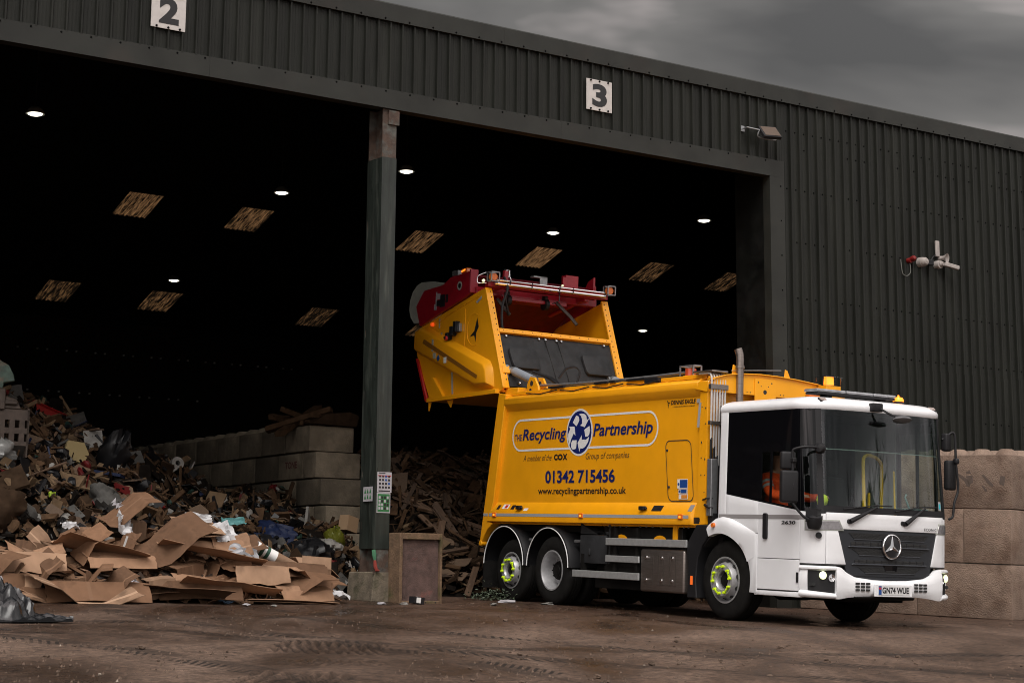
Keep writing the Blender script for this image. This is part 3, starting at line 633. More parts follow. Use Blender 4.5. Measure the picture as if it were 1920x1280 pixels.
# the dividing wall of smaller blocks inside, stepping forward course by course
ih = .49; WM = lambda s, d, z: shed_M(s, d, z)
rs = random.Random(11); lab_face = 'plain grey unlettered concrete block in the wall dividing the bays'
for c in range(7):
    near = 6.0 - .42*(6-c)*.55 ; z = -.1 + c*ih
    d = near; k = 0
    while d < 15.5:
        Lk = .49 if (c % 2 and k == 0) else .98
        M = shed_M(1.76, d, z) @ Matrix.Rotation(radians(90), 4, 'Z') @ Matrix.Translation((0, -.98, 0)) @ Matrix.Translation((rs.uniform(-.01, .01), rs.uniform(0, .03), 0))
        # x of the block runs into the shed; its y = 0 face looks to the right, so mirror: build with the lettered face to the left
        M = shed_M(1.76+rs.uniform(-.02, .02), d+Lk, z) @ Matrix.Rotation(radians(-90), 4, 'Z')
        word = None
        if c in (2, 3, 4, 5) and k in (0, 1, 2, 3) and (c, k) in ((5, 1), (4, 2), (3, 1), (4, 3), (3, 2)): word = 'TONE'
        concrete_block(M, Lk, .96, ih, CONCD, lab_face if not word else {(5, 1): 'faintly lettered TONE block in the top course of the dividing wall', (4, 2): 'dark lettered TONE block one course below the top', (3, 1): 'dark lettered TONE block near the front of the dividing wall', (4, 3): 'red lettered TONE block one course below the top', (3, 2): 'red lettered TONE block in the third course down'}[(c, k)],
                       'blocks of the dividing wall', studs=(c == 6), seed=c*50+k, word=word, wordm=PAINTR if (c, k) in ((4, 3), (3, 2), (5, 1)) else PAINT)
        d += Lk; k += 1
# ================================================================== THE LORRY (built in its own frame: x forward, y to its left, z up from the ground)
T = thing('refuse_lorry', 'yellow and white refuse collection lorry with its tailgate raised', 'lorry', M_TRUCK)
def part(name, par=None):
    o = bpy.data.objects.new(name, None); COL.objects.link(o); o.parent = par or T; return o
# ---- plan outline of the cab, from the middle of the nose round to the back corner
_c = [(1.918, 0), (1.915, .25), (1.906, .5), (1.886, .75), (1.858, .93), (1.80, 1.07), (1.71, 1.163), (1.60, 1.215), (1.47, 1.243), (1.25, 1.25), (.6, 1.25), (-.12, 1.25)]
def chaikin(p):
    o = [p[0]]
    for a, b_ in zip(p[:-1], p[1:]): o += [(a[0]*.75+b_[0]*.25, a[1]*.75+b_[1]*.25), (a[0]*.25+b_[0]*.75, a[1]*.25+b_[1]*.75)]
    return o + [p[-1]]
_c = chaikin(chaikin(_c)); _c = np.array(_c); _L = np.concatenate([[0], np.cumsum(np.hypot(*np.diff(_c, axis=0).T))])
UMAX = _L[-1]
def plan(u):
    a = min(abs(u), UMAX); x = np.interp(a, _L, _c[:, 0]); y = np.interp(a, _L, _c[:, 1]); q = np.interp(min(a+.02, UMAX), _L, _c[:, 0]), np.interp(min(a+.02, UMAX), _L, _c[:, 1])
    p = np.interp(max(a-.02, 0), _L, _c[:, 0]), np.interp(max(a-.02, 0), _L, _c[:, 1])
    tx, ty = q[0]-p[0], q[1]-p[1]; ln = hypot(tx, ty) or 1; nx, ny = ty/ln, -tx/ln
    sg = -1 if u < 0 else 1
    return x, y*sg, nx, ny*sg
def UX(x): return -float(np.interp(-x, -_c[:, 0], _L))        # near side, by x
def UY(y): return math.copysign(float(np.interp(abs(y), _c[:, 1], _L)), y)  # front, by y
def P(u, z, off=0.0):
    x, y, nx, ny = plan(u); wgt = min(max((x-1.35)/.4, 0), 1); wgt = wgt*wgt*(3-2*wgt)
    k = max(0, z-1.44)
    dx = -.085*k*wgt; dy = -math.copysign(.018*k, y)*min(1, abs(y)*1.0)
    if z < 1.0 and False: pass
    return Vector((x+dx+nx*off, y+dy+ny*off, z))
def patch(mb, u0, u1, z0, z1, off=.0, th=.02, nu=12, nz=4):
    f0 = z0 if callable(z0) else (lambda u: z0); f1 = z1 if callable(z1) else (lambda u: z1)
    G = []; H = []
    for i in range(nu+1):
        u = u0+(u1-u0)*i/nu; G.append([P(u, f0(u)+(f1(u)-f0(u))*j/nz, off) for j in range(nz+1)]); H.append([P(u, f0(u)+(f1(u)-f0(u))*j/nz, off-th) for j in range(nz+1)])
    mb.grid(G, H)
def quad(mb, c, off=.0, th=.02, nu=8, nz=4):     # c: (u,z) bottom-left, bottom-right, top-right, top-left
    G = []; H = []
    for i in range(nu+1):
        a = i/nu; row = []; row2 = []
        for j in range(nz+1):
            b_ = j/nz
            u = (c[0][0]*(1-a)+c[1][0]*a)*(1-b_)+(c[3][0]*(1-a)+c[2][0]*a)*b_; z = (c[0][1]*(1-a)+c[1][1]*a)*(1-b_)+(c[3][1]*(1-a)+c[2][1]*a)*b_
            row.append(P(u, z, off)); row2.append(P(u, z, off-th))
        G.append(row); H.append(row2)
    mb.grid(G, H)
def rpoly(mb, pts, off, th):     # small flat-ish polygon in (u,z) extruded along the local normal
    n = len(pts); mb.add([P(u, z, off) for u, z in pts] + [P(u, z, off-th) for u, z in pts], [list(range(n)), list(range(n, 2*n))[::-1]] + [(i, n+i, n+(i+1) % n, (i+1) % n) for i in range(n)])
def rrect(u0, u1, z0, z1, r, n=5):
    o = []
    for cx, cz, a0 in ((u1-r, z1-r, 0), (u0+r, z1-r, 90), (u0+r, z0+r, 180), (u1-r, z0+r, 270)):
        for k in range(n+1): a = radians(a0+90*k/n); o.append((cx+r*cos(a), cz+r*sin(a)))
    return o
uD0, uD1 = UX(.735), UX(1.545)     # driver's door edges (uD0 more negative)
uB = UX(-.115)
def sill(u):                        # lower edge of the glasshouse
    x, y, _, _ = plan(u); return float(np.interp(x, [.04, .74, 1.5, 1.72, 1.84, 1.95], [1.675, 1.575, 1.468, 1.44, 1.432, 1.43]))
# ---- bodywork
mb = MB()
patch(mb, uB, UX(.045), 1.30, 2.79, 0, .05, 4, 8)                                   # rear pillar
patch(mb, UX(.045), uD0-.004, 1.16, sill, 0, .05, 8, 4)                             # panel behind the door
patch(mb, uB, UX(.045), 1.16, 1.30, 0, .05, 4, 2)
patch(mb, uD1+.004, UY(-1.02)-.004, .80, sill, 0, .05, 12, 5)                       # corner panel
patch(mb, UY(-1.02), UY(1.02), 1.245, 1.45, 0, .05, 40, 3)                          # bonnet flap under the screen
quad(mb, [(UY(-1.02), .80), (UY(-.74), .80), (UY(-.865), 1.24), (UY(-1.02), 1.24)], 0, .05, 6, 5)
quad(mb, [(UY(.74), .80), (UY(1.02), .80), (UY(1.02), 1.24), (UY(.865), 1.24)], 0, .05, 6, 5)
patch(mb, UY(1.02)+.004, -uD1, .80, sill, 0, .05, 12, 5); patch(mb, -uD0, -uB, .5, 2.79, 0, .05, 8, 8)
mb.build('cab_shell', WHT, T, bevel=.006, seg=2, fix=True)
mb = MB()      # white wing round the front wheel and lower quarter
arc = [(.62*cos(a)-.03, .54+.62*sin(a)) for a in np.linspace(radians(112), radians(-14), 26)]
poly = arc + [(.66, .385), (.70, .375), (.73, .40), (.73, 1.16), (-.30, 1.16)]
mb.prism(poly, 'y', -1.20, -1.252); mb.build('wing', WHT, T, bevel=.008, seg=2)
mb = MB()      # eyebrow flare over the wheel
top = [(-.33, 1.20), (-.31, 1.262), (-.16, 1.345), (.0, 1.375), (.16, 1.355), (.36, 1.29), (.56, 1.215), (.698, 1.165), (.698, .60)]
def edge_at(a):      # where a ray from the wheel centre meets the upper outline of the wing
    dx, dz = cos(a), sin(a); best = None
    for (x0, z0), (x1, z1) in zip(top[:-1], top[1:]):
        ex_, ez_ = x1-x0, z1-z0; den = dx*ez_-dz*ex_
        if abs(den) < 1e-9: continue
        t_ = ((x0+.03)*ez_-(z0-.54)*ex_)/den; u_ = ((x0+.03)*dz-(z0-.54)*dx)/den
        if t_ > 0 and -1e-6 <= u_ <= 1+1e-6 and (best is None or t_ > best): best = t_
    return best or .7
G = []
for a in np.linspace(radians(112), radians(24), 34):
    ro = edge_at(a); ri = .605; f_ = min(1, max(0, (math.degrees(a)-26)/50)); f_ = f_*f_*(3-2*f_); row = []
    for t_, o_ in ((0, -.004), (.05, .012), (.16, .036), (.32, .050), (.55, .052), (.8, .048), (.985, .044), (1, .03), (1, -.03)):
        r_ = ro+(ri-ro)*t_; row.append((-.03+r_*cos(a), -1.2525-o_*(f_ if o_ > 0 else 1)-.0015, .54+r_*sin(a)))
    G.append(row)
mb.grid(G, [[(p[0], -1.215, p[2]) for p in row] for row in G]); mb.build('wheel_flare', WHT, T, smooth=50)
mb = MB(); mb.cyl((-.13, -1.29, 1.255), (-.13, -1.340, 1.255), .032, .030, 16); mb.build('side_indicator', AMB, T)
# ---- roof
mb = MB(); us = list(np.linspace(uB, -uB, 121)); rows = []
for zz, ins in ((2.775, -.004), (2.80, .010), (2.84, .012), (2.88, -.015), (2.915, -.07), (2.94, -.16), (2.955, -.32), (2.965, -.6)):
    row = []
    for u in us:
        p = P(u, 2.79, ins) if ins > -.05 else None
        if p is None:
            x, y, nx, ny = plan(u); q = P(u, 2.79, 0); k = -ins; q = Vector((max(q.x-k*(nx if nx > 0 else 0), -.09), q.y-k*ny, 0)); p = q
        row.append(Vector((max(p.x, -.13+max(0, -ins)*.4), p.y, zz)))
    rows.append(row)
mb.grid(rows)
mb.v.append((.9, 0, 2.972)); ci = len(mb.v)-1; b0 = 7*121
for i in range(120): mb.f.append([b0+i, b0+i+1, ci]); mb.mi.append(0)
bk = [rows[k][0] for k in range(8)] + [rows[k][-1] for k in range(7, -1, -1)]
mb.add(bk, [list(range(16))]); mb.build('cab_roof', WHT, T, smooth=60)
mb = MB(); mb.box(-.115, -.09, -1.22, 1.22, 1.2, 2.80); mb.box(-.09, 1.75, -1.18, 1.18, .52, .56); mb.box(-.09, 1.62, -1.15, 1.15, 2.76, 2.775)
mb.build('cab_bulkhead', INT, T, smooth=0)
# ---- side windows and doors (near side)
mb = MB(); patch(mb, UX(.048), uD0-.003, lambda u: sill(u)+.003, 2.775, -.004, .02, 8, 6); mb.build('rear_quarter_glass', BGL, T)
door = part('driver_door')
mb = MB(); patch(mb, uD0, uD1, .845, sill, 0, .04, 10, 4); patch(mb, uD0, uD1, .445, .837, .0, .04, 10, 3); mb.build('door_panel', WHT, door, bevel=.005)
mb = MB(); uM = UX(.965); zW = 2.225
patch(mb, uD0, uD1, zW, 2.775, -.004, .02, 8, 4)
patch(mb, uD0, UX(.775), lambda u: sill(u)+.002, zW-.002, -.004, .02, 2, 4); patch(mb, UX(.955), UX(.985), lambda u: sill(u)+.002, zW-.002, .0, .02, 2, 4)
patch(mb, UX(1.49), uD1, lambda u: sill(u)+.002, zW-.002, -.004, .02, 3, 4); patch(mb, UX(.775), UX(1.49), lambda u: sill(u)+.002, lambda u: sill(u)+.03, -.003, .02, 8, 1)
mb.build('window_frame', BGL, door)
mb = MB(); patch(mb, UX(.775), UX(1.49), lambda u: sill(u)+.02, zW, -.014, .004, 8, 3); mb.build('sliding_window', GLSD, door)
mb = MB(); rpoly(mb, rrect(UX(.86), UX(.945), 1.09, 1.425, .025), .03, .03); mb.build('handle', BLK, door, bevel=.006)
mb = MB(); rpoly(mb, rrect(UX(1.505), UX(1.535), .55, .68, .005), .012, .02); mb.build('latch', BLK, door)
mb = MB()
for u in (uD0-.002, uD1+.002): patch(mb, u-.004, u+.004, .43, 2.775, -.012, .02, 1, 6)
patch(mb, uD0, uD1, .835, .847, -.006, .02, 8, 1); patch(mb, uD0, uD1, .405, .445, -.004, .03, 8, 1)
patch(mb, uB, uD0, 1.156, 1.160, .0005, .02, 4, 1); patch(mb, uD1, UY(-.74), .782, .80, -.008, .02, 12, 1); patch(mb, UY(.74), -uD1, .782, .80, -.008, .02, 12, 1)
patch(mb, UY(-1.02)-.006, UY(-1.02)+.002, 1.245, 1.43, -.006, .02, 1, 2); mb.build('shut_line', SEAM, T, smooth=0)
mb = MB(); patch(mb, uD0-.01, UY(-1.25) if False else UX(1.60), .37, .43, .0, .05, 10, 2); mb.prism([(.66, .365), (1.58, .365), (1.58, .43), (.70, .43)], 'y', -1.19, -1.246); mb.build('sill', WHT, T, bevel=.01, seg=2)
mb = MB(); patch(mb, uB+.02, UX(1.80), 1.352, 1.406, .0035, .003, 30, 1); mb.build('side_stripe', DSTRIPE, T, smooth=0)
# corner quarter light
uP0, uP1 = uD1+.012, UY(-1.105)
mb = MB(); patch(mb, uP0, uP1, lambda u: sill(u)+.003, lambda u: sill(u)+.05, -.004, .02, 8, 1); patch(mb, uP0, UX(1.60), lambda u: sill(u)+.05, 2.3, -.004, .02, 3, 3); patch(mb, uP0, uP1, 2.3, 2.775, -.004, .02, 8, 3)
mb.build('corner_frame', BGL, T)
mb = MB(); patch(mb, UX(1.60), uP1, lambda u: sill(u)+.05, 2.3, -.012, .004, 6, 3); mb.build('corner_window', GLSD, T)
mb = MB(); patch(mb, uP1, UY(-1.045), sill, 2.778, .004, .03, 4, 6); patch(mb, -UY(-1.045), -uP1, sill, 2.778, .004, .03, 4, 6); mb.build('windscreen_pillar', BLK, T, smooth=50)
mb = MB(); patch(mb, UY(-1.045), UY(1.045), 1.452, 2.778, -.006, .004, 44, 8); mb.build('windscreen', GLS, T, smooth=60)
mb = MB(); patch(mb, UY(-1.045), UY(1.045), 1.452, 1.535, -.0035, .002, 44, 1); mb.build('windscreen_band', BLK, T, smooth=60)
mb = MB(); patch(mb, UY(-1.02), UY(.98), 2.255, 2.268, -.012, .003, 44, 1); mb.cyl(P(UY(-.99), 2.262, -.02), P(UY(-.99), 2.262, -.001), .012, .012, 8); mb.build('sun_blind', mat('blind_edge', (.10, .13, .12), .3), T)
# tinted upper band of the screen
mb = MB(); patch(mb, UY(-1.0), UY(.98), 2.27, 2.70, -.03, .003, 30, 2); mb.build('sun_visor', glass('visor_tint', (.45, .52, .50), 1.2, .3), T)
mb = MB(); v = [P(u, z, -.0035) for u, z in rrect(UY(.92), UY(.985), 1.545, 1.66, .004)]; mb.add(v, [list(range(len(v)))]); mb.cur = 1; v = [P(u, z, -.001) for u, z in [(UY(.93), 1.58), (UY(.95), 1.555), (UY(.972), 1.58), (UY(.974), 1.635), (UY(.93), 1.635)]]; mb.add(v, [list(range(len(v)))]); mb.build('screen_sticker', [PAPER, TEAL], T, smooth=0)
# far side: glazed passenger door
fd = part('passenger_door')
mb = MB()
for (a, b_, z0, z1) in ((1.545, 1.49, .45, 2.775), (.735, .80, .45, 2.775), (1.15, 1.11, .45, 2.775), (1.49, .80, 2.6, 2.775), (1.49, .80, 1.15, 1.22), (1.49, .80, .45, .62)): patch(mb, -UX(a), -UX(b_), z0, z1, -.002, .03, 4, 3)
mb.build('frame', BLK, fd); mb = MB(); patch(mb, -UX(1.5), -UX(.79), .6, 2.62, -.014, .004, 4, 3); mb.build('pane', GLSD, fd)
mb = MB(); patch(mb, -uP1, -uP0, sill, 2.775, -.01, .004, 6, 3); mb.build('far_corner_window', GLSD, T)
# ---- headlights on the bonnet line, badge, lettering
for sg, us_ in ((-1, (UX(1.77) if False else UY(-1.20), UY(-.80))), (1, (UY(.86), UY(1.17)))):
    a, b_ = us_; hl = part('corner_lamp')
    q = [(a, 1.225), (b_+(.01 if sg < 0 else 0), 1.235), (b_-(.055 if sg < 0 else 0), 1.345), (a+.0, 1.335)] if sg < 0 else [(a, 1.238), (b_, 1.228), (b_, 1.355), (a+.05, 1.355)]
    mb = MB(); quad(mb, q, .006, .03, 10, 2); mb.build('reflector', mat('lamp_reflector', (.62, .60, .60), .30, .25, var=.2, vscale=9), hl, bevel=.004)
    mb = MB(); quad(mb, q, .012, .003, 10, 2); mb.build('lens', CLR, hl)
    mb = MB(); quad(mb, [(q[0][0]-.014, q[0][1]-.012), (q[1][0]+.014, q[1][1]-.012), (q[2][0]+.012, q[2][1]+.012), (q[3][0]-.014, q[3][1]+.012)], .003, .03, 10, 2); mb.build('surround', GREY, hl)
fnf = lambda a, b_: P(a, b_, .006)
mb = MB(); put_text(mb, 'ECONIC', fnf, UY(.60), UY(.845), 1.268, .034, bold=.0, space=1.1); mb.build('model_badge', BLKV, T, smooth=0, fix=False)
mb = MB(); put_text(mb, '2630', lambda a, b_: (a, -1.2555, b_), 1.215, 1.495, 1.285, .045, bold=.03, shear=.1); mb.build('door_badge', BLKV, T, smooth=0, fix=False)
# ---- grille
gr = part('grille')
def gq(z): return UY(-.865+(1.235-z)/.5*.14 if z > .74 else -.725+(.74-z)*1.2)
mb = MB(); quad(mb, [(UY(-.715), .66), (UY(.715), .66), (UY(.862), 1.238), (UY(-.862), 1.238)], -.012, .05, 40, 6)
quad(mb, [(UY(-.60), .615), (UY(.60), .615), (UY(.72), .668), (UY(-.72), .668)], -.022, .05, 40, 2); mb.build('surround', GRL, gr, smooth=50)
HEX = mat('grille_mesh', (.012, .013, .014), .55)
for (za, zb, wa, wb) in ((1.125, 1.205, .60, .70), (.925, 1.00, .52, .64), (.70, .775, .42, .55)):
    mb = MB(); quad(mb, [(UY(-wa), za), (UY(wa), za), (UY(wb), zb), (UY(-wb), zb)], -.006, .006, 40, 1); mb.build('mesh_panel', HEX, gr, smooth=0)
    mb = MB(); k = 0; z = za+.006
    while z < zb-.004:
        ww = wa+(wb-wa)*(z-za)/(zb-za)-.02; y = -ww+(.0 if k % 2 else .011)
        while y < ww:
            if abs(y) > .16 or True: rpoly(mb, [(UY(y)+.0072*cos(a), z+.0066*sin(a)) for a in np.linspace(0, 2*pi, 7)[:-1]], -.003, .003)
            y += .022
        z += .0155; k += 1
    mb.build('mesh_hole', SEAM, gr, smooth=0, fix=False)
    mb = MB()
    quad(mb, [(UY(-wa)-.01, za-.006), (UY(wa)+.01, za-.006), (UY(wa)+.01, za+.002), (UY(-wa)-.01, za+.002)], -.001, .006, 40, 1)
    mb.build('mesh_edge', mat('grille_edge', (.06, .065, .075), .35), gr, smooth=0)
for (za, zb, w_) in ((1.045, 1.09, .66), (.825, .865, .60)):
    mb = MB(); quad(mb, [(UY(-w_), za), (UY(w_), za), (UY(w_), zb), (UY(-w_), zb)], -.006, .003, 40, 1); mb.build('slot', SEAM, gr, smooth=0)
    mb = MB()
    for y in np.arange(-w_+.07, w_, .125): quad(mb, [(UY(y)-.008, za), (UY(y)+.008, za), (UY(y)+.008, zb), (UY(y)-.008, zb)], -.003, .003, 1, 1)
    quad(mb, [(UY(-w_), za+.018), (UY(w_), za+.018), (UY(w_), za+.023), (UY(-w_), za+.023)], -.004, .002, 40, 1); mb.build('slot_bar', BLK, gr, smooth=0)
    mb = MB(); quad(mb, [(UY(-w_-.05), za-.022), (UY(w_+.05), za-.022), (UY(w_+.03), za-.006), (UY(-w_-.03), za-.006)], .012, .03, 40, 1); mb.build('slat', mat('slat_plastic', (.05, .055, .065), .35), gr, bevel=.003)
mb = MB(); quad(mb, [(UY(-.10), .73), (UY(.10), .73), (UY(.12), .815), (UY(-.12), .815)], .002, .03, 8, 1); mb.build('radar_cover', BGL, gr, bevel=.004)
em = part('emblem')
ex = P(0, 1.045, .012); mb = MB(); mb.lathe([(0, 0), (.168, 0), (.168, .02), (.15, .03), (0, .03)], (ex.x-.02, 0, 1.045), (1, 0, 0), 48); mb.build('emblem_disc', BLKV, em)
mb = MB(); mb.lathe([(.140, .03), (.146, .042), (.155, .042), (.162, .03)], (ex.x-.02, 0, 1.045), (1, 0, 0), 56, close=True); mb.build('ring', CHR, em, smooth=60)
mb = MB()
for k in range(3):
    a = radians(90+120*k); d = Vector((0, cos(a), sin(a))); pz = Vector((0, -sin(a), cos(a))); o_ = Vector((ex.x+.012, 0, 1.045)); h = Vector((.026, 0, 0))
    mb.add([o_+h, o_+d*.030+pz*.034 if False else o_+(d*.017+pz*.030), o_+d*.146+pz*.002, o_+d*.146-pz*.002, o_+(d*.017-pz*.030), o_+d*.146+h*.15], [(0, 5, 2, 1), (0, 4, 3, 5)])
mb.build('star', CHR, em, smooth=0)
# ---- bumper
bp_ = part('bumper')
mb = MB(); uA, uZ = UX(1.565), -UX(1.565)
def btop(u):
    y = abs(plan(u)[1]); a = abs(u)
    return float(np.interp(y, [0, .30, .60, .74, .82, .90, 1.3], [.607, .613, .642, .70, .758, .772, .775]))
def bbot(u):
    y = abs(plan(u)[1]); return float(np.interp(y, [0, .45, .70, .85, 1.25], [.405, .405, .385, .362, .375]))
def boff(u): return float(np.interp(abs(plan(u)[1]), [0, .7, .9, 1.25], [.012, .02, .045, .03]))
uf = UY(-.905)
def strip(mb, u0, u1, f0, f1, n, k=5, bul=.03):
    G = []; H = []
    for i in range(n+1):
        u = u0+(u1-u0)*i/n; a, b_ = f0(u), f1(u); row = []; row2 = []
        for j in range(k+1):
            t_ = j/k; row.append(P(u, a+(b_-a)*t_, boff(u)+bul*(1-(2*t_-1)**2)*.5-(.02 if j in (0, k) else 0))); row2.append(P(u, a+(b_-a)*t_, -.03))
        G.append(row); H.append(row2)
    mb.grid(G, H)
strip(mb, uf, -uf, bbot, btop, 60)
def pk(f): return f
for sg in (-1, 1):
    a, b_ = (uA, uf) if sg < 0 else (-uf, uZ)
    strip(mb, a, b_, lambda u: .715+.0*u, btop, 16, 3, .02)          # above the lamp pocket
    strip(mb, a, b_, bbot, lambda u: float(np.interp(abs(u), [abs(uf), abs(uA)], [.432, .47])), 16, 3, .02)
    e0, e1 = (uA, uA+.11) if sg < 0 else (uZ-.11, uZ)
    strip(mb, e0, e1, lambda u: .45, lambda u: .73, 4, 3, .0)
mb.build('bumper_shell', WHT, bp_, smooth=55)
for sg in (-1, 1):
    hl = part('headlight', bp_); a, b_ = (uA+.09, uf+.012) if sg < 0 else (-uf-.012, uZ-.09)
    mb = MB(); quad(mb, [(a, .46), (b_, .425), (b_, .735), (a, .735)], .006, .03, 12, 3); mb.build('pocket', BLK, hl)
    # one more level is not kept: lamps are sub-parts of the bumper's headlight
    ul = UY(sg*1.06); n_ = Vector(plan(ul)[2:4] + (0,)); c = P(ul, .655, .006)
    mb = MB(); mb.lathe([(.0, .0), (.046, .0), (.052, .02), (.043, .03), (0, .036)], c, (1, n_.y*.4, 0), 24); mb.build('main_lamp', WLIT, hl)
    ul = UY(sg*.955); n_ = Vector(plan(ul)[2:4] + (0,)); c = P(ul, .625, .004)
    mb = MB(); mb.lathe([(.04, .0), (.048, .018), (.034, .012), (.02, .004), (0, .01)], c, (1, n_.y*.4, 0), 20); mb.build('second_lamp', CHR, hl)
for sg in (-1, 1):
    mb = MB()
    for r_i in range(3):
        for c_i in range(3):
            y0 = .385+c_i*.084; sh = -.012*r_i
            ya, yb = y0, y0+.062
            if c_i == 2: yb -= .03*(2-r_i) if sg < 0 and False else .014*r_i*0
            z0 = .472+r_i*.041
            q = [(UY(sg*(ya)), z0), (UY(sg*yb), z0), (UY(sg*yb), z0+.025), (UY(sg*ya), z0+.025)]
            if sg < 0: q = [q[1], q[0], q[3], q[2]]
            quad(mb, q, .045, .012, 3, 1)
    mb.build('bumper_vent', SEAM, bp_, smooth=0)
np_ = part('number_plate', bp_)
xp = P(0, .485, .05).x
mb = MB(); mb.box(xp-.02, xp+.008, -.325, .325, .405, .565); mb.build('plate_holder', WHT, np_, bevel=.006)
mb = MB(); mb.box(xp+.0085, xp+.013, -.27, .27, .43, .545); mb.build('plate', mat('plate_white', (.62, .62, .62), .45), np_, smooth=0)
mb = MB(); put_text(mb, 'GN74 WUE', lambda a, b_: (xp+.0145, a, b_), -.205, .255, .450, .078, bold=.035); mb.build('plate_letters', BLKV, np_, smooth=0, fix=False)
mb = MB(); mb.box(xp+.0135, xp+.0145, -.268, -.218, .432, .543); mb.cur = 1; mb.box(xp+.0148, xp+.0152, -.262, -.224, .50, .525); mb.build('plate_band', [BLUE, REDV], np_, smooth=0)
mb = MB(); mb.prism([(1.55, .345), (1.91, .365), (1.93, .40), (1.55, .40)], 'y', -.62, .42); mb.box(.9, 1.62, -.5, .5, .32, .42); mb.build('under_tray', DRK, T, bevel=.01)
# ---- wipers, mirrors
for y0, y1, z1 in ((-.70, -.235, 1.565), (.235, .62, 1.58)):
    wp = part('wiper'); a = P(UY(y0), 1.345, .03); b_ = P(UY(y1-.02), z1-.02, .035)
    mb = MB(); mb.cyl(P(UY(y0), 1.345, -.02), a, .035, .03, 14); m1 = a.lerp(b_, .5); mb.tube([a, m1, b_], [.034, .024, .012], 8); mb.build('arm', BLK, wp)
    mb = MB(); mb.tube([P(UY(y1-.55), 1.50+.0, .012), P(UY(y1), z1, .012), P(UY(y1+.25), z1+.0, .012)], .008, 6); mb.build('blade', BLK, wp)
mb = MB(); c = P(UY(.195), 1.352, 0); mb.cyl(c, c+Vector((.02, 0, 0)), .028, .024, 14); mb.build('filler_cap', BLK, T)
mb = MB(); c = P(UX(1.77), 1.155, 0); q = Vector(plan(UX(1.77))[2:4]+(0,)); mb.cyl(c, c+q*.045, .042, .038, 16); mb.build('side_sensor', BLK, T)
mr_ = part('mirror')
mb = MB(); mb.tube([(1.86, -1.17, 2.26), (1.80, -1.35, 2.265), (1.70, -1.46, 2.23), (1.685, -1.475, 2.15), (1.70, -1.475, 1.6), (1.71, -1.46, 1.52), (1.78, -1.36, 1.38), (1.82, -1.24, 1.33)], .017, 10); mb.build('arm', BLK, mr_)
mb = MB(); mb.lathe([(.0, -.06), (.06, -.05), (.075, 0), (.05, .05), (0, .06)], (1.85, -1.16, 2.255), (.6, -1, 0), 16); c = Vector((1.80, -1.20, 1.33)); mb.lathe([(0, -.10), (.08, -.09), (.10, -.02), (.095, .06), (.05, .09), (0, .09)], c, (.2, -.1, 1), 18); mb.obox((1.79, -1.21, 1.40), (1, .5, 0), (-.5, 1, 0), (0, 0, 1), .07, .06, .08); mb.build('mount', BLK, mr_, smooth=45)
def mhead(mb, c, hx, hz, dp): mb.obox(c, (.35, .94, 0), (-.94, .35, 0), (0, 0, 1), hx, dp, hz)
mb = MB(); mhead(mb, (1.62, -1.50, 2.085), .10, .115, .05); mb.build('small_head', BLK, mr_, bevel=.03, seg=3)
mb = MB(); mhead(mb, (1.66, -1.51, 1.755), .115, .205, .055); mb.build('large_head', BLK, mr_, bevel=.03, seg=3)
mb = MB(); mb.box(1.66, 1.73, -1.50, -1.44, 2.06, 2.12); mb.box(1.66, 1.73, -1.50, -1.44, 1.73, 1.79); mb.build('clamp', BLK, mr_, bevel=.008)
mr2 = part('mirror')
mb = MB(); mb.tube([(1.70, 1.12, 2.50), (1.74, 1.26, 2.60), (1.76, 1.30, 2.55), (1.78, 1.30, 2.2), (1.78, 1.34, 1.85), (1.78, 1.27, 1.66), (1.78, 1.24, 1.48), (1.78, 1.17, 1.44)], .017, 10); mb.build('arm', BLK, mr2)
mb = MB(); mb.obox((1.72, 1.25, 2.03), (.3, -.94, 0), (.94, .3, 0), (0, 0, 1), .10, .05, .20); mb.build('large_head', BLK, mr2, bevel=.03, seg=3)
mb = MB(); mb.obox((1.70, 1.20, 2.47), (.3, -.94, 0), (.94, .3, 0), (0, 0, 1), .07, .05, .12); mb.box(1.74, 1.82, 1.27, 1.34, 2.18, 2.26); mb.build('small_head', BLK, mr2, bevel=.025, seg=3)
km = part('kerb_mirror')
mb = MB(); mb.obox(P(UY(-.20), 2.84, .035), (0, 1, 0), (1, 0, 0), (0, 0, 1), .085, .05, .055); mb.build('mount', BLK, km, bevel=.015, seg=2)
b0 = P(UY(-.20), 2.83, .05)
mb = MB(); mb.tube([b0+Vector((.02, .04, 0)), b0+Vector((.10, .10, -.06)), b0+Vector((.16, .19, -.11))], .014, 8); mb.build('arm', BLK, km)
mb = MB(); mb.lathe([(0, -.035), (.10, -.02), (.125, .0), (.10, .028), (0, .04)], (0, 0, 0), (0, 0, 1), 22); mb.v = [tuple(b0+Vector((.20+v[0]*.65, .26+v[1]*1.25, -.145+v[2]*1.1+v[0]*.2))) for v in mb.v]; mb.build('head', mat('mirror_back', (.10, .10, .105), .4), km, smooth=60)
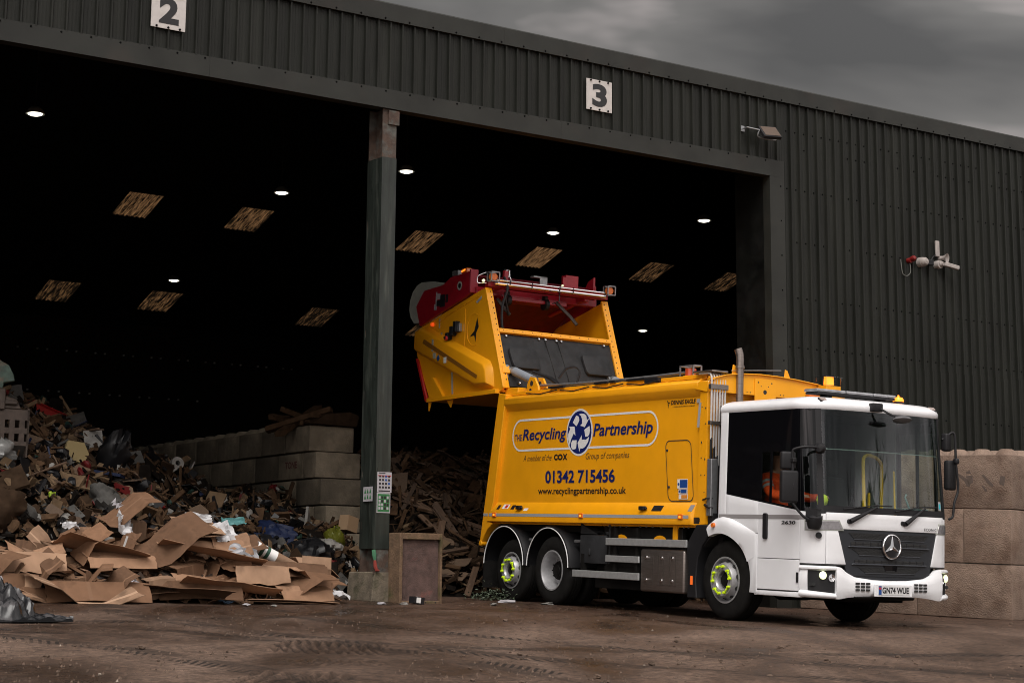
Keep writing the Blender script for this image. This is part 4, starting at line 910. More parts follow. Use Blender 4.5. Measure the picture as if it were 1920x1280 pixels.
# ---- roof lamps
lb = part('light_bar')
mb = MB(); mb.box(1.24, 1.50, -.90, .46, 2.992, 3.021); mb.box(1.3, 1.44, -.7, -.6, 2.95, 3.0); mb.box(1.3, 1.44, .25, .35, 2.95, 3.0); mb.build('base', BLK, lb, bevel=.008)
for (a, b_) in ((-.92, -.42), (-.40, .06), (.08, .47)):
    mb = MB(); mb.box(1.24, 1.50, a, b_, 3.022, 3.062); mb.build('lens', mat('bar_lens', (.36, .37, .39), .12, .35, var=.25, vscale=5, coat=.6), lb, bevel=.012, seg=2)
bc = part('beacon'); mb = MB(); mb.cyl((1.45, .56, 2.95), (1.45, .56, 2.985), .075, .07, 20); mb.build('base', BLK, bc)
mb = MB(); mb.lathe([(.072, 0), (.074, .02), (.058, .055), (.015, .065), (.012, .09), (0, .09)], (1.45, .56, 2.985), (0, 0, 1), 24); mb.build('lens', AMBL, bc)
bc = part('beacon'); mb = MB(); mb.cyl((.35, .0, 2.96), (.35, .0, 3.05), .105, .10, 20); mb.build('base', BLK, bc)
mb = MB(); mb.lathe([(.10, 0), (.10, .05), (.09, .06), (0, .06)], (.35, 0, 3.05), (0, 0, 1), 24); mb.build('lens', AMB, bc)
for y in (-.99, .985):
    mk = part('marker_lamp'); mb = MB(); mb.obox(P(UY(y), 2.895, -.01)+Vector((-.04, 0, 0)), (0, 1, 0), (.8, 0, -.6), (.6, 0, .8), .062, .04, .012); mb.build('lamp_body', BLK, mk, bevel=.006)
    mb = MB(); mb.obox(P(UY(y), 2.905, -.0)+Vector((-.04, 0, 0)), (0, 1, 0), (.8, 0, -.6), (.6, 0, .8), .05, .028, .012); mb.build('lens', mat('marker_lens', (.35, .28, .25), .2, .2, coat=.5), mk, bevel=.006)
# ---- inside of the cab
it = part('cab_interior')
mb = MB(); mb.prism([(1.45, .6), (1.70, .6), (1.70, 1.36), (1.66, 1.42), (1.50, 1.44), (1.42, 1.30)], 'y', -.98, .98); mb.build('dashboard', INTL, it, bevel=.03, seg=2)
for y in (-.62, .55):
    mb = MB(); mb.box(.28, .80, y-.25, y+.25, 1.0, 1.16); mb.hexa([(.20, y-.24, 1.12), (.34, y-.24, 1.12), (.34, y+.24, 1.12), (.20, y+.24, 1.12), (.05, y-.22, 1.86), (.16, y-.22, 1.86), (.16, y+.22, 1.86), (.05, y+.22, 1.86)]); mb.box(.06, .15, y-.13, y+.13, 1.90, 2.12); mb.box(.35, .7, y-.15, y+.15, .56, 1.0); mb.build('seat', INT, it, bevel=.04, seg=2).location.z = .13
mb = MB(); M = Matrix.Translation((1.22, -.62, 1.36)) @ Matrix.Rotation(radians(-28), 4, 'Y')
mb.lathe([(.22+.016*cos(a), .016*sin(a)) for a in np.linspace(0, 2*pi, 9)[:-1]], (0, 0, 0), (0, 0, 1), 36, close=True); mb.tube([(0, 0, -.25), (0, 0, 0)], .03, 8)
for k in range(3): a = radians(90+120*k); mb.tube([(0, 0, 0), (.21*cos(a), .21*sin(a), 0)], .014, 6)
xf(mb, M).build('steering_wheel', BLK, it)
mb = MB(); mb.tube([(1.50, -.08, 1.40), (1.47, -.08, 2.05), (1.46, -.06, 2.20), (1.42, .06, 2.24), (1.34, .30, 2.20), (1.28, .42, 2.10), (1.26, .44, 1.7), (1.26, .44, 1.2)], .024, 8); mb.tube([(1.46, .50, 1.45), (1.42, .51, 2.05)], .014, 7); mb.tube([(1.3, .18, 1.2), (1.3, .18, 1.75)], .018, 7); mb.build('handrail', YRAIL, it)
mb = MB(); mb.tube([(1.68, -.98, 1.47), (1.55, -.9, 1.62)], .014, 7); mb.build('dash_stem', GREY, it)
mb = MB(); blob(mb, (1.70, -.985, 1.60), .078, (1, 1, 1.15), 10, .05); mb.build('tennis_ball', mat('ball_felt', (.55, .62, .03), .9, bump=.3, bscale=40), it, smooth=80)
mb = MB(); mb.tube([P(UY(.55), 1.55, -.2), P(UY(.50), 1.70, -.22), P(UY(.53), 1.74, -.22)], .014, 7); mb.obox(P(UY(.5), 1.53, -.10), (0, 1, 0), (1, 0, 0), (0, 0, 1), .22, .06, .02); mb.build('dash_tray', mat('tray_teal', (.10, .16, .16), .4), it)

# ---- wheels
def tyre(mb, c, r, w, rr, sg):     # outer face at c, body going inwards (sg = +1 towards +y)
    prof = [(rr, .012), (rr+.02, .0), (r*.80, -.004), (r*.93, .008), (r*.975, .03), (r, .055), (r, w*.3), (r-.012, w*.3+.004), (r-.012, w*.3+.014), (r, w*.3+.018), (r, w*.5-.008), (r-.012, w*.5-.004), (r-.012, w*.5+.004), (r, w*.5+.008), (r, w*.7), (r-.012, w*.7+.004), (r-.012, w*.7+.014), (r, w*.7+.018), (r, w-.055), (r*.93, w-.01), (rr, w-.02)]
    mb.lathe(prof, c, (0, sg, 0), 56)
def wheel_single(x, yo, r, sg, name='wheel'):
    wl = part(name); rr = .305*(r/.53); c = (x, yo, r)
    mb = MB(); tyre(mb, c, r, .30, rr, sg); mb.build('tyre', RUB, wl, smooth=40)
    k = r/.53
    mb = MB(); mb.lathe([(rr+.006, .004), (rr+.006, -.006), (rr-.014, -.006), (rr-.022, .02), (.275*k, .06), (.262*k, .075), (.245*k, .03), (.225*k, -.035), (.215*k, -.055), (.135*k, -.058), (.125*k, -.045), (.115*k, -.02), (.115*k, .10)], c, (0, sg, 0), 56); mb.build('rim', RIM, wl, smooth=38)
    mb = MB(); mb.lathe([(.115*k, .05), (.10*k, .02), (.085*k, .0), (.07*k, -.02), (0, -.025)], c, (0, sg, 0), 28)
    mb.build('hub', DRK, wl)
    mb = MB()
    for i in range(10):
        a = 2*pi*i/10+.2; q = Vector((x+.247*k*cos(a), yo+sg*.022, r+.247*k*sin(a))); tt = Vector((-sin(a), 0, cos(a))); rd = Vector((cos(a), 0, sin(a)))
        nn = Vector((0, -sg*.5, 0))*0.9 + rd*.86; nn.normalize(); up = tt.cross(nn)
        mb.add([q + tt*.034*cos(b_) + up*.026*sin(b_) + nn*.007 for b_ in np.linspace(0, 2*pi, 13)[:-1]], [list(range(12))])
    mb.build('rim_hole', SEAM, wl, smooth=0, fix=False)
    mb = MB()
    for i in range(10):
        a = 2*pi*i/10 + .12; q = Vector((x+.182*k*cos(a), yo-sg*.055, r+.182*k*sin(a))); mb.cyl(q, q+Vector((0, -sg*.04, 0)), .020, .017, 8)
        at = a + (pi*1/10 if i % 2 == 0 else -pi/10)
        tip = Vector((x+.182*k*cos(at), yo-sg*.07, r+.182*k*sin(at))); dr = (tip-q); 
        mb.obox(q.lerp(tip, .5)+Vector((0, -sg*.012, 0)), dr.normalized(), Vector((0, 1, 0)), dr.normalized().cross(Vector((0, 1, 0))), dr.length*.42, .008, .010)
    mb.build('nut_indicator', LIME, wl, smooth=0)
    return wl
def wheel_dual(x, yo, r, sg):
    wl = part('wheel'); rr = .30; c = (x, yo, r)
    for k, off in enumerate((0, .335)):
        mb = MB(); tyre(mb, (x, yo+sg*off, r), r, .285, rr, sg); mb.build('tyre', RUB, wl, smooth=40)
    mb = MB(); mb.lathe([(rr+.008, .004), (rr+.008, -.006), (rr-.012, -.006), (rr-.022, .02), (.272, .05), (.262, .09), (.255, .16), (.235, .20), (.15, .215), (.145, .17), (0, .17)], c, (0, sg, 0), 56); mb.build('rim', RIM, wl, smooth=38)
    mb = MB(); mb.lathe([(.148, .21), (.145, .13), (.13, .105), (.09, .10), (.08, .085), (0, .08)], c, (0, sg, 0), 32)
    for i in range(8): a = 2*pi*i/8; q = Vector((x+.115*cos(a), yo+sg*.10, r+.115*sin(a))); mb.cyl(q, q+Vector((0, -sg*.02, 0)), .013, .013, 6)
    mb.build('hub', DRK, wl)
wheel_single(0, -1.20, .53, 1); wheel_single(0, 1.20, .53, -1); wheel_dual(-4.27, -1.215, .525, 1); wheel_dual(-4.27, 1.215, .525, -1); wheel_single(-5.48, -1.20, .49, 1); wheel_single(-5.48, 1.20, .49, -1)
# ---- chassis and what hangs on it
mb = MB()
for y in (-.42, .42): mb.box(-6.2, 1.6, y-.04, y+.04, .72, 1.0)
for x in (0, -4.27, -5.48): mb.cyl((x, -1.0, .50), (x, 1.0, .50), .09, .09, 12); mb.cyl((x, -.25, .5), (x, .25, .5), .22, .22, 16)
mb.box(-.9, 1.4, -.5, .5, .55, 1.1); mb.box(-3.5, -.6, -.55, .75, .45, .95); mb.box(-3.4, -.8, -1.0, -.62, .30, .55)
mb.cyl((-3.3, -.85, .55), (-2.6, -.85, .55), .20, .20, 16); mb.cyl((-2.5, -.8, .5), (-2.0, -.8, .5), .16, .16, 16); mb.box(-3.5, -.5, 1.0, 1.2, .3, 1.2)
for x in (-2.95, -2.35, -1.75, -1.15, -.7): mb.box(x, x+.06, -1.17, 1.17, .95, 1.27)
mb.box(-2.9, -1.0, -1.18, -1.10, .55, 1.2); mb.build('chassis', DRK, T, bevel=.008)
mb = MB()
for x in (-2.55, -1.60): mb.prism([(x-.17+.17*cos(a)+.25, 1.0+.10*sin(a)) for a in np.linspace(0, pi, 9)], 'y', -1.19, -1.185)
for x in (-2.8, -2.65, -2.5, -2.35, -2.0, -1.85, -1.7, -1.5, -.95, -.85): mb.cur = 1; mb.cyl((x, -1.18, 1.215), (x, -1.20, 1.215), .014, .012, 7); mb.cur = 0
mb.box(-1.20, -1.10, -1.2, -1.12, 1.04, 1.27); mb.build('body_mounting', [YEL, GAL], T)
mb = MB(); mb.box(-3.52, -2.84, -1.21, -.7, .66, 1.08); mb.prism([(-3.55, 1.26), (-3.05, 1.10), (-2.80, 1.14), (-2.80, 1.09), (-3.55, 1.09)], 'y', -1.19, -.8); mb.box(-3.27, -3.22, -1.235, -1.21, .78, .88); mb.box(-2.80, -2.76, -1.19, -1.12, .66, 1.24); mb.build('storage_box', RUBB, T, bevel=.025, seg=2)
sg_ = part('side_guard')
for (a, b_, z0, z1) in ((-2.765, -.80, .94, 1.045), (-2.765, -1.92, .698, .792), (-3.632, -1.92, .452, .556)):
    mb = MB(); mb.box(a, b_, -1.265, -1.235, z0, z1); mb.build('rail', ALU, sg_, bevel=.006)
mb = MB()
for x in (-2.6, -2.05): mb.box(x, x+.06, -1.234, -1.15, .46, 1.2)
mb.box(-3.45, -3.39, -1.234, -1.15, .46, .8); mb.build('bracket', DRK, sg_, smooth=0)
bx = part('battery_box')
mb = MB(); mb.box(-1.905, -.865, -1.245, -.75, .305, .905); mb.build('cover', STN, bx, bevel=.035, seg=3)
mb = MB()
for x in (-1.60, -1.46, -1.34, -1.20, -1.06): mb.box(x, x+.012, -1.2475, -1.244, .40, .82)
mb.box(-1.76, -1.04, -1.2475, -1.244, .405, .412); mb.build('groove', mat('groove_dark', (.10, .085, .075), .5, .6), bx, smooth=0)
mb = MB()
for x in (-1.75, -1.38, -1.13):
    for z in (.47, .785): mb.lathe([(.026, 0), (.022, .016), (.012, .022), (0, .022)], (x, -1.244, z), (0, -1, 0), 14)
mb.build('bolt', CHR, bx)
mb = MB(); mb.prism([(-.84, .98), (-.62, 1.26), (-.34, 1.26), (-.31, 1.15), (-.48, .98), (-.58, .80), (-.61, .5), (-.58, .26), (-.80, .26), (-.78, .6)], 'y', -1.235, -1.0); mb.build('front_mudguard', BLK, T, bevel=.012)
mb = MB(); a_ = np.linspace(radians(10), radians(178), 22)
G = [[(-.03+.625*cos(a), yy, .54+.625*sin(a)) for yy in (-1.2, -.6)] for a in a_]; H = [[(-.03+.645*cos(a), yy, .54+.645*sin(a)) for yy in (-1.2, -.6)] for a in a_]; mb.grid(G, H); mb.build('wheel_arch', SEAM, T)
mb = MB(); mb.box(-.72, -.67, -1.243, -1.236, .44, .56); mb.build('side_reflector', mat('orange_reflector', (.8, .14, .02), .3, emit=(.9, .15, .02), es=.25), T, smooth=0)  # reflector's gleam put in as a faint glow of its own
for (x, r_) in ((-5.67, .60), (-4.37, .59)):
    mg = part('rear_mudguard'); a_ = np.linspace(radians(0), radians(180), 28); zc = .58
    prof = lambda a, yy, rr: (x+rr*cos(a), yy, zc+rr*sin(a))
    mb = MB(); mb.grid([[prof(a, -1.245, r_), prof(a, -1.235, r_+.03), prof(a, -1.15, r_+.06), prof(a, -.62, r_+.06)] for a in a_], [[prof(a, -1.235, r_-.01), prof(a, -1.225, r_+.01), prof(a, -1.15, r_+.04), prof(a, -.62, r_+.04)] for a in a_]); mb.build('guard', RUBB if False else BLK, mg, smooth=50)
    mb = MB(); mb.tube([prof(a, -1.246, r_) for a in a_], .0085, 6); mb.build('edge_trim', WHTV, mg)
    mb = MB(); mb.tube([(x+r_-.08, -1.0, 1.02), (x+r_-.08, -1.25, 1.02)] if False else [(x+.62, -1.14, .98), (x+.78, -1.14, .98)], .025, 8); mb.build('stay', GAL, mg)
mb = MB(); mb.box(-6.30, -6.27, -1.24, -.65, .19, .62); mb.build('mudflap', RUB, T, smooth=0)
mb = MB(); mb.tube([(-6.10, -.9, 1.1), (-5.2, -.9, 1.1)], .03, 6); mb.box(-6.2, -3.7, -1.1, -.3, 1.12, 1.25); mb.build('sub_frame', DRK, T)
# ---- the hopper body
def xr(z): return float(np.interp(z, [.9, 1.25, 1.56, 3.15, 3.33], [-6.32, -6.18, -6.01, -5.76, -5.74]))
mb = MB(); G = []; H = []
for i in range(31):
    t_ = i/30; row = []; row2 = []
    for j in range(11):
        z = 1.5+1.6*j/10; a = xr(z)-.02; x = a+(-.60-a)*t_; bul = .018*sin(pi*t_)*sin(pi*j/10)
        row.append((x, -1.185-bul, z)); row2.append((x, -1.14, z))
    G.append(row); H.append(row2)
mb.grid(G, H); mb.build('side_panel', YEL, T, smooth=50)
def sidep(x, z): # outward surface of the panel for lettering
    a = xr(z)-.02; t_ = (x-a)/(-.60-a); return -1.185-.018*sin(pi*min(max(t_, 0), 1))*sin(pi*min(max((z-1.5)/1.6, 0), 1))
mb = MB(); mb.prism([(-6.0, 1.3), (-.5, 1.3), (-.5, 3.2), (-5.75, 3.2)], 'y', 1.15, 1.22); mb.box(-.50, -.46, -1.16, 1.16, 1.2, 3.24); mb.prism([(-6.2, 1.22), (-.5, 1.22), (-.5, 1.27), (-6.2, 1.27)], 'y', -1.18, 1.18); mb.build('far_side_panel', YEL, T)
mb = MB(); pr = [(-1.185, 1.57), (-1.275, 1.395), (-1.278, 1.255), (-1.18, 1.245)]
xl = [xr(z) for _, z in pr]; xf_ = [-.615, -.725, -.70, -.68]
mb.add([(xl[i], p[0], p[1]) for i, p in enumerate(pr)] + [(xf_[i], p[0], p[1]) for i, p in enumerate(pr)], [(0, 1, 2, 3), (7, 6, 5, 4)] + [(i, i+4, (i+1) % 4+4, (i+1) % 4) for i in range(4)])
mb.build('skirt', YEL, T, bevel=.006)
mb = MB(); pr = [(-1.18, 3.02), (-1.268, 3.14), (-1.275, 3.225), (-1.20, 3.275), (-1.0, 3.305), (-1.0, 3.2)]
mb.add([(xr(p[1])-.02, p[0], p[1]) for p in pr] + [(-.60 if p[1] > 3.1 else -.56, p[0], p[1]) for p in pr], [tuple(range(6)), tuple(range(11, 5, -1))] + [(i, i+6, (i+1) % 6+6, (i+1) % 6) for i in range(6)])
mb.build('top_lip', YEL, T, bevel=.006)
mb = MB(); mb.prism([(-5.965, 3.335), (-5.74, 3.30), (-5.765, 3.15), (-6.015, 1.56), (-6.16, 1.25), (-6.02, 1.22), (-6.17, 1.13), (-6.29, 1.0), (-6.345, .89), (-6.405, .885)], 'y', -1.262, -1.08); mb.cyl((-6.37, -1.27, .90), (-6.37, -1.06, .90), .045, .045, 14)
mb.prism([(-5.965, 3.335), (-5.74, 3.30), (-5.765, 3.15), (-6.015, 1.56), (-6.16, 1.25), (-6.40, .9), (-6.43, .89)], 'y', 1.262, 1.08); mb.build('rear_post', YEL, T, bevel=.008)
mb = MB(); mb.prism([(-.70, 1.245), (-.43, 1.265), (-.425, 3.10), (-.60, 3.10), (-.62, 1.57), (-.73, 1.39)], 'y', -1.225, -1.10)
mb.hexa([(-.66, -1.275, 3.13), (-.425, -1.235, 3.08), (-.425, -1.0, 3.08), (-.66, -1.0, 3.13), (-.66, -1.275, 3.225), (-.40, -1.24, 3.24), (-.40, -1.0, 3.30), (-.66, -1.0, 3.30)]); mb.build('front_post', YEL, T, bevel=.006)
mb = MB()
for z in np.arange(1.7, 3.0, .235):
    for x in (-.545, -.465):
        if random.random() < .8: mb.cyl((x, -1.224, z+random.uniform(-.03, .03)), (x, -1.2275, z), .009, .009, 7)
mb.build('rivet', SEAM, T, smooth=0)
mb = MB(); mb.box(-5.75, -.5, -1.02, 1.02, 3.255, 3.30); mb.box(-5.7, -.55, -1.16, -1.12, 3.29, 3.345)
for x in np.arange(-5.3, -.9, .62): mb.box(x, x+.06, -1.0, 1.0, 3.30, 3.36)
mb.build('top_deck', YEL, T, bevel=.004)
mb = MB(); mb.tube([(-5.15, -.98, 3.44), (-4.2, -.98, 3.415), (-2.6, -.98, 3.405), (-1.25, -.98, 3.42)], .022, 8); mb.build('top_pipe', GAL, T)
mb = MB()
for (a, b_) in ((-4.55, -4.15), (-3.3, -2.95), (-2.45, -2.0), (-2.9, -2.75)): mb.box(a, b_, -1.19, -1.02, 3.345, 3.375)
for (a, b_) in ((-5.2, -4.3), (-4.2, -3.4), (-3.3, -2.5), (-2.4, -1.6)): mb.tube([(a, -1.21, 3.30), ((a+b_)/2, -1.235, 3.265), (b_, -1.21, 3.31)], .010, 5)
mb.box(-1.95, -1.62, -1.22, -1.12, 3.29, 3.36); mb.tube([(-5.0, -1.0, 3.37), (-3.0, -1.05, 3.36), (-.9, -1.0, 3.37)], .016, 5); mb.build('cable', BLK, T)
wl_ = part('work_lamp')
mb = MB(); mb.box(-1.26, -.90, -1.13, -.96, 3.29, 3.345)
for (x, y) in ((-1.24, -1.12), (-.93, -1.12), (-1.24, -.98), (-.93, -.98)): mb.box(x, x+.02, y, y+.02, 3.345, 3.50)
mb.box(-1.24, -.91, -1.12, -1.10, 3.485, 3.505); mb.box(-1.24, -.91, -.98, -.96, 3.485, 3.505); mb.box(-1.24, -1.22, -1.12, -.96, 3.485, 3.505); mb.box(-.93, -.91, -1.12, -.96, 3.485, 3.505); mb.build('cage', GAL, wl_, smooth=0)
mb = MB(); mb.cyl((-1.07, -1.04, 3.35), (-1.07, -1.04, 3.46), .085, .08, 18); mb.build('lens', mat('red_amber_lens', (.45, .06, .02), .25, coat=.5), wl_)
mb = MB(); mb.box(-1.10, -.86, -1.15, -.94, 3.30, 3.352); mb.build('bracket', YEL, wl_)
# cross beam over the cab, pipes and exhaust behind the cab
mb = MB(); tp = [(-1.2, 3.27), (-1.0, 3.325), (-.7, 3.361), (-.4, 3.374), (-.1, 3.370), (.25, 3.35), (.65, 3.312), (.95, 3.25), (1.2, 3.18)]
mb.prism([(-1.2, 3.085)] + tp + [(1.2, 3.085)], 'x', -.44, -.33); mb.prism([(-1.22, 3.25)] + [(a, b_) for a, b_ in tp] + [(1.2, 3.19)] + [(a, b_+.014) for a, b_ in tp[::-1]], 'x', -.46, -.29)
mb.box(-.33, -.315, -.48, -.10, 2.88, 3.325)
for y in (-.87, .07): mb.prism([(y, 3.34), (y+.13, 3.34), (y+.06, 3.48), (y+.02, 3.49)], 'x', -.36, -.345)
mb.box(-.42, -.14, .67, .95, 2.93, 3.30); mb.build('cross_beam', YEL, T, bevel=.005)
mb = MB()
for (y, z, r_) in ((-.42, 3.27, .012), (-.18, 3.27, .012), (-.43, 3.0, .012), (-.29, 3.0, .012), (-.16, 3.0, .012), (-.30, 3.14, .032), (-.37, 3.22, .008), (-.24, 3.22, .008), (-.02, 3.12, .008), (.04, 3.12, .008), (-.62, 3.12, .008), (-.56, 3.12, .008)): mb.cyl((-.316, y, z), (-.3135, y, z), r_, r_, 12)
mb.build('bolt_hole', SEAM, T, smooth=0)
bc = part('beacon'); mb = MB(); mb.box(-.36, -.12, .66, .96, 3.30, 3.318)
for (x, y) in ((-.36, .66), (-.14, .66), (-.36, .94), (-.14, .94)): mb.box(x, x+.012, y, y+.012, 3.31, 3.43)
mb.box(-.37, -.12, .655, .965, 3.425, 3.435); mb.build('cage', CLR, bc, smooth=0)
mb = MB(); mb.cyl((-.24, .81, 3.32), (-.24, .81, 3.42), .075, .07, 20); mb.build('lens', AMBL, bc)
mb = MB(); mb.tube([(-.33, .0, 3.47), (-.33, -.4, 3.44), (-.33, -.9, 3.40)], .006, 5); mb.build('tie_rod', GAL, T)
mb = MB(); mb.cyl((-.30, -.765, 1.6), (-.30, -.765, 3.47), .052, .052, 20); mb.cyl((-.30, -.765, 3.44), (-.30, -.765, 3.475), .066, .066, 20); mb.tube([(-.30, -.765, 3.46), (-.30, -.765, 3.56), (-.308, -.77, 3.64), (-.325, -.785, 3.71)], [.054, .054, .055, .057], 20); mb.build('exhaust_pipe', STN, T)
mb = MB(); 
for i in range(6):
    y = -1.225+.047*i; zb = 2.43-.12*i; mb.tube([(-.62, y, 3.345), (-.44, y, 3.345), (-.37, y, 3.33), (-.345, y, 3.27), (-.34, y, 3.1), (-.34, y, zb)], .0145, 8)
mb.build('hydraulic_pipe', mat('pipe_metal', (.66, .65, .63), .3, .5), T)
mb = MB(); mb.box(-.37, -.30, -1.26, -.96, 3.12, 3.19); mb.box(-.37, -.30, -1.26, -.94, 2.63, 2.68); mb.box(-.75, -.3, -1.25, -.97, 3.36, 3.385); mb.build('pipe_clamp', STN, T, bevel=.004)
mb = MB(); 
for i in range(4): y = -1.22+.05*i; mb.tube([(-.34, y, 2.45-.12*i), (-.35, y+.01, 2.0), (-.38, y+.05, 1.4), (-.45, y+.1, 1.1)], .018, 6)
mb.box(-.36, -.25, -1.05, .9, .9, 2.9); mb.box(-.40, -.28, -1.20, -1.08, 1.25, 1.42); mb.tube([(-.5, -1.22, 1.60), (-.36, -1.26, 1.62), (-.3, -1.2, 1.62)], .012, 6); mb.tube([(-.43, -1.24, 1.53), (-.33, -1.25, 1.50), (-.3, -1.2, 1.50)], .02, 6); mb.build('hose', BLK, T)
mb = MB(); mb.box(-.40, -.30, -1.235, -1.12, 1.38, 2.16); mb.build('cable_duct', GAL, T, bevel=.006)
# side marker lights, stickers, stripe
mb = MB(); mb.add([(xr(1.338)+.02, -1.2795, 1.338), (-.74, -1.2795, 1.338), (-.74, -1.2795, 1.385), (xr(1.385)+.0, -1.2795, 1.385)], [(0, 1, 2, 3)]); mb.box(-6.31, -6.17, -1.2645, -1.262, 1.338, 1.383); mb.build('reflective_strip', STRIPE, T, smooth=0)
for x in (-5.93, -3.41, -.92):
    ml = part('side_marker'); mb = MB(); mb.box(x-.055, x+.055, -1.295, -1.279, 1.325, 1.40); mb.build('lens', AMB, ml, bevel=.006); mb = MB(); mb.box(x-.018, x+.018, -1.302, -1.294, 1.345, 1.375); mb.build('bulb', AMBL, ml)
def dec(mb, x0, x1, z0, z1, c, e=.0035):
    mb.cur = c; y = lambda z: float(np.interp(z, [1.395, 1.57], [-1.275, -1.185]))-e
    mb.add([(x0, y(z0), z0), (x1, y(z0), z0), (x1+.02, y(z1), z1), (x0+.02, y(z1), z1)], [(0, 1, 2, 3)])
mb = MB(); dec(mb, -5.93, -5.85, 1.45, 1.52, 1); dec(mb, -5.77, -5.58, 1.46, 1.53, 2); dec(mb, -5.70, -5.62, 1.47, 1.52, 3, .005); dec(mb, -5.50, -5.40, 1.45, 1.52, 1); dec(mb, -5.10, -4.98, 1.43, 1.47, 2); dec(mb, -1.66, -1.42, 1.44, 1.52, 1); dec(mb, -.80, -.70, 1.44, 1.53, 4); mb.build('sticker', [BLKV, BLKV, WHTV, REDV, DSTRIPE], T, smooth=0)
for x in (-5.22, -1.86): sl = part('side_camera'); mb = MB(); mb.box(x-.05, x+.07, -1.30, -1.235, 1.45, 1.51); mb.cyl((x+.07, -1.27, 1.48), (x+.11, -1.27, 1.475), .02, .02, 10); mb.build('camera_body', BLK, sl, bevel=.008)
mb = MB(); mb.cur = 0; y = -1.2275
mb.add([(-.70, -1.207, 3.0), (-.56, -1.207, 3.0), (-.56, -1.207, 2.945), (-.70, -1.207, 2.945)], [(0, 1, 2, 3)]); mb.add([(-.62, -1.228, 2.945), (-.565, -1.228, 2.945), (-.60, -1.228, 2.60), (-.655, -1.228, 2.60)], [(0, 1, 2, 3)])
mb.build('corner_reflector', STRIPE, T, smooth=0)
mb = MB(); mb.box(-.69, -.56, -1.226, -1.22, 1.27, 1.36); mb.box(-.66, -.55, -1.229, -1.226, 1.30, 1.345); mb.build('data_plate', [BLKV], T, smooth=0)
ad = part('access_door')
def shear(p): return (p[0]-.105*(p[1]-2.0), p[1])
out = [shear(p) for p in rrect(-1.385, -.785, 1.575, 2.44, .10)]; inn = [shear(p) for p in rrect(-1.372, -.798, 1.588, 2.427, .09)]
mb = MB(); n_ = len(out); sy = lambda x, z: sidep(x, z)
mb.add([(p[0], sy(*p)-.002, p[1]) for p in inn], [list(range(n_))]); mb.build('door_skin', YEL, ad, smooth=0, fix=False)
mb = MB(); mb.add([(p[0], sy(*p)-.006, p[1]) for p in out] + [(p[0], sy(*p)-.006, p[1]) for p in inn], [(i, (i+1) % n_, n_+(i+1) % n_, n_+i) for i in range(n_)]); mb.build('seal', SEAM, ad, smooth=0, fix=False)
mb = MB()
for z in (1.78, 2.3): mb.cyl((-1.345-.105*(z-2), -1.19, z), (-1.345-.105*(z-2), -1.205, z), .018, .018, 10)
mb.build('lock', SEAM, ad)
mb = MB(); y = -1.1965
def fl(mb, x0, x1, z0, z1, c, y_): mb.cur = c; mb.add([(x0, y_, z0), (x1, y_, z0), (x1, y_, z1), (x0, y_, z1)], [(0, 1, 2, 3)])
fl(mb, -1.12, -.88, 1.76, 1.89, 0, y-.002); fl(mb, -1.06, -.885, 1.77, 1.88, 1, y-.004); fl(mb, -1.09, -.88, 1.69, 1.75, 0, y-.002); fl(mb, -1.04, -.90, 1.695, 1.745, 1, y-.004); fl(mb, -1.08, -.87, 1.61, 1.68, 0, y-.002); fl(mb, -1.02, -.88, 1.62, 1.67, 2, y-.004)
mb.cur = 1; mb.cyl((-1.09, y-.001, 1.82), (-1.09, y-.005, 1.82), .02, .02, 12); mb.cyl((-1.065, y-.001, 1.72), (-1.065, y-.005, 1.72), .018, .018, 12); mb.build('notice', [WHTV, BLUE, mat('orange_print', (.7, .25, .03), .5)], ad, smooth=0)
# lettering
lt = part('lettering')
fs_ = lambda a, b_: (a, sidep(a, b_)-.004, b_)
def letters(name, items, m):
    mb = MB()
    for it_ in items: put_text(mb, it_[0], fs_, *it_[1:5], **it_[5])
    mb.build(name, m, lt, smooth=0, fix=False)
letters('company_name', [('THE', -5.53, -5.315, 2.545, .10, dict(bold=.012)), ('Recycling', -5.285, -4.005, 2.545, .18, dict(bold=.022, shear=.16)), ('Partnership', -3.26, -1.74, 2.555,   .19, dict(bold=.022, shear=.16))], NAVY)
letters('strapline', [('A member of the', -5.235, -4.40, 2.215, .092, dict(shear=.25)), ('Group of companies', -3.44, -2.30, 2.215, .092, dict(shear=.25))], mat('brown_vinyl', (.09, .05, .02), .5))
letters('group_name', [('C', -4.33, -4.225, 2.215, .092, dict(bold=.06)), ('O', -4.225, -4.08, 2.215, .092, dict(bold=.06)), ('X', -4.08, -3.95, 2.215, .092, dict(bold=.06))], BLKV)
letters('phone_number', [('01342 715456', -4.57, -2.66, 1.858, .197, dict(bold=.03, ref='0'))], NAVY)
letters('web_address', [('www.recyclingpartnership.co.uk', -4.775, -2.372, 1.693, .10, dict(bold=.02))], BLKV)
letters('maker_name', [('DENNIS EAGLE', -1.325, -.745, 2.945, .062, dict(bold=.03, shear=.15))], BLKV)
mb = MB(); put_text(mb, 'A TERBERG ENVIRONMENTAL COMPANY', fs_, -1.28, -.76, 2.905, .016, bold=.01); 
mb.add([fs_(*p) for p in ((-1.43, 3.02), (-1.395, 3.0), (-1.37, 2.965), (-1.395, 2.97))], [(0, 1, 2, 3)]); mb.add([fs_(*p) for p in ((-1.40, 2.975), (-1.335, 2.985), (-1.37, 2.96))], [(0, 1, 2)]); mb.add([fs_(*p) for p in ((-1.40, 2.965), (-1.375, 2.955), (-1.385, 2.89))], [(0, 1, 2)])
mb.build('maker_mark', BLKV, lt, smooth=0, fix=False)
mb = MB(); oc, orr = (-3.632, 2.628), .355
o1 = rrect(-5.604, -1.604, 2.372, 2.888, .255, 10); i1 = rrect(-5.572, -1.636, 2.404, 2.856, .223, 10); n_ = len(o1)
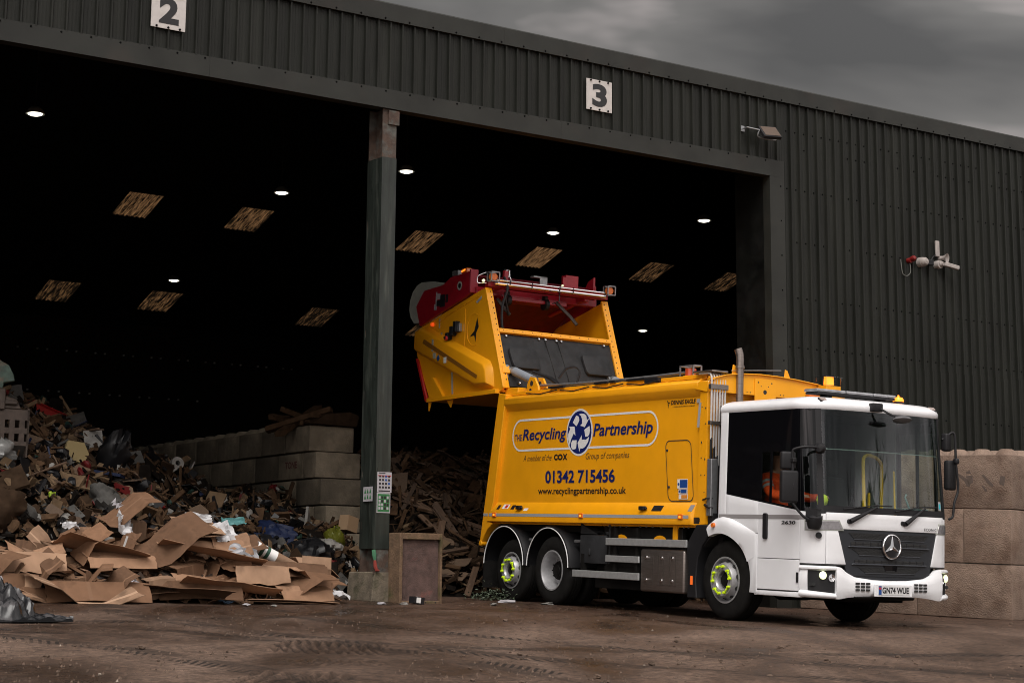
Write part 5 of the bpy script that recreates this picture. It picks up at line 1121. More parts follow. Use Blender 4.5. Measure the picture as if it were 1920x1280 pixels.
def ring_pts(o, i):
    # subdivided frame outline
    res = []
    for k in range(len(o)):
        a, b_ = o[k], o[(k+1) % len(o)]; c, d = i[k], i[(k+1) % len(o)]; m = max(1, int(hypot(a[0]-b_[0], a[1]-b_[1])/.15))
        for q in range(m): t_ = q/m; res.append(((a[0]+(b_[0]-a[0])*t_, a[1]+(b_[1]-a[1])*t_), (c[0]+(d[0]-c[0])*t_, c[1]+(d[1]-c[1])*t_)))
    return res
rp = ring_pts(o1, i1); n_ = len(rp); fy = lambda p, e: (p[0], sidep(*p)-e, p[1])
mb.add([fy(p[0], .004) for p in rp] + [fy(p[1], .004) for p in rp], [(i, (i+1) % n_, n_+(i+1) % n_, n_+i) for i in range(n_)])
def disc(mb, r_, e): mb.add([(oc[0], sidep(*oc)-e, oc[1])] + [(oc[0]+r_*cos(a), sidep(*oc)-e, oc[1]+r_*sin(a)) for a in np.linspace(0, 2*pi, 61)[:-1]], [(0, 1+i, 1+(i+1) % 60) for i in range(60)])
disc(mb, .36, .006); mb.build('white_outline', WHTV, lt, smooth=0, fix=False)
mb = MB(); disc(mb, .328, .008); mb.build('blue_disc', NAVY, lt, smooth=0, fix=False)
mb = MB(); pl = lambda r_, d: (oc[0]+r_*cos(radians(d)), sidep(*oc)-.010, oc[1]+r_*sin(radians(d)))
RM = [[(268, 208), (300, 220), (312, 275), (275, 360), (225, 310)], [(303, 190), (335, 178), (370, 178), (400, 200), (412, 262), (441, 238), (385, 366), (325, 346), (350, 315), (345, 250), (330, 210)],
      [(447, 343), (457, 405), (445, 470), (425, 495), (397, 497), (380, 400)], [(349, 478), (349, 540), (410, 535), (447, 488), (436, 565), (400, 635), (365, 662), (334, 666), (325, 716), (297, 590)],
      [(226, 558), (286, 553), (278, 672), (238, 690), (213, 662), (210, 600)], [(178, 368), (250, 365), (266, 492), (240, 462), (205, 560), (193, 632), (172, 560), (166, 480), (192, 402)]]
for poly in RM:
    q_ = [(oc[0]+(x-315)/158*.328, oc[1]-(y-440+(x-315)*.12)/300*.328) for x, y in poly]
    mb.add([(p[0], sidep(*oc)-.010, p[1]) for p in q_], [list(range(len(q_)))])
mb.build('recycling_mark', WHTV, lt, smooth=0, fix=False)

# ---- raised tailgate
tg = part('tailgate')
side = [(-5.88, 3.41), (-6.04, 3.335), (-8.30, 3.30), (-8.86, 4.16), (-8.83, 4.625), (-6.60, 5.145), (-6.54, 5.12)]
mb = MB(); mb.prism(side, 'y', -1.245, -1.20); mb.build('side_plate', YEL, tg, bevel=.005)
mb = MB(); mb.prism(side, 'y', 1.245, 1.20); mb.build('side_plate', YEL, tg, bevel=.005)
fdir = Vector((-6.575+5.885, 0, 5.14-3.42)); fl_ = fdir.length; fdir.normalize(); fno = Vector((fdir.z, 0, -fdir.x))
def along(t_, y, off=0): q = Vector((-5.885, 0, 3.42))+fdir*t_*fl_+fno*off; return (q.x, y, q.z)
for sg in (-1, 1):
    mb = MB(); mb.obox(along(.5, sg*1.185, .01), fdir, (0, 1, 0), fno, fl_/2, .065, .02); mb.build('front_flange', YEL, tg, bevel=.004)
    mb = MB()
    for t_ in np.arange(.08, .98, .055): c = Vector(along(t_, sg*1.16, .03)); mb.cyl(c, c+fno*.004, .011, .011, 7)
    mb.build('flange_hole', SEAM, tg, smooth=0)
mb = MB(); mb.obox(along(.57, 0, .015), fdir, (0, 1, 0), fno, .038, 1.13, .03); mb.build('cross_bar', YEL, tg, bevel=.005)
mb = MB()
for y in np.arange(-1.05, 1.1, .19): c = Vector(along(.57, y, .045)); mb.cyl(c, c+fno*.004, .008, .008, 6)
mb.build('cross_bar_hole', SEAM, tg, smooth=0)
mb = MB(); G = []; H = []
for i in range(25):
    y = -1.12+2.24*i/24; row = []; row2 = []
    for j in range(9):
        t_ = .03+.515*j/8; b_ = .03*sin(pi*j/8)*(.5+.5*cos((y+.25)*2.2)); row.append(along(t_, y, -.015+b_)); row2.append(along(t_, y, -.06))
    G.append(row); H.append(row2)
mb.grid(G, H); mb.build('packer_panel', RUBB, tg, smooth=60)
mb = MB()
for y0, y1 in ((-.235, -.12), (.02, .13)):
    for k in range(8):
        a0 = .03+.515*k/8; a1 = a0+.515/8; ya = y1+(y0-y1)*(k/8); yb = y1+(y0-y1)*((k+1)/8)
        mb.hexa([along(a0, ya-.006, 0), along(a0, ya+.006, 0), along(a1, yb+.006, 0), along(a1, yb-.006, 0), along(a0, ya-.006, .022), along(a0, ya+.006, .022), along(a1, yb+.006, .022), along(a1, yb-.006, .022)])
mb.build('panel_seam', SEAM, tg, smooth=0)
for yc in (-.73, .73):
    mb = MB(); pts = rrect(-.27, .27, .20, .40, .05, 4); n_ = len(pts)
    mb.add([along(p[1], yc+p[0]+(p[1]-.3)*-.25, .065) for p in pts] + [along(p[1], yc+p[0]+(p[1]-.3)*-.25, -.01) for p in pts], [list(range(n_)), list(range(n_, 2*n_))[::-1]] + [(i, n_+i, n_+(i+1) % n_, (i+1) % n_) for i in range(n_)]); mb.build('access_cover', RUBB, tg, bevel=.015, seg=2)
mb = MB()
for y in (-1.0, -.35, -.22, .0, .10, .98): c = Vector(along(.525, y, .01)); mb.lathe([(.022, 0), (.018, .014), (0, .016)], c, fno, 10)
for y in (-.9, -.3, -.15, .18, .32): c = Vector(along(.06, y, .01)); mb.lathe([(.022, 0), (.018, .014), (0, .016)], c, fno, 10)
mb.build('panel_bolt', CHR, tg)
mb = MB(); mb.hexa([along(.02, .60, .0), along(.02, .95, .0), along(.16, .95, .0), along(.16, .60, 0), along(.02, .60, .012), along(.02, .95, .012), along(.16, .95, .012), along(.16, .60, .012)]); mb.build('panel_recess', SEAM, tg, smooth=0)
mb = MB(); mb.hexa([along(.0, 1.0, -.05), along(.0, 1.16, -.05), along(.16, 1.16, -.05), along(.16, 1.0, -.05), along(.0, 1.0, .04), along(.0, 1.16, .04), along(.16, 1.16, .04), along(.16, 1.0, .04)]); mb.hexa([along(.14, -1.2, -.05), along(.14, -1.06, -.05), along(.22, -1.06, -.05), along(.22, -1.2, -.05), along(.14, -1.2, .05), along(.14, -1.06, .05), along(.22, -1.06, .05), along(.22, -1.2, .05)]); mb.build('hinge_lug', YEL, tg, bevel=.01)
# long pressed swage on the side
mb = MB(); bb = [(-8.85, 4.20), (-8.83, 4.63), (-8.55, 4.66), (-6.30, 3.90), (-6.20, 3.76), (-6.13, 3.44), (-6.62, 3.45)]; oo = [(-8.78, 4.26), (-8.77, 4.55), (-8.54, 4.58), (-6.38, 3.83), (-6.30, 3.73), (-6.25, 3.52), (-6.62, 3.52)]
n_ = len(bb); mb.add([(p[0], -1.24, p[1]) for p in bb] + [(p[0], -1.36, p[1]) for p in oo], [list(range(n_, 2*n_))] + [(i, (i+1) % n_, n_+(i+1) % n_, n_+i) for i in range(n_)]); mb.build('side_swage', YEL, tg, bevel=.02, seg=2)
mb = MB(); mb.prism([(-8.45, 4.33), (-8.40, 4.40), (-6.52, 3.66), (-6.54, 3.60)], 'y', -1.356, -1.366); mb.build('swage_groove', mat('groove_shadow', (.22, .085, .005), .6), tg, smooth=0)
mb = MB(); mb.obox((-7.15, -1.27, 3.345), (1, 0, .02), (0, 1, 0), (0, 0, 1), 1.16, .05, .035); mb.prism([(-8.28, 3.36), (-7.75, 3.36), (-8.15, 3.72)], 'y', -1.30, -1.24); mb.prism([(-8.30, 3.35), (-8.18, 3.35), (-8.27, 3.13)], 'y', -1.29, -1.26); mb.prism([(-7.75, 3.33), (-7.5, 3.33), (-7.58, 3.17)], 'y', -1.25, -1.22); mb.build('lower_flange', YEL, tg, bevel=.006)
mb = MB(); mb.prism([(-8.84, 4.10), (-8.76, 4.08), (-8.36, 3.36), (-8.42, 3.30)], 'y', -1.285, -1.245); mb.build('red_guard', mat('red_bar', (.45, .012, .012), .45), tg, bevel=.008)
mb = MB(); mb.prism([(-8.34, 3.34), (-8.88, 4.2), (-8.83, 4.6), (-8.78, 4.6), (-8.82, 4.2), (-8.28, 3.38)], 'y', -1.2, 1.2); mb.prism([(-8.3, 3.30), (-5.95, 3.36), (-5.95, 3.40), (-8.3, 3.34)], 'y', -1.2, 1.2); mb.build('tailgate_skin', YEL, tg)
vb = MB(); 
for (dx, dz, w_, h_) in ((-.16, -.08, .10, .12), (-.02, -.02, .11, .16), (.10, .03, .10, .19)): vb.box(-7.55+dx, -7.55+dx+w_, -1.34, -1.25, 4.42+dz, 4.42+dz+h_)
vb.cyl((-7.66, -1.3, 4.37), (-7.66, -1.38, 4.37), .035, .03, 10); vb.build('control_valve', BLK, tg, bevel=.006)
mb = MB(); mb.box(-7.42, -7.28, -1.30, -1.25, 4.46, 4.60); mb.build('valve_plate', GAL, tg, bevel=.004)
mb = MB(); mb.cyl((-7.64, -1.34, 4.36), (-7.64, -1.37, 4.36), .04, .035, 12); mb.build('stop_button', REDV, tg)
mb = MB(); y = -1.2475
mb.add([(p[0], y, p[1]) for p in ((-6.78, 4.66), (-6.72, 4.50), (-6.80, 4.40), (-6.87, 4.42))], [(0, 1, 2, 3)]); mb.add([(p[0], y, p[1]) for p in ((-7.02, 4.34), (-6.88, 4.43), (-6.80, 4.40), (-6.88, 4.36))], [(0, 1, 2, 3)]); mb.add([(p[0], y, p[1]) for p in ((-6.88, 4.39), (-6.80, 4.40), (-6.80, 4.24))], [(0, 1, 2)]); mb.build('bird_mark', BLKV, tg, smooth=0, fix=False)
mb = MB(); cc = (-6.87, 4.46)
for (cx, cz, rx, rz, a0, a1) in ((-6.87, 4.46, .24, .27, 60, 290),): mb.tube([(cx+rx*cos(radians(a)), -1.246, cz+rz*sin(radians(a))) for a in np.linspace(a0, a1, 30)], .006, 5)
mb.tube([(-7.25, -1.246, 4.86), (-7.18, -1.246, 4.78), (-7.18, -1.246, 4.25), (-7.2, -1.246, 4.2)], .006, 5); mb.tube([(-8.6, -1.246, 4.52), (-7.7, -1.246, 4.80), (-6.75, -1.246, 5.02)], .008, 5); mb.build('pressed_line', YEL, tg)
mb = MB(); mb.cyl((-8.30, -1.25, 4.66), (-8.30, -1.29, 4.66), .036, .032, 14); mb.build('tail_marker', REDL, tg)
mb = MB()
for (x0, x1, za, zb) in ((-8.10, -8.06, 4.58, 4.75), (-8.16, -8.11, 3.95, 4.15) if False else (-8.02, -7.97, 4.35, 4.5), ): mb.prism([(x0, za), (x1, za), (x1, zb), (x0, zb)], 'y', -1.2475, -1.245)
mb.prism([(-8.12, 4.17), (-8.06, 4.15), (-8.06, 4.36), (-8.12, 4.38)], 'y', -1.363, -1.361); mb.prism([(-7.55, 3.40), (-7.50, 3.40), (-7.55, 3.80), (-7.60, 3.80)], 'y', -1.2475, -1.245); mb.prism([(-6.85, 4.93), (-6.66, 5.02), (-6.66, 4.97), (-6.80, 4.90)], 'y', -1.2475, -1.245); mb.build('reflective_tape', STRIPE, tg, smooth=0)
mb = MB(); 
for (x, z, c) in ((-8.0, 4.02, 0), (-7.86, 3.97, 1), (-7.62, 3.92, 2)):
    mb.cur = c; mb.prism([(x-.05, z), (x, z-.06), (x+.05, z), (x, z+.06)] if c == 1 else [(x-.045, z-.05), (x+.045, z-.05), (x+.045, z+.05), (x-.045, z+.05)], 'y', -1.372, -1.366)
xf(mb, Matrix.Translation((0, .0, .06))).build('tailgate_sticker', [GREY, BLUE, WHTV], tg, smooth=0)
# bin lift on top of the tailgate
bl = part('bin_lift')
rp_ = [(-8.70, 4.655), (-8.87, 5.02), (-8.60, 5.284), (-7.93, 5.32), (-7.66, 5.43), (-7.235, 5.455), (-6.985, 5.475), (-6.955, 5.10), (-7.17, 5.03)]
for sg in (-1, 1):
    mb = MB(); mb.prism(rp_, 'y', sg*1.30, sg*1.245); mb.build('side_arm', RED, bl, bevel=.008)
mb = MB(); mb.box(-6.99, -6.945, -1.31, -1.16, 5.10, 5.50); mb.build('end_plate', mat('red_sunlit', (.34, .03, .05), .5), bl, bevel=.004)  # paler red paints in the light falling on this front face
gd = [(-9.06, 4.74), (-9.20, 4.86), (-9.265, 5.0), (-9.25, 5.17), (-9.16, 5.32), (-9.02, 5.42), (-8.85, 5.465), (-8.40, 5.44), (-8.05, 5.35)]; gi = [(-8.35, 5.30), (-8.66, 5.30), (-8.82, 5.22), (-8.90, 5.08), (-8.89, 4.95), (-8.80, 4.80), (-8.74, 4.74)]
mb = MB(); mb.prism(gd+gi, 'y', -1.22, 1.22); mb.build('drum_guard', GREY, bl, smooth=40)
mb = MB(); mb.obox((-7.75, -.02, 5.0), Vector((1.3, 0, .80)).normalized(), (0, 1, 0), Vector((-.8, 0, 1.3)).normalized(), .80, 1.19, .025); mb.build('hopper_plate', mat('red_shaded', (.13, .003, .010), .6, var=.3, vscale=3), bl)  # darker red paints in the dimmer light on the inner plate
mb = MB(); mb.box(-7.0, -6.88, -1.22, 1.22, 5.08, 5.20); mb.box(-6.62, -6.50, -1.22, 1.22, 5.17, 5.29); mb.box(-7.7, -6.6, -.95, -.85, 5.16, 5.26); mb.box(-7.7, -6.6, .80, .90, 5.12, 5.24); mb.box(-6.75, -6.6, .40, .66, 5.27, 5.54); mb.box(-6.6, -6.58, .33, .41, 5.26, 5.50); mb.prism([(-7.0, 5.25), (-6.62, 5.25), (-6.62, 5.56), (-6.8, 5.5)], 'y', .99, 1.03); mb.box(-6.65, -6.58, -.86, -.78, 5.26, 5.48); mb.prism([(-7.4, 5.05), (-6.7, 5.0), (-6.7, 5.06), (-7.4, 5.14)], 'y', -.8, .5); mb.tube([(-7.35, .55, 4.9), (-6.7, .98, 5.22)], .04, 6); mb.build('frame', RED, bl, bevel=.006)
mb = MB(); mb.tube([(-6.42, -1.12, 5.275), (-6.42, 1.10, 5.275)], .017, 8); mb.tube([(-6.42, -1.14, 5.215), (-6.42, 1.12, 5.215)], .024, 8); mb.build('light_rail', CHR, bl)
mb = MB()
for y in (-.86, -.42, .14, .42): mb.tube([(-6.42, y, 5.19), (-6.39, y+.01, 5.24), (-6.42, y+.02, 5.30), (-6.46, y, 5.22)], .008, 5)
mb.tube([(-6.48, -.93, 5.35), (-6.40, -.90, 5.15), (-6.40, -.99, 4.85), (-6.35, -1.02, 4.55), (-6.30, -1.03, 4.45)], .024, 7); mb.tube([(-6.45, -.86, 5.25), (-6.42, -.92, 4.95), (-6.5, -.8, 4.72)], .022, 7); mb.tube([(-6.5, .2, 5.25), (-6.45, .18, 5.05), (-6.55, .1, 5.0)], .01, 5); mb.build('hose', BLK, bl)
mb = MB(); mb.tube([(-6.7, .28, 5.05), (-6.5, .45, 4.80), (-6.4, .52, 4.66)], .03, 6); mb.tube([(-6.7, -.92, 5.0), (-6.5, -.78, 4.72)], .03, 6); mb.build('comb_arm', mat('dark_bar', (.06, .05, .045), .5, .5), bl)
for y in (-.72, .05): mb = MB(); mb.cyl((-6.75, y, 5.0), (-6.75, y+.07, 5.0), .10, .10, 16); mb.box(-6.8, -6.7, y, y+.05, 5.0, 5.15); mb.build('roller', BLK, bl)
mb = MB(); mb.prism([(-7.1, 5.06), (-6.95, 5.06), (-6.95, 5.16), (-7.1, 5.16)], 'y', -.10, .45); mb.build('grey_cover', GREY, bl, bevel=.03, seg=3)
mb = MB(); mb.prism([(-6.6, 5.3), (-6.6, 5.46), (-6.62, 5.46), (-6.62, 5.3)], 'y', -.13, .02); mb.prism([(-6.6, 5.43), (-6.6, 5.46), (-6.72, 5.46), (-6.72, 5.43)], 'y', -.26, .02); mb.box(-7.62, -7.40, -1.3, -1.0, 5.44, 5.53); mb.build('bracket', GAL, bl, bevel=.004)
mb = MB(); 
for y in (-.80, -.74): mb.tube([(-6.62, y, 5.40), (-6.62, y, 5.50), (-6.60, y-.04, 5.50)], .016, 7)
mb.tube([(-6.60, -.77+.05*cos(a), 5.33+.06*sin(a)) for a in np.linspace(0, 2*pi, 14)], .007, 5); mb.build('valve', CHR, bl)
for (y, nm) in ((-1.165, 0), (1.205, 1)):
    ll = part('corner_lamp', tg); y0, y1 = y-.085, y+.085; z0, z1 = 5.24, 5.41; x0, x1 = -6.52, -6.36
    mb = MB()
    for yy in (y0, y1-.016):
        for zz in (z0, z1-.016): mb.box(x0, x1, yy, yy+.016, zz, zz+.016)
        for xx in (x0, x1-.016): mb.box(xx, xx+.016, yy, yy+.016, z0, z1)
    for zz in (z0, z1-.016):
        for xx in (x0, x1-.016): mb.box(xx, xx+.016, y0, y1, zz, zz+.016)
    mb.build('cage', GAL, ll, smooth=0)
    mb = MB(); mb.cyl((-6.48, y, 5.325), (-6.40, y, 5.325), .066, .06, 20); mb.build('lens', mat('dim_amber', (.55, .13, .03), .3, emit=(1, .3, .05), es=.04), ll)
    mb = MB(); mb.box(-6.51, -6.48, y-.07, y+.07, 5.255, 5.395); mb.build('back', BLK, ll)
mb = MB(); mb.tube([(-6.52, -1.26, 5.40), (-6.58, -1.38, 5.33), (-6.58, -1.38, 5.22), (-6.52, -1.25, 5.22)], .008, 6); mb.build('lamp_guard', CHR, bl)
mb = MB(); mb.lathe([(0, 0), (.022, .0), (.025, .03), (0, .04)], (-6.50, -1.33, 5.25), (1, 0, 0), 14); mb.build('white_lamp', WLIT, bl)
mb = MB(); mb.lathe([(0, 0), (.014, .0), (.014, .03), (0, .035)], (-6.52, .27, 5.33), (1, 0, 0), 12); mb.build('white_lamp', WLIT, bl)
mb = MB(); mb.box(-7.30, -7.10, -1.30, -1.20, 5.455, 5.54); mb.build('amber_lamp', AMB, bl, bevel=.01); mb = MB(); mb.prism([(-7.28, 5.475), (-7.16, 5.50), (-7.16, 5.525), (-7.28, 5.50)], 'y', -1.305, -1.30); mb.build('amber_bulb', AMBL, bl)
mb = MB(); y = -1.3025; mb.cyl((-7.33, -1.30, 5.25), (-7.33, y, 5.25), .08, .08, 20); mb.build('seal_disc', GREY, bl); 
mb = MB(); mb.cyl((-7.33, y-.0005, 5.25), (-7.33, y-.002, 5.25), .045, .045, 14)
for (x0, x1, z0, z1) in ((-8.12, -7.97, 4.96, 5.06), (-8.0, -7.82, 4.93, 5.15), (-7.8, -7.72, 5.0, 5.14)): mb.box(x0, x1, y, -1.30, z0, z1)
mb.build('control_panel', BLKV, bl, smooth=0)
mb = MB(); mb.box(-8.15, -8.11, y, -1.30, 4.90, 5.22); mb.box(-8.10, -7.99, y, -1.30, 5.08, 5.18); mb.box(-8.2, -8.13, y, -1.30, 4.9, 5.0); mb.build('label', PAPER, bl, smooth=0)
# rams that lift the tailgate
for sg in (-1, 1):
    rm = part('lift_ram'); y = sg*1.0
    mb = MB(); mb.cyl((-5.92, y, 3.715), (-5.33, y, 3.535), .072, .072, 18); mb.build('barrel', GRYC, rm)
    mb = MB(); mb.cyl((-6.02, y, 3.745), (-5.90, y, 3.71), .055, .075, 18); mb.cyl((-5.35, y, 3.54), (-5.26, y, 3.515), .078, .06, 18); mb.cyl((-6.0, y-.08, 3.745), (-6.0, y+.08, 3.745), .04, .04, 12); mb.build('ram_end', GAL, rm)
    for yy in (-.10, .06):
        mb = MB(); mb.prism([(-5.36, 3.27), (-5.00, 3.27), (-5.03, 3.42), (-5.14, 3.56), (-5.28, 3.58), (-5.36, 3.46)], 'y', y+yy, y+yy+.035); mb.build('bracket', YEL, rm, bevel=.005)
        mb = MB(); mb.cyl((-5.22, y+yy-.003, 3.47), (-5.22, y+yy, 3.47), .045, .045, 14); mb.cyl((-5.25, y+yy-.003, 3.35), (-5.25, y+yy, 3.35), .04, .04, 14); mb.build('bracket_hole', SEAM, rm, smooth=0)
mb = MB(); mb.prism([(-6.12, 3.78), (-5.98, 3.82), (-5.96, 3.42), (-6.06, 3.38)], 'y', -1.13, -1.08); mb.build('hinge_link', GRYC, T, bevel=.006)
mb = MB(); mb.box(-5.95, -5.55, -1.15, 1.15, 3.30, 3.42); mb.build('hinge_beam', YEL, T, bevel=.01)
mb = MB(); mb.tube([(-5.75, -.75, 3.72), (-5.5, -.62, 3.62), (-5.2, -.60, 3.48), (-5.0, -.62, 3.36)], .025, 7); mb.tube([(-5.8, -.60, 3.70), (-5.45, -.55, 3.60), (-5.0, -.5, 3.37)], .025, 7); mb.tube([(-5.5, -.40, 3.62), (-5.45, -.30, 3.78), (-5.36, -.18, 3.82), (-5.30, -.12, 3.74), (-5.32, -.16, 3.55)], .018, 7); mb.build('tailgate_hose', BLK, T)

# ================================================================== THE DRIVER
def skin(name, verts, edges, radii, m, parent=None, sub=2, root=0):
    me = bpy.data.meshes.new(name); me.from_pydata(verts, edges, []); o = bpy.data.objects.new(name, me); COL.objects.link(o)
    md = o.modifiers.new('s', 'SKIN'); md.use_smooth_shade = True
    for i, r_ in enumerate(radii):
        sv = me.skin_vertices[0].data[i]; rr = r_ if isinstance(r_, tuple) else (r_, r_); sv.radius = rr; sv.use_root = (i == root)
    s2 = o.modifiers.new('u', 'SUBSURF'); s2.levels = sub; s2.render_levels = sub
    dg = bpy.context.evaluated_depsgraph_get(); m2 = bpy.data.meshes.new_from_object(o.evaluated_get(dg)); bpy.data.objects.remove(o)
    m2.materials.clear(); m2.materials.append(m); m2.polygons.foreach_set('use_smooth', [True]*len(m2.polygons))
    o = bpy.data.objects.new(name, m2); COL.objects.link(o)
    if parent: o.parent = parent
    return o
dy = -.60
V = [(.32, dy, 1.20), (.27, dy, 1.40), (.25, dy, 1.62), (.27, dy, 1.76), (.29, dy, 1.84), (.31, dy, 1.95), (.33, dy, 2.04),
     (.27, dy-.19, 1.71), (.45, dy-.25, 1.50), (.74, dy-.20, 1.46), (.98, dy-.17, 1.47),
     (.27, dy+.19, 1.71), (.45, dy+.25, 1.50), (.74, dy+.20, 1.46), (.98, dy+.17, 1.47),
     (.36, dy-.10, 1.16), (.78, dy-.14, 1.20), (.92, dy-.14, .78), (1.05, dy-.14, .64), (.36, dy+.10, 1.16), (.78, dy+.14, 1.20), (.92, dy+.14, .78), (1.05, dy+.14, .64)]
E_ = [(0, 1), (1, 2), (2, 3), (3, 4), (4, 5), (5, 6), (3, 7), (7, 8), (8, 9), (9, 10), (3, 11), (11, 12), (12, 13), (13, 14), (0, 15), (15, 16), (16, 17), (17, 18), (0, 19), (19, 20), (20, 21), (21, 22)]
R_ = [(.12, .15), (.11, .15), (.11, .16), (.08, .11), .055, (.09, .075), (.085, .075), .065, .05, .042, .032, .065, .05, .042, .032, .09, .07, .05, .045, .09, .07, .05, .045]
fing = []
for sg, w_ in ((-1, 10), (1, 14)):
    wx, wy, wz = V[w_]
    for k in range(4):
        i0 = len(V); yo = -.03+.02*k; ln = (.9, 1, .95, .8)[k]
        V += [(wx+.07, wy+yo, wz+.01), (wx+.07+.045*ln, wy+yo, wz+.015), (wx+.09+.05*ln, wy+yo, wz-.02)]; E_ += [(w_, i0), (i0, i0+1), (i0+1, i0+2)]; R_ += [.013, .010, .009]
    i0 = len(V); V += [(wx+.03, wy-sg*.04, wz+.01), (wx+.07, wy-sg*.055, wz-.005)]; E_ += [(w_, i0), (i0, i0+1)]; R_ += [.012, .010]
pers = skin('person', V, E_, R_, SKIN, None, 2)
# face: nose, ears, eyes
pers.matrix_world = M_TRUCK @ Matrix.Translation((.12, -.06, .19)); tag(pers, 'driver in an orange hi-vis jacket sitting at the wheel behind the side window', 'person')
hair = MB(); hair.lathe([(.088, -.005), (.092, .03), (.075, .075), (.04, .10), (0, .108)], (.315, dy, 2.02), (-.15, 0, 1), 20); hair.build('hair', HAIR, pers, smooth=60)
mb = MB(); blob(mb, (.415, dy, 1.99), .018, (1, .8, 1.4), 8, .05); mb.build('nose', SKIN, pers)
mb = MB(); 
for s_ in (-1, 1): blob(mb, (.395, dy+s_*.032, 2.02), .011, (1, 1.3, .8), 8, .05)
mb.build('eyes', BLKV, pers)
mb = MB(); mb.box(.398, .405, dy-.022, dy+.022, 1.945, 1.952); mb.build('mouth', mat('lips', (.3, .1, .08), .5), pers)
mb = MB(); 
for s_ in (-1, 1): blob(mb, (.325, dy+s_*.082, 2.0), .022, (1, .5, 1.4), 8, .05)
mb.build('ears', SKIN, pers)
Vj = V[:4]+[(.28, dy, 1.80)]+V[7:10]+[(.94, dy-.17, 1.47)]+V[11:14]+[(.94, dy+.17, 1.47)]
Ej = [(0, 1), (1, 2), (2, 3), (3, 4), (3, 5), (5, 6), (6, 7), (7, 8), (3, 9), (9, 10), (10, 11), (11, 12)]
jk = skin('jacket', Vj, Ej, [(.155, .19), (.145, .185), (.145, .195), (.11, .14), .085, .092, .076, .062, .052, .092, .076, .062, .052], HIVIS, pers, 2)
tr_ = skin('trousers', [V[0], V[15], V[16], V[17], V[18], V[19], V[20], V[21], V[22]], [(0, 1), (1, 2), (2, 3), (3, 4), (0, 5), (5, 6), (6, 7), (7, 8)], [(.14, .17), .11, .085, .065, .06, .11, .085, .065, .06], mat('dark_trousers', (.02, .022, .03), .8), pers, 2)
mb = MB()
for yo, s_ in ((-.255, -1),):
    for tt_ in (.35, .62):
        a = Vector(V[7]).lerp(Vector(V[8]), tt_); d = (Vector(V[8])-Vector(V[7])).normalized(); mb.cyl(a-d*.022, a+d*.022, .084, .082, 20, caps=False)
mb.lathe([(.163, -.025), (.163, .025)], (.265, dy, 1.50), (0, 0, 1), 28); mb.build('reflective_band', SILV, pers, smooth=60, fix=False)
# ================================================================== HEAPS INSIDE THE SHED (positions in shed terms: s along the front, d inwards)
R = random.Random(21)
def hn(s, d, sc, seed): return float(vnoise(np.array([s+200.]), np.array([d+200.]), sc, seed)[0])
def h_rub(s, d):
    top = np.interp(s, [-14, -9, -7, -4.5, -3.4, -2.4, -1.8, -.8, .1, 1.5, 2.4], [2.6, 3.0, 3.2, 3.1, 2.95, 2.65, 2.25, 1.9, 1.65, 1.45, .6])
    toe = np.interp(s, [-14, -5, -1, 1.5], [.2, .6, 1.6, 2.6]); t_ = min(max((d-toe)/(6.3-toe), 0), 1)
    return float(top*(t_**.72)*(1 if d < 8.5 else max(0, 1-(d-8.5)/5))) + (hn(s, d, 1.1, 4)*.38+hn(s, d, .45, 5)*.22)*min(1, t_*4)
def h_wood(s, d):
    side = min(1, max(0, (s-1.9)/1.0)); t_ = min(max((d-2.6)/3.2, 0), 1)
    top = np.interp(s, [.8, 2.0, 3, 4, 5, 7, 9], [1.5, 2.05, 2.15, 2.35, 2.35, 2.3, 1.8])
    return float(top*side*(t_**.8)) + (hn(s, d, .9, 6)*.3)*min(1, t_*4)
def h_card(s, d):
    cr = np.interp(s, [-9, -7, -6, -5, -4.3, -3.6, -3, -2.3, -1.7, -1.2], [.64, .56, .56, .72, .90, .88, .80, .52, .28, .05])
    c0 = np.interp(s, [-9, -6.5, -1.5], [-.75, -.55, .55]); w_ = 1.35 if d < c0 else 1.6
    q = max(0, 1-abs((d-c0)/w_)); return float(cr*(q**.75)) + hn(s, d, .6, 7)*.14*min(1, q*3)
def mound(name, fn, s0, s1, d0, d1, st, m, label):
    ss = np.arange(s0, s1+st, st); dd = np.arange(d0, d1+st, st); mb = MB()
    mb.grid([[S(s, d, SG(s, d)-.14+fn(s, d)) for d in dd] for s in ss]); return mb
def slope_frame(fn, s, d):
    e = .12; a = Vector((e*2, 0, (fn(s+e, d)-fn(s-e, d)))); b_ = Vector((0, e*2, (fn(s, d+e)-fn(s, d-e)))); n_ = a.cross(b_).normalized()
    return n_      # in shed axes
RZF = Matrix.Rotation(FY, 4, 'Z')
def rnd_rot(n_, tilt, rr):
    n2 = (n_ + Vector((rr.uniform(-1, 1), rr.uniform(-1, 1), rr.uniform(-.6, 1)))*tilt).normalized()
    return n2.to_track_quat('Z', 'Y').to_matrix().to_4x4() @ Matrix.Rotation(rr.uniform(0, 6.283), 4, 'Z')
def place_M(fn, s, d, up, tilt, rr=R): return Matrix.Translation(S(s, d, SG(s, d)+fn(s, d)+up)) @ RZF @ rnd_rot(slope_frame(fn, s, d), tilt, rr)
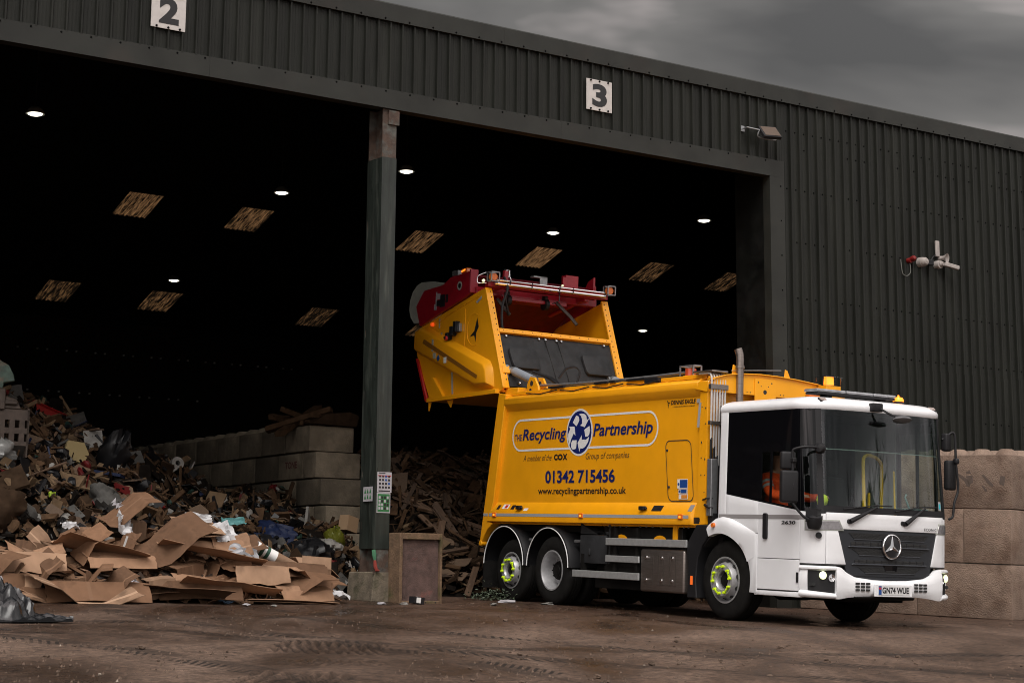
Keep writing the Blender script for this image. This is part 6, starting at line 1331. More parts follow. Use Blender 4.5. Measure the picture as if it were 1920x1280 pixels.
JM = [mat('junk_dark', (.008, .0062, .005), .95, var=.4, vscale=6, spec=.05), mat('junk_wood', (.062, .036, .020), .9, var=.35, vscale=5, spec=.1), mat('junk_pale_wood', (.125, .084, .050), .9, var=.25, spec=.1), mat('junk_white', (.19, .183, .17), .7, var=.25, spec=.15), mat('junk_black_plastic', (.006, .006, .007), .4, spec=.3), mat('junk_blue', (.008, .014, .042), .5, spec=.2), mat('junk_red', (.085, .008, .008), .5, spec=.2), mat('junk_green', (.014, .034, .027), .55, spec=.2), mat('junk_grey', (.062, .06, .056), .8, var=.3, spec=.1), mat('junk_brown', (.034, .021, .013), .9, var=.35, spec=.05)]  # junk_dark: dark junk, and painted deep shade in the gaps between heap pieces
def junk(mb, M, kind, sz, rr):
    if kind == 'chip':
        a, b_, c = sz*rr.uniform(.4, 1), sz*rr.uniform(.2, .8), sz*rr.uniform(.02, .12); j = [rr.uniform(.7, 1.2) for _ in range(8)]
        p = [(-a*j[0], -b_*j[1], -c), (a*j[2], -b_*j[3], -c), (a*j[4], b_*j[5], -c), (-a*j[6], b_*j[7], -c)]
        mb.hexa([M @ Vector(q) for q in p] + [M @ Vector((q[0], q[1], c+rr.uniform(-.01, .04)*sz)) for q in p])
    elif kind == 'stick':
        a, b_, c = sz*rr.uniform(.8, 1.6), sz*rr.uniform(.06, .16), sz*rr.uniform(.04, .10)
        p = [(-a, -b_, -c), (a, -b_, -c), (a, b_, -c), (-a, b_, -c)]; mb.hexa([M @ Vector(q) for q in p] + [M @ Vector((q[0], q[1], c)) for q in p])
    else:
        k0 = len(mb.v); blob(mb, (0, 0, 0), sz*.5, (rr.uniform(.7, 1.4), rr.uniform(.6, 1.2), rr.uniform(.35, .8)), 8, .35)
        for i in range(k0, len(mb.v)): mb.v[i] = tuple(M @ Vector(mb.v[i]))
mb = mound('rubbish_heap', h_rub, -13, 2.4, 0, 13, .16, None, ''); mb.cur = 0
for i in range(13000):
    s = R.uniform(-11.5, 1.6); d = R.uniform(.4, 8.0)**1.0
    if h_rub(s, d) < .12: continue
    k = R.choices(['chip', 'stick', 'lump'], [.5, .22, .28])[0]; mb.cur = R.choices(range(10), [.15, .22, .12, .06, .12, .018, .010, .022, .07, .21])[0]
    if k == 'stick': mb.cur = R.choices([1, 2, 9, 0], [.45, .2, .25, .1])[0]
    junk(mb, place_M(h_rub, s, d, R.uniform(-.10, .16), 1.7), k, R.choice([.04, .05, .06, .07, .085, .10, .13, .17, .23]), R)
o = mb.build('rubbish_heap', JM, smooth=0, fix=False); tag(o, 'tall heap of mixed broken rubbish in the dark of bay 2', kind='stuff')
mb = mound('wood_heap', h_wood, .9, 9, 2.2, 10, .16, None, ''); mb.cur = 0
for i in range(3600):
    s = R.uniform(2.5, 8.5); d = R.uniform(2.5, 7.5)
    if h_wood(s, d) < .1: continue
    k = R.choices(['chip', 'stick'], [.45, .55])[0]; mb.cur = R.choices([1, 2, 9, 0], [.30, .06, .46, .18])[0]
    junk(mb, place_M(h_wood, s, d, R.uniform(-.10, .14), 1.1), k, R.choice([.07, .09, .12, .16, .24]), R)
o = mb.build('wood_heap', JM, smooth=0, fix=False); tag(o, 'heap of splintered waste wood in bay 3 behind the lorry', kind='stuff')
# individual planks and boards on the wood heap
WP = [mat('plank', (.068, .039, .022), .85, var=.35, vscale=4, stretch=(.3, 3, 3), obj_rand=.45), mat('chipboard', (.088, .055, .033), .85, var=.2, vscale=20, obj_rand=.35)]
planks = []
for k in range(5):
    mb = MB(); L_, w_, t_ = R.uniform(.5, .95), R.uniform(.05, .10), R.uniform(.02, .045); p = [(-L_, -w_), (-L_*.7, -w_), (L_*.97, -w_), (L_, -w_*.2), (L_*.93, w_), (-L_*.96, w_), (-L_, w_*.3)]; mb.prism(p, 'z', -t_/2, t_/2)
    planks.append(mb.build('plank', WP[0], bevel=.004, smooth=0))
boards = []
for k in range(3):
    mb = MB(); a, b_ = R.uniform(.25, .5), R.uniform(.18, .32); p = [(-a, -b_), (a*.8, -b_), (a, -b_*.5), (a*.9, b_), (-a*.7, b_*.95), (-a, b_*.4)]; mb.prism(p, 'z', -.009, .009)
    boards.append(mb.build('board', WP[1], bevel=.003, smooth=0))
def scatter(protos, n, fn, rs_, rd, up, tilt, label, cat, group, sc=(.8, 1.2), minh=.15, bias=None):
    cnt = 0; tries = 0
    while cnt < n and tries < n*30:
        tries += 1; s, d = R.uniform(*rs_), R.uniform(*rd)
        if fn(s, d) < minh: continue
        p = protos[cnt % len(protos)]; o = p if cnt < len(protos) else p.copy()
        if cnt >= len(protos): COL.objects.link(o)
        q = R.uniform(*sc); o.matrix_world = place_M(fn, s, d, R.uniform(*up), tilt) @ Matrix.Diagonal((q, q, 1, 1)); tag(o, label, cat, group); cnt += 1
    return cnt
scatter(planks, 120, h_wood, (2.9, 8), (2.7, 6.8), (.02, .12), .35, 'split brown plank lying in the waste wood heap', 'plank', 'planks in the waste wood heap', sc=(.45, .95))
scatter(boards, 45, h_wood, (2.7, 8), (2.7, 6.8), (.02, .12), .45, 'broken flat board lying in the waste wood heap', 'board', 'boards in the waste wood heap', sc=(.45, .9))
planks2 = [p.copy() for p in planks]; boards2 = [p.copy() for p in boards]
for o in planks2+boards2: COL.objects.link(o)
scatter(planks2, 70, h_rub, (-8.5, 1.2), (1.4, 7), (.0, .1), .6, 'loose wooden plank sticking out of the mixed rubbish heap', 'plank', 'planks in the rubbish heap', sc=(.28, .62))
scatter(boards2, 50, h_rub, (-8.5, 1.2), (1.2, 7), (.03, .16), .7, 'torn flat board lying on the mixed rubbish heap', 'board', 'boards in the rubbish heap', sc=(.3, .65))
# bags, sheets and odd things on the rubbish heap
def bag_mesh(name, m, seed, sq=(1, .8, .6), r_=.3):
    rr = random.Random(seed); mb = MB(); n_ = 22; k = 14; v = []; 
    for j in range(k+1):
        ph = pi*j/k
        for i in range(n_):
            a = 2*pi*i/n_; q = 1 + .16*sin(3*a+seed)*sin(ph*2) + .12*sin(7*a+2*ph*3+seed) + rr.uniform(-.09, .09); v.append((r_*q*sin(ph)*cos(a)*sq[0], r_*q*sin(ph)*sin(a)*sq[1], r_*q*cos(ph)*sq[2]))
    mb.add(v, [(j*n_+i, j*n_+(i+1) % n_, (j+1)*n_+(i+1) % n_, (j+1)*n_+i) for j in range(k) for i in range(n_)]); return mb.build(name, m, smooth=50)
for (s, d, up, m, sq, r_, lab, cat) in ((-.05, 3.7, .1, JM[5], (1.2, .8, .5), .30, 'dark blue plastic bag near the dividing wall', 'bag'), (-1.9, 2.4, .12, JM[7], (1.4, .7, .45), .32, 'dark green plastic sheet bundle above the cardboard heap', 'bag'), (1.0, 3.6, .15, mat('olive_bag', (.10, .105, .008), .5), (.8, .7, 1.0), .24, 'olive yellow bag at the foot of the dividing wall', 'bag'), (-2.75, 4.2, .15, JM[4], (.7, .6, 1.5), .34, 'black sack hanging down the middle of the rubbish heap', 'bag'), (-6.0, 2.8, .1, JM[5], (1.3, .9, .5), .45, 'blue plastic bundle below the grab at the far left', 'bag'), (.6, 3.2, .15, JM[3], (1.2, .9, .5), .24, 'crumpled white bag near the dividing wall', 'bag'), (-5.0, 3.2, .15, mat('clear_plastic', (.16, .16, .155), .3), (1.0, .9, .7), .34, 'crumpled grey plastic bag on the left of the rubbish heap', 'bag'), (-3.6, 2.2, .12, JM[8], (1.0, .9, .6), .30, 'grey plastic sack just above the cardboard heap', 'bag'), (.2, 3.0, .05, JM[4], (1.2, 1, .6), .36, 'black sack at the right foot of the rubbish heap', 'bag'), (-.8, 3.1, .05, JM[4], (1.3, .9, .5), .34, 'black sack above the right end of the cardboard heap', 'bag'), (-5.6, 1.5, .15, JM[9], (1.3, .8, .7), .42, 'brown sack at the left edge above the cardboard heap', 'bag')):
    o = bag_mesh('waste_bag', m, len(bpy.data.objects), sq, r_); o.matrix_world = place_M(h_rub, s, d, up, .3); tag(o, lab, cat)
mb = MB(); mb.hexa([(-.36, -.24, 0), (.36, -.24, 0), (.36, .24, 0), (-.36, .24, 0), (-.42, -.28, .34), (.42, -.28, .34), (.42, .28, .34), (-.42, .28, .34)]); mb.box(-.44, .44, -.30, .30, .33, .37); o = mb.build('red_crate', mat('crate_red', (.22, .008, .008), .5), bevel=.02); o.matrix_world = Matrix.Translation(S(-3.30, 6.3, 2.98)) @ RZF @ Matrix.Rotation(.5, 4, 'Z') @ Matrix.Rotation(.2, 4, 'Y'); tag(o, 'red plastic crate on top of the rubbish heap beside the grab', 'crate')
mb = MB(); mb.prism([(-.26, -.18), (.14, -.2), (.28, .0), (.22, .2), (-.1, .17)], 'z', -.03, .03); o = mb.build('foam_board', mat('cream_foam', (.24, .185, .085), .8), bevel=.005); o.matrix_world = Matrix.Translation(S(-3.45, 4.0, SG(-3.45, 4.0)+h_rub(-3.45, 4.0)+.22)) @ RZF @ Matrix.Rotation(radians(62), 4, 'X') @ Matrix.Rotation(.3, 4, 'Y'); tag(o, 'cream foam board lying on the left of the rubbish heap', 'board')
for (s, d, rx, ry, m, a, b_, lab, nm) in ((-3.0, 3.0, 50, 20, JM[6], .16, .09, 'bright red plastic piece in the middle of the rubbish heap', 'red_scrap'), (-2.9, 4.6, 70, -10, JM[3], .15, .17, 'pale square sheet high on the rubbish heap', 'white_sheet'), (-3.9, 2.6, 40, 15, JM[2], .26, .15, 'tan padded board lying low on the rubbish heap', 'tan_board'), (-5.2, 2.2, 35, -25, JM[9], .36, .26, 'brown board slanting at the left of the rubbish heap', 'brown_board'), (-4.5, 2.0, 60, 5, mat('neon_scrap', (.25, .36, .02), .5), .05, .04, 'small neon yellow scrap left of the rubbish heap', 'neon_scrap'), (-5.9, 2.2, 50, 10, JM[3], .32, .28, 'pale crumpled sheet at the left edge below the grab', 'white_sheet')):
    mb = MB(); mb.grid([[(a*(i/4-.5)*2, b_*(j/4-.5)*2, R.uniform(-.02, .02)) for j in range(5)] for i in range(5)], [[(a*(i/4-.5)*2, b_*(j/4-.5)*2, -.03) for j in range(5)] for i in range(5)]); o = mb.build(nm, m, smooth=40)
    o.matrix_world = Matrix.Translation(S(s, d, SG(s, d)+h_rub(s, d)+.16)) @ RZF @ Matrix.Rotation(radians(rx), 4, 'X') @ Matrix.Rotation(radians(ry), 4, 'Y'); tag(o, lab, 'scrap')
mb = MB(); mb.lathe([(.045, -.07), (.11, -.07), (.115, 0), (.11, .07), (.045, .07)], (0, 0, 0), (0, 0, 1), 24, close=True); o = mb.build('paper_roll', JM[3], smooth=40); o.matrix_world = Matrix.Translation(S(-1.0, 5.6, SG(-1, 5.6)+h_rub(-1, 5.6)+.18)) @ RZF @ Matrix.Rotation(radians(75), 4, 'X'); tag(o, 'white roll end at the right shoulder of the rubbish heap', 'roll')
# carcass on the dividing wall
mb = MB(); o = None
for k in range(9): junk(mb, Matrix.Translation((R.uniform(-.5, .5), R.uniform(-.2, .2), R.uniform(0, .16))) @ rnd_rot(Vector((0, 0, 1)), .35, R), 'stick', R.uniform(.35, .6), R)
o = mb.build('timber_bundle', JM[1], smooth=0, fix=False); o.matrix_world = Matrix.Translation(S(2.1, 6.6, 3.36)) @ RZF; tag(o, 'bundle of rotten timber lying on top of the dividing wall', 'timber')
mb = MB(); mb.prism([(-.5, 0), (.45, -.02), (.5, .2), (.3, .26), (-.2, .2)], 'y', -.2, .2); o = mb.build('log', JM[9], bevel=.04, seg=2); o.matrix_world = Matrix.Translation(S(2.25, 6.1, 3.33)) @ RZF; tag(o, 'thick brown log on the near end of the dividing wall', 'log')
mb = MB(); mb.box(-.14, .14, -.10, .10, 0, .26); o = mb.build('carton', mat('tan_carton', (.30, .20, .115), .8), bevel=.004); o.matrix_world = Matrix.Translation(S(1.55, 4.15, 1.35)) @ RZF @ Matrix.Rotation(.35, 4, 'Z') @ Matrix.Rotation(.2, 4, 'Y'); tag(o, 'small upright carton beside the dividing wall near the column', 'box')
# grab of a loading machine at the left edge
gb = thing('loader_grab', 'rusty green grab with slotted plates hanging over the rubbish heap', 'grab', shed_M(-4.96, 3.0, 2.26))
GB = mat('grab_steel', (.062, .046, .037), .55, .3, var=.35, vscale=4); GG = mat('grab_green', (.045, .075, .06), .6, var=.4, vscale=5, col2=(.10, .075, .055), thr=(.5, .6))
mb = MB(); W0, W1 = -.75, .375
cols = [W0+.06+.152*i for i in range(8)]
def slotplate(mb, x0, x1, z0, z1, y0, y1, zs):
    xs = [x0]
    for c in cols: xs += [c-.035, c+.035]
    xs.append(x1); zz = [z0]
    for a, b_ in zs: zz += [a, b_]
    zz.append(z1)
    for i in range(len(xs)-1):
        for j in range(len(zz)-1):
            if i % 2 == 1 and j % 2 == 1: continue
            mb.box(xs[i], xs[i+1], y0, y1, zz[j], zz[j+1])
slotplate(mb, W0, W1, .17, .70, -.02, .02, [(.23, .345), (.43, .545)]); mb.box(W1, W1+.025, -.02, .62, 0, .72)
mb.build('slotted_plate', GB, gb, smooth=0)
mb = MB(); mb.hexa([(W0, -.02, .17), (W1, -.02, .17), (W1, .02, .17), (W0, .02, .17), (W0, .10, 0), (W1, .10, 0), (W1, .14, 0), (W0, .14, 0)]); mb.box(W0, W1, .12, .6, -.02, .02); mb.build('lip', mat('grab_lip', (.05, .045, .04), .5, .3), gb)
mb = MB(); mb.prism([(-.75, .70), (.30, .70), (.20, .86), (.02, .90), (-.02, 1.02), (-.75, 1.02)], 'y', .0, .5); mb.box(-.1, .02, -.06, .0, .68, 1.0); mb.box(.0, .22, -.04, .05, .76, .84); mb.build('bracket', GB, gb, bevel=.02)
mb = MB(); mb.prism([(-.8, 1.0), (.0, 1.0), (.02, 1.10), (.18, 1.12), (.16, 1.22), (.08, 1.36), (-.05, 1.42), (-.8, 1.42)], 'y', .05, .42); mb.build('hinge_head', GG, gb, bevel=.015)
mb = MB(); mb.cyl((-.14, .03, 1.25), (-.14, .05, 1.25), .065, .065, 16); mb.build('pin', SEAM, gb)
mb = MB(); mb.prism([(-.9, 1.42), (-.02, 1.42), (-.35, 1.78), (-1.8, 2.6), (-2.6, 2.6)], 'y', .10, .36); mb.prism([(-2.6, 2.3), (-1.8, 2.65), (-7, 4.6), (-7.3, 4.3)], 'y', .10, .36); mb.build('arm', mat('arm_rust', (.13, .075, .055), .6, var=.3), gb, bevel=.02)

# ------------------------------------------------------------------ the cardboard heap
def card_mat(name, c):
    m = mat(name, c, .8, var=.14, vscale=2.5, bump=.12, bscale=90, obj_rand=.34, spec=.2, col2=tuple(x*.62 for x in c), thr=(.56, .70)); t = m.node_tree; n = t.nodes; l = t.links; b = n['Principled BSDF']
    src = b.inputs['Base Color'].links[0].from_socket; tcn = n.new('ShaderNodeTexCoord'); sx = n.new('ShaderNodeSeparateXYZ'); l.new(tcn.outputs['Object'], sx.inputs[0]); oi = n.new('ShaderNodeObjectInfo')
    def mt(op, a_, b_=0):
        q = n.new('ShaderNodeMath'); q.operation = op
        for i_, v_ in enumerate((a_, b_)):
            if isinstance(v_, (int, float)): q.inputs[i_].default_value = v_
            else: l.new(v_, q.inputs[i_])
        return q.outputs[0]
    # a strip of parcel tape across some sheets, its place differing from sheet to sheet
    pos = mt('MULTIPLY', mt('SUBTRACT', oi.outputs['Random'], .5), .5); on = mt('LESS_THAN', mt('ABSOLUTE', mt('SUBTRACT', sx.outputs[1], pos)), .026); pick = mt('GREATER_THAN', mt('FRACT', mt('MULTIPLY', oi.outputs['Random'], 7.3), 0), .55)
    # printed panel on others
    px_ = mt('LESS_THAN', mt('ABSOLUTE', mt('SUBTRACT', sx.outputs[0], pos)), .09); py_ = mt('LESS_THAN', mt('ABSOLUTE', mt('ADD', sx.outputs[1], pos)), .05); pk2 = mt('GREATER_THAN', mt('FRACT', mt('MULTIPLY', oi.outputs['Random'], 13.7), 0), .72)
    m1 = n.new('ShaderNodeMix'); m1.data_type = 'RGBA'; m1.inputs[7].default_value = (c[0]*1.25, c[1]*1.3, c[2]*1.35, 1); l.new(mt('MULTIPLY', on, pick), m1.inputs[0]); l.new(src, m1.inputs[6])
    m2 = n.new('ShaderNodeMix'); m2.data_type = 'RGBA'; m2.inputs[7].default_value = (.34, .33, .32, 1); l.new(mt('MULTIPLY', mt('MULTIPLY', px_, py_), pk2), m2.inputs[0]); l.new(m1.outputs[2], m2.inputs[6]); l.new(m2.outputs[2], b.inputs['Base Color']); return m
CB = [card_mat('cardboard', (.235, .138, .084)), card_mat('cardboard_pale', (.30, .188, .12)), card_mat('cardboard_dark', (.15, .082, .047))]
EDG = mat('card_edge', (.20, .115, .065), .9)
def card(w_, h_, folds, curl, th, rr, rag=.03):
    """a sheet of corrugated board: folds = [(x position 0..1, angle)] bent about y, curled and with ragged edges"""
    curl = curl*.4; nx, ny = 16, 7; xs = [i/nx for i in range(nx+1)]; pts = []; x = z = 0.0; tot_ = sum(a for _, a in folds); ang = -tot_ if tot_ < -.6 else -tot_/2 if tot_ < 1.2 else -.06; prev = 0
    prof = []
    for i, t_ in enumerate(xs):
        if i:
            for p, a in folds:
                if prev < p <= t_: ang += a
            ang += curl/nx; x += cos(ang)*w_/nx; z += sin(ang)*w_/nx
        prof.append((x, z, ang)); prev = t_
    x0 = prof[nx//2][0]; z0 = min(p[1] for p in prof); dent = [(rr.uniform(0, 1), rr.uniform(0, 1), rr.uniform(-.034, .034)) for _ in range(7)]; sk = rr.uniform(-.12, .12)
    e0 = [rr.uniform(-rag, rag) for _ in range(nx+1)]; e1 = [rr.uniform(-rag, rag) for _ in range(nx+1)]; f0 = [rr.uniform(-rag, rag) for _ in range(ny+1)]; f1 = [rr.uniform(-rag, rag) for _ in range(ny+1)]
    G = []; H = []; cb = rr.uniform(-.04, .04)
    for i, (px, pz, a) in enumerate(prof):
        row = []; row2 = []
        for j in range(ny+1):
            v = j/ny; y = (v-.5)*h_ + (e0[i] if j == 0 else e1[i] if j == ny else 0); q = sum(dd*math.exp(-((i/nx-dx)**2+(v-dy_)**2)/.03) for dx, dy_, dd in dent) + cb*(v-.5)**2*h_
            xx = px-x0+sk*y+(f0[j] if i == 0 else f1[j] if i == nx else 0); p = Vector((xx, y, pz-z0+q)); n_ = Vector((-sin(a), 0, cos(a))); row.append(p); row2.append(p-n_*th)
        G.append(row); H.append(row2)
    mb = MB(); mb.grid(G, H); return mb
rr = random.Random(5); protos = []
specs = [(.55, 1.7, [(.45, .35), (.55, .35)], .2, .007), (.7, 1.5, [(.5, .45)], .1, .006), (.45, 1.9, [(.4, .45), (.7, -.5)], .2, .007), (.8, 1.3, [(.3, -.3), (.6, .5)], .2, .006), (.4, 1.4, [(.5, 3.02)], .1, .007), (.75, 1.5, [(.4, -1.0)], .15, .007), (.55, 1.1, [(.35, -.8), (.7, -.25)], .1, .006), (.6, .9, [(.5, -1.2)], .1, .006), (1.5, .9, [(.3, .5), (.7, -.4)], .2, .007), (1.2, .8, [(.5, .5)], .1, .006), (1.7, .7, [(.25, -.3), (.5, .5), (.75, .3)], .3, .007), (.9, .7, [(.5, -.7)], .5, .006), (1.9, .6, [(.33, .25), (.66, -.2)], -.3, .008), (.7, .5, [(.4, .6)], -.2, .006), (1.3, 1.0, [(.2, .5), (.8, -.5)], .2, .007), (1.0, .45, [], .9, .006), (1.6, 1.0, [(.48, .12), (.52, 2.92)], .1, .006), (.5, .4, [(.5, .5)], .3, .005), (1.4, .5, [(.15, -.5), (.6, .4)], -.4, .007), (1.1, .9, [(.3, .25), (.6, .25)], .4, .007)]
for k, (a, b_, fo, cu, th) in enumerate(specs): protos.append(card(a, b_, fo, cu, th, rr, .012).build('cardboard_sheet', CB[k % 3], smooth=30))
CL, CG = 'torn flattened brown cardboard box lying in the heap on the ground', 'flattened cardboard boxes in the heap'
n_used = [0]
def put_card(k, s, d, up, rx, ry, rz_, sc=1.0, label=None, g=True):
    o = protos[k]
    if o.get('used'): o = o.copy(); COL.objects.link(o)
    o['used'] = 1; o.matrix_world = Matrix.Translation(S(s, d, SG(s, d)+up)) @ RZF @ Matrix.Rotation(radians(rz_), 4, 'Z') @ Matrix.Rotation(radians(rx), 4, 'X') @ Matrix.Rotation(radians(ry), 4, 'Y') @ Matrix.Diagonal((sc, sc, 1, 1)); tag(o, label or CL, 'cardboard', CG); return o
# large sheets one can pick out (long ones lie along the front of the heap)
big = [(5, -5.25, -1.60, .02, 0, 0, 92, .95, 'wide tan sheet with a long crease at the lower left of the cardboard heap'), (10, -5.5, -1.75, .03, 14, 2, 2, .85, 'long flat sheet on the ground at the lower left'), (8, -3.85, -.75, .66, 30, -14, 16, .62, 'large smooth box panel in the middle of the cardboard heap'), (14, -4.3, -.2, 1.0, 16, 4, 2, .55, None), (16, -3.05, -.45, .98, 18, -8, -6, .72, 'big folded box arching over the top of the cardboard heap'), (2, -2.35, -.62, .42, 0, -18, 82, .9, 'long plank like sheet sloping down to the right of the heap'), (2, -2.15, -.45, .36, 8, -22, 78, .85, None), (3, -4.0, -1.35, .10, 4, 0, 90, .95, 'big ragged flattened box along the front of the heap'), (0, -3.25, -1.2, .18, 6, 0, 95, .9, None), (8, -2.05, -.85, .12, 16, 10, 8, .6, 'torn panel lying at the right front of the heap'), (4, -2.35, -1.25, .02, 2, 0, 92, .95, 'low sheet lying flat at the front edge of the heap'), (18, -1.75, -.75, .06, 10, 0, 6, .6, None), (11, -5.05, -.9, .55, 22, -16, 14, .55, None), (3, -4.95, -.85, .60, 14, 4, 100, .9, None), (9, -5.8, -.9, .52, 18, 6, -8, .6, None), (0, -3.3, -.75, .62, 10, -6, 84, .9, None), (17, -2.95, -.75, .52, 40, 0, 0, .9, None), (9, -3.0, -.62, .68, 48, 6, 4, .5, None), (5, -3.7, -1.25, .05, 0, 0, 88, .8, None), (6, -4.7, -1.0, .42, 0, 0, 96, .9, None), (6, -3.3, -.6, .66, 0, 4, 92, 1.0, None), (7, -2.6, -.9, .25, 0, 0, 84, .9, None), (5, -6.6, -1.5, .1, 0, 0, 96, .9, None), (7, -5.9, -1.2, .35, 0, 0, 80, .9, None), (6, -2.0, -1.0, .04, 0, 0, 98, .8, None)]
for b_ in big: put_card(*b_)
cnt = 0
while cnt < 258:
    s = R.uniform(-8.4, -1.25); d = R.uniform(-1.95, .9); h = h_card(s, d)
    if h < .05: continue
    k = R.randrange(20); o = protos[k]
    if o.get('used'): o = o.copy(); COL.objects.link(o)
    o['used'] = 1; q = R.uniform(.22, .54); side_ = (hn(s+.2, d, .6, 7)-hn(s-.2, d, .6, 7))
    long_y = k < 8; fr = d < np.interp(s, [-9, -6.5, -1.5], [-.75, -.55, .55])
    tx_ = (R.gauss(4, 6) if 5 <= k < 8 else R.gauss(22, 12)) if fr else R.gauss(0, 12); ty_ = R.gauss(0, 9) + (14 if s > -2.6 else 0); tz_ = R.gauss(0, 22) + (90 if long_y else 0)
    Mx = Matrix.Translation(S(s, d, SG(s, d)+h*R.uniform(.35, .98)-.03)) @ RZF @ Matrix.Rotation(radians(ty_), 4, 'Y') @ Matrix.Rotation(radians(tx_), 4, 'X') @ Matrix.Rotation(radians(tz_), 4, 'Z')
    o.matrix_world = Mx @ Matrix.Diagonal((q, q, 1, 1)); tag(o, CL, 'cardboard', CG); cnt += 1
for o in bpy.data.objects:
    if 'used' in o.keys(): del o['used']
mb = mound('card_base', lambda s, d: max(-.1, h_card(s, d)*.72-.03), -9, -1.1, -2.1, 2.2, .15, None, ''); mb.cur = 0
for i in range(2000):
    s = R.uniform(-8.5, -1.2); d = R.uniform(-1.9, 1.3)
    if h_card(s, d) < .08: continue
    mb.cur = R.choices([0, 1, 2, 3], [.3, .4, .24, .06])[0]; junk(mb, Matrix.Translation(S(s, d, SG(s, d)+h_card(s, d)*R.uniform(.6, .98))) @ RZF @ rnd_rot(slope_frame(h_card, s, d), .6, R), 'chip', R.choice([.05, .08, .12, .17, .22]), R)
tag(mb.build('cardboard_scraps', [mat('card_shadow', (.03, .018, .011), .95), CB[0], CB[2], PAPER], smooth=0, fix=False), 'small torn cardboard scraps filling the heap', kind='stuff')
# single things in and beside the cardboard heap
def at(o, s, d, up, rx=0, ry=0, rz_=0): o.matrix_world = Matrix.Translation(S(s, d, SG(s, d)+up)) @ RZF @ Matrix.Rotation(radians(rz_), 4, 'Z') @ Matrix.Rotation(radians(ry), 4, 'Y') @ Matrix.Rotation(radians(rx), 4, 'X'); return o
bx = thing('open_box', 'open cardboard box with raised flaps at the right end of the heap', 'box'); at(bx, -1.36, -.05, .22, 0, 3, -14)
mb = MB(); w_, dp_, hh, th = .22, .18, .24, .006
mb.box(-w_, w_, -dp_, -dp_+th, 0, hh); mb.box(-w_, w_, dp_-th, dp_, 0, hh); mb.box(-w_, -w_+th, -dp_, dp_, 0, hh); mb.box(w_-th, w_, -dp_, dp_, 0, hh); mb.box(-w_, w_, -dp_, dp_, 0, th); mb.build('box_body', CB[0], bx, smooth=0)
for (c, ax, az, L_) in (((0, dp_, hh), 'x', 25, w_), ((-w_, 0, hh), 'y', -35, dp_), ((w_, 0, hh), 'y', 130, dp_), ((0, -dp_, hh), 'x', 10, w_)):
    mb = MB()
    if ax == 'x': a = radians(az); mb.obox((0, c[1]+.08*sin(a), hh+.08*cos(a)), (1, 0, 0), (0, sin(a), cos(a)), (0, cos(a), -sin(a)), L_*.97, .085, .004)
    else: a = radians(az); mb.obox((c[0]+.08*sin(a), 0, hh+.08*cos(a)), (0, 1, 0), (sin(a), 0, cos(a)), (cos(a), 0, -sin(a)), L_*.97, .085, .004)
    mb.build('flap', CB[1 if ax == 'x' else 0], bx, smooth=0)
for (s, d, r0, L_, rz_, m, lab) in ((-2.62, -.98, .085, .34, 62, CB[0], 'brown cardboard tube lying open end out at the foot of the heap'), (-2.95, -1.02, .10, .30, 52, CB[2], 'darker rolled tube beside the open cardboard tube')):
    mb = MB(); mb.lathe([(r0, 0), (r0, L_), (r0-.018, L_), (r0-.018, .0)], (0, -L_/2, 0), (0, 1, 0), 26, close=True); o = mb.build('cardboard_tube', m, smooth=40); at(o, s, d, r0+.03, 0, 0, rz_-90); tag(o, lab, 'tube')
mb = MB(); mb.cyl((-.42, 0, 0), (.36, 0, 0), .085, .085, 26); mb.cur = 1; mb.cyl((-.42, 0, 0), (-.10, 0, 0), .087, .087, 26); mb.cur = 2
for a in (-.36, -.27): mb.cyl((a, 0, 0), (a+.05, 0, 0), .0885, .0885, 26)
o = mb.build('striped_tube', [CB[1], WHTV, mat('dark_green_print', (.015, .07, .045), .6)], smooth=40); at(o, -2.02, -.35, .56, 0, 26, -8); tag(o, 'white tube with dark green stripes on the right slope of the cardboard heap', 'tube')
def sheetthing(name, w_, h_, m, s, d, up, rx, ry, rz_, lab, cat='paper', cr=.05, seed=1):
    r2 = random.Random(seed); n_ = 9; mb = MB(); zz = [[r2.uniform(-cr, cr) for _ in range(n_)] for _ in range(n_)]
    G = [[(w_*(i/(n_-1)-.5)*(1+r2.uniform(-.06, .06)), h_*(j/(n_-1)-.5), zz[i][j]+.12*h_*sin(i*.8+seed)) for j in range(n_)] for i in range(n_)]
    mb.grid(G, [[(p[0], p[1], p[2]-.004) for p in row] for row in G]); o = mb.build(name, m, smooth=35); at(o, s, d, up, rx, ry, rz_); tag(o, lab, cat); return o
PW = mat('white_wrapper', (.46, .46, .47), .5, var=.06)
sheetthing('white_paper', .24, .34, PW, -4.42, -.45, .98, 58, 24, 28, 'tall white paper sheet standing on the left of the cardboard heap', seed=2, cr=.035)
sheetthing('white_wrapper', .50, .26, PW, -1.42, -.72, .12, 14, 6, 4, 'crumpled white wrapper with black print at the right foot of the heap', seed=3)
sheetthing('grey_foil', .62, .34, mat('foil_grey', (.36, .37, .39), .3, .5), -2.85, -.72, .70, 40, 12, 4, 'silver grey plastic sheet in the middle of the cardboard heap', seed=4, cr=.03)
sheetthing('white_wrapper', .40, .32, PW, -3.02, -.55, .92, 55, -20, 12, 'white printed wrapping on the top right of the cardboard heap', seed=5, cr=.03)
sheetthing('white_wrapper', .40, .12, PW, -3.30, -.35, 1.12, 50, 4, 4, 'narrow white wrapping under the big folded box', seed=6, cr=.02)
sheetthing('newspaper', .28, .2, PAPER, -4.25, .0, 1.22, 40, 0, 20, 'crumpled newspaper at the top of the cardboard heap', seed=7, cr=.05)
sheetthing('printed_leaflet', .26, .2, mat('leaflet', (.10, .16, .24), .5, var=.4, vscale=12), -3.35, -1.32, .05, 10, 4, 12, 'blue and white leaflet at the front foot of the heap', seed=8, cr=.03)
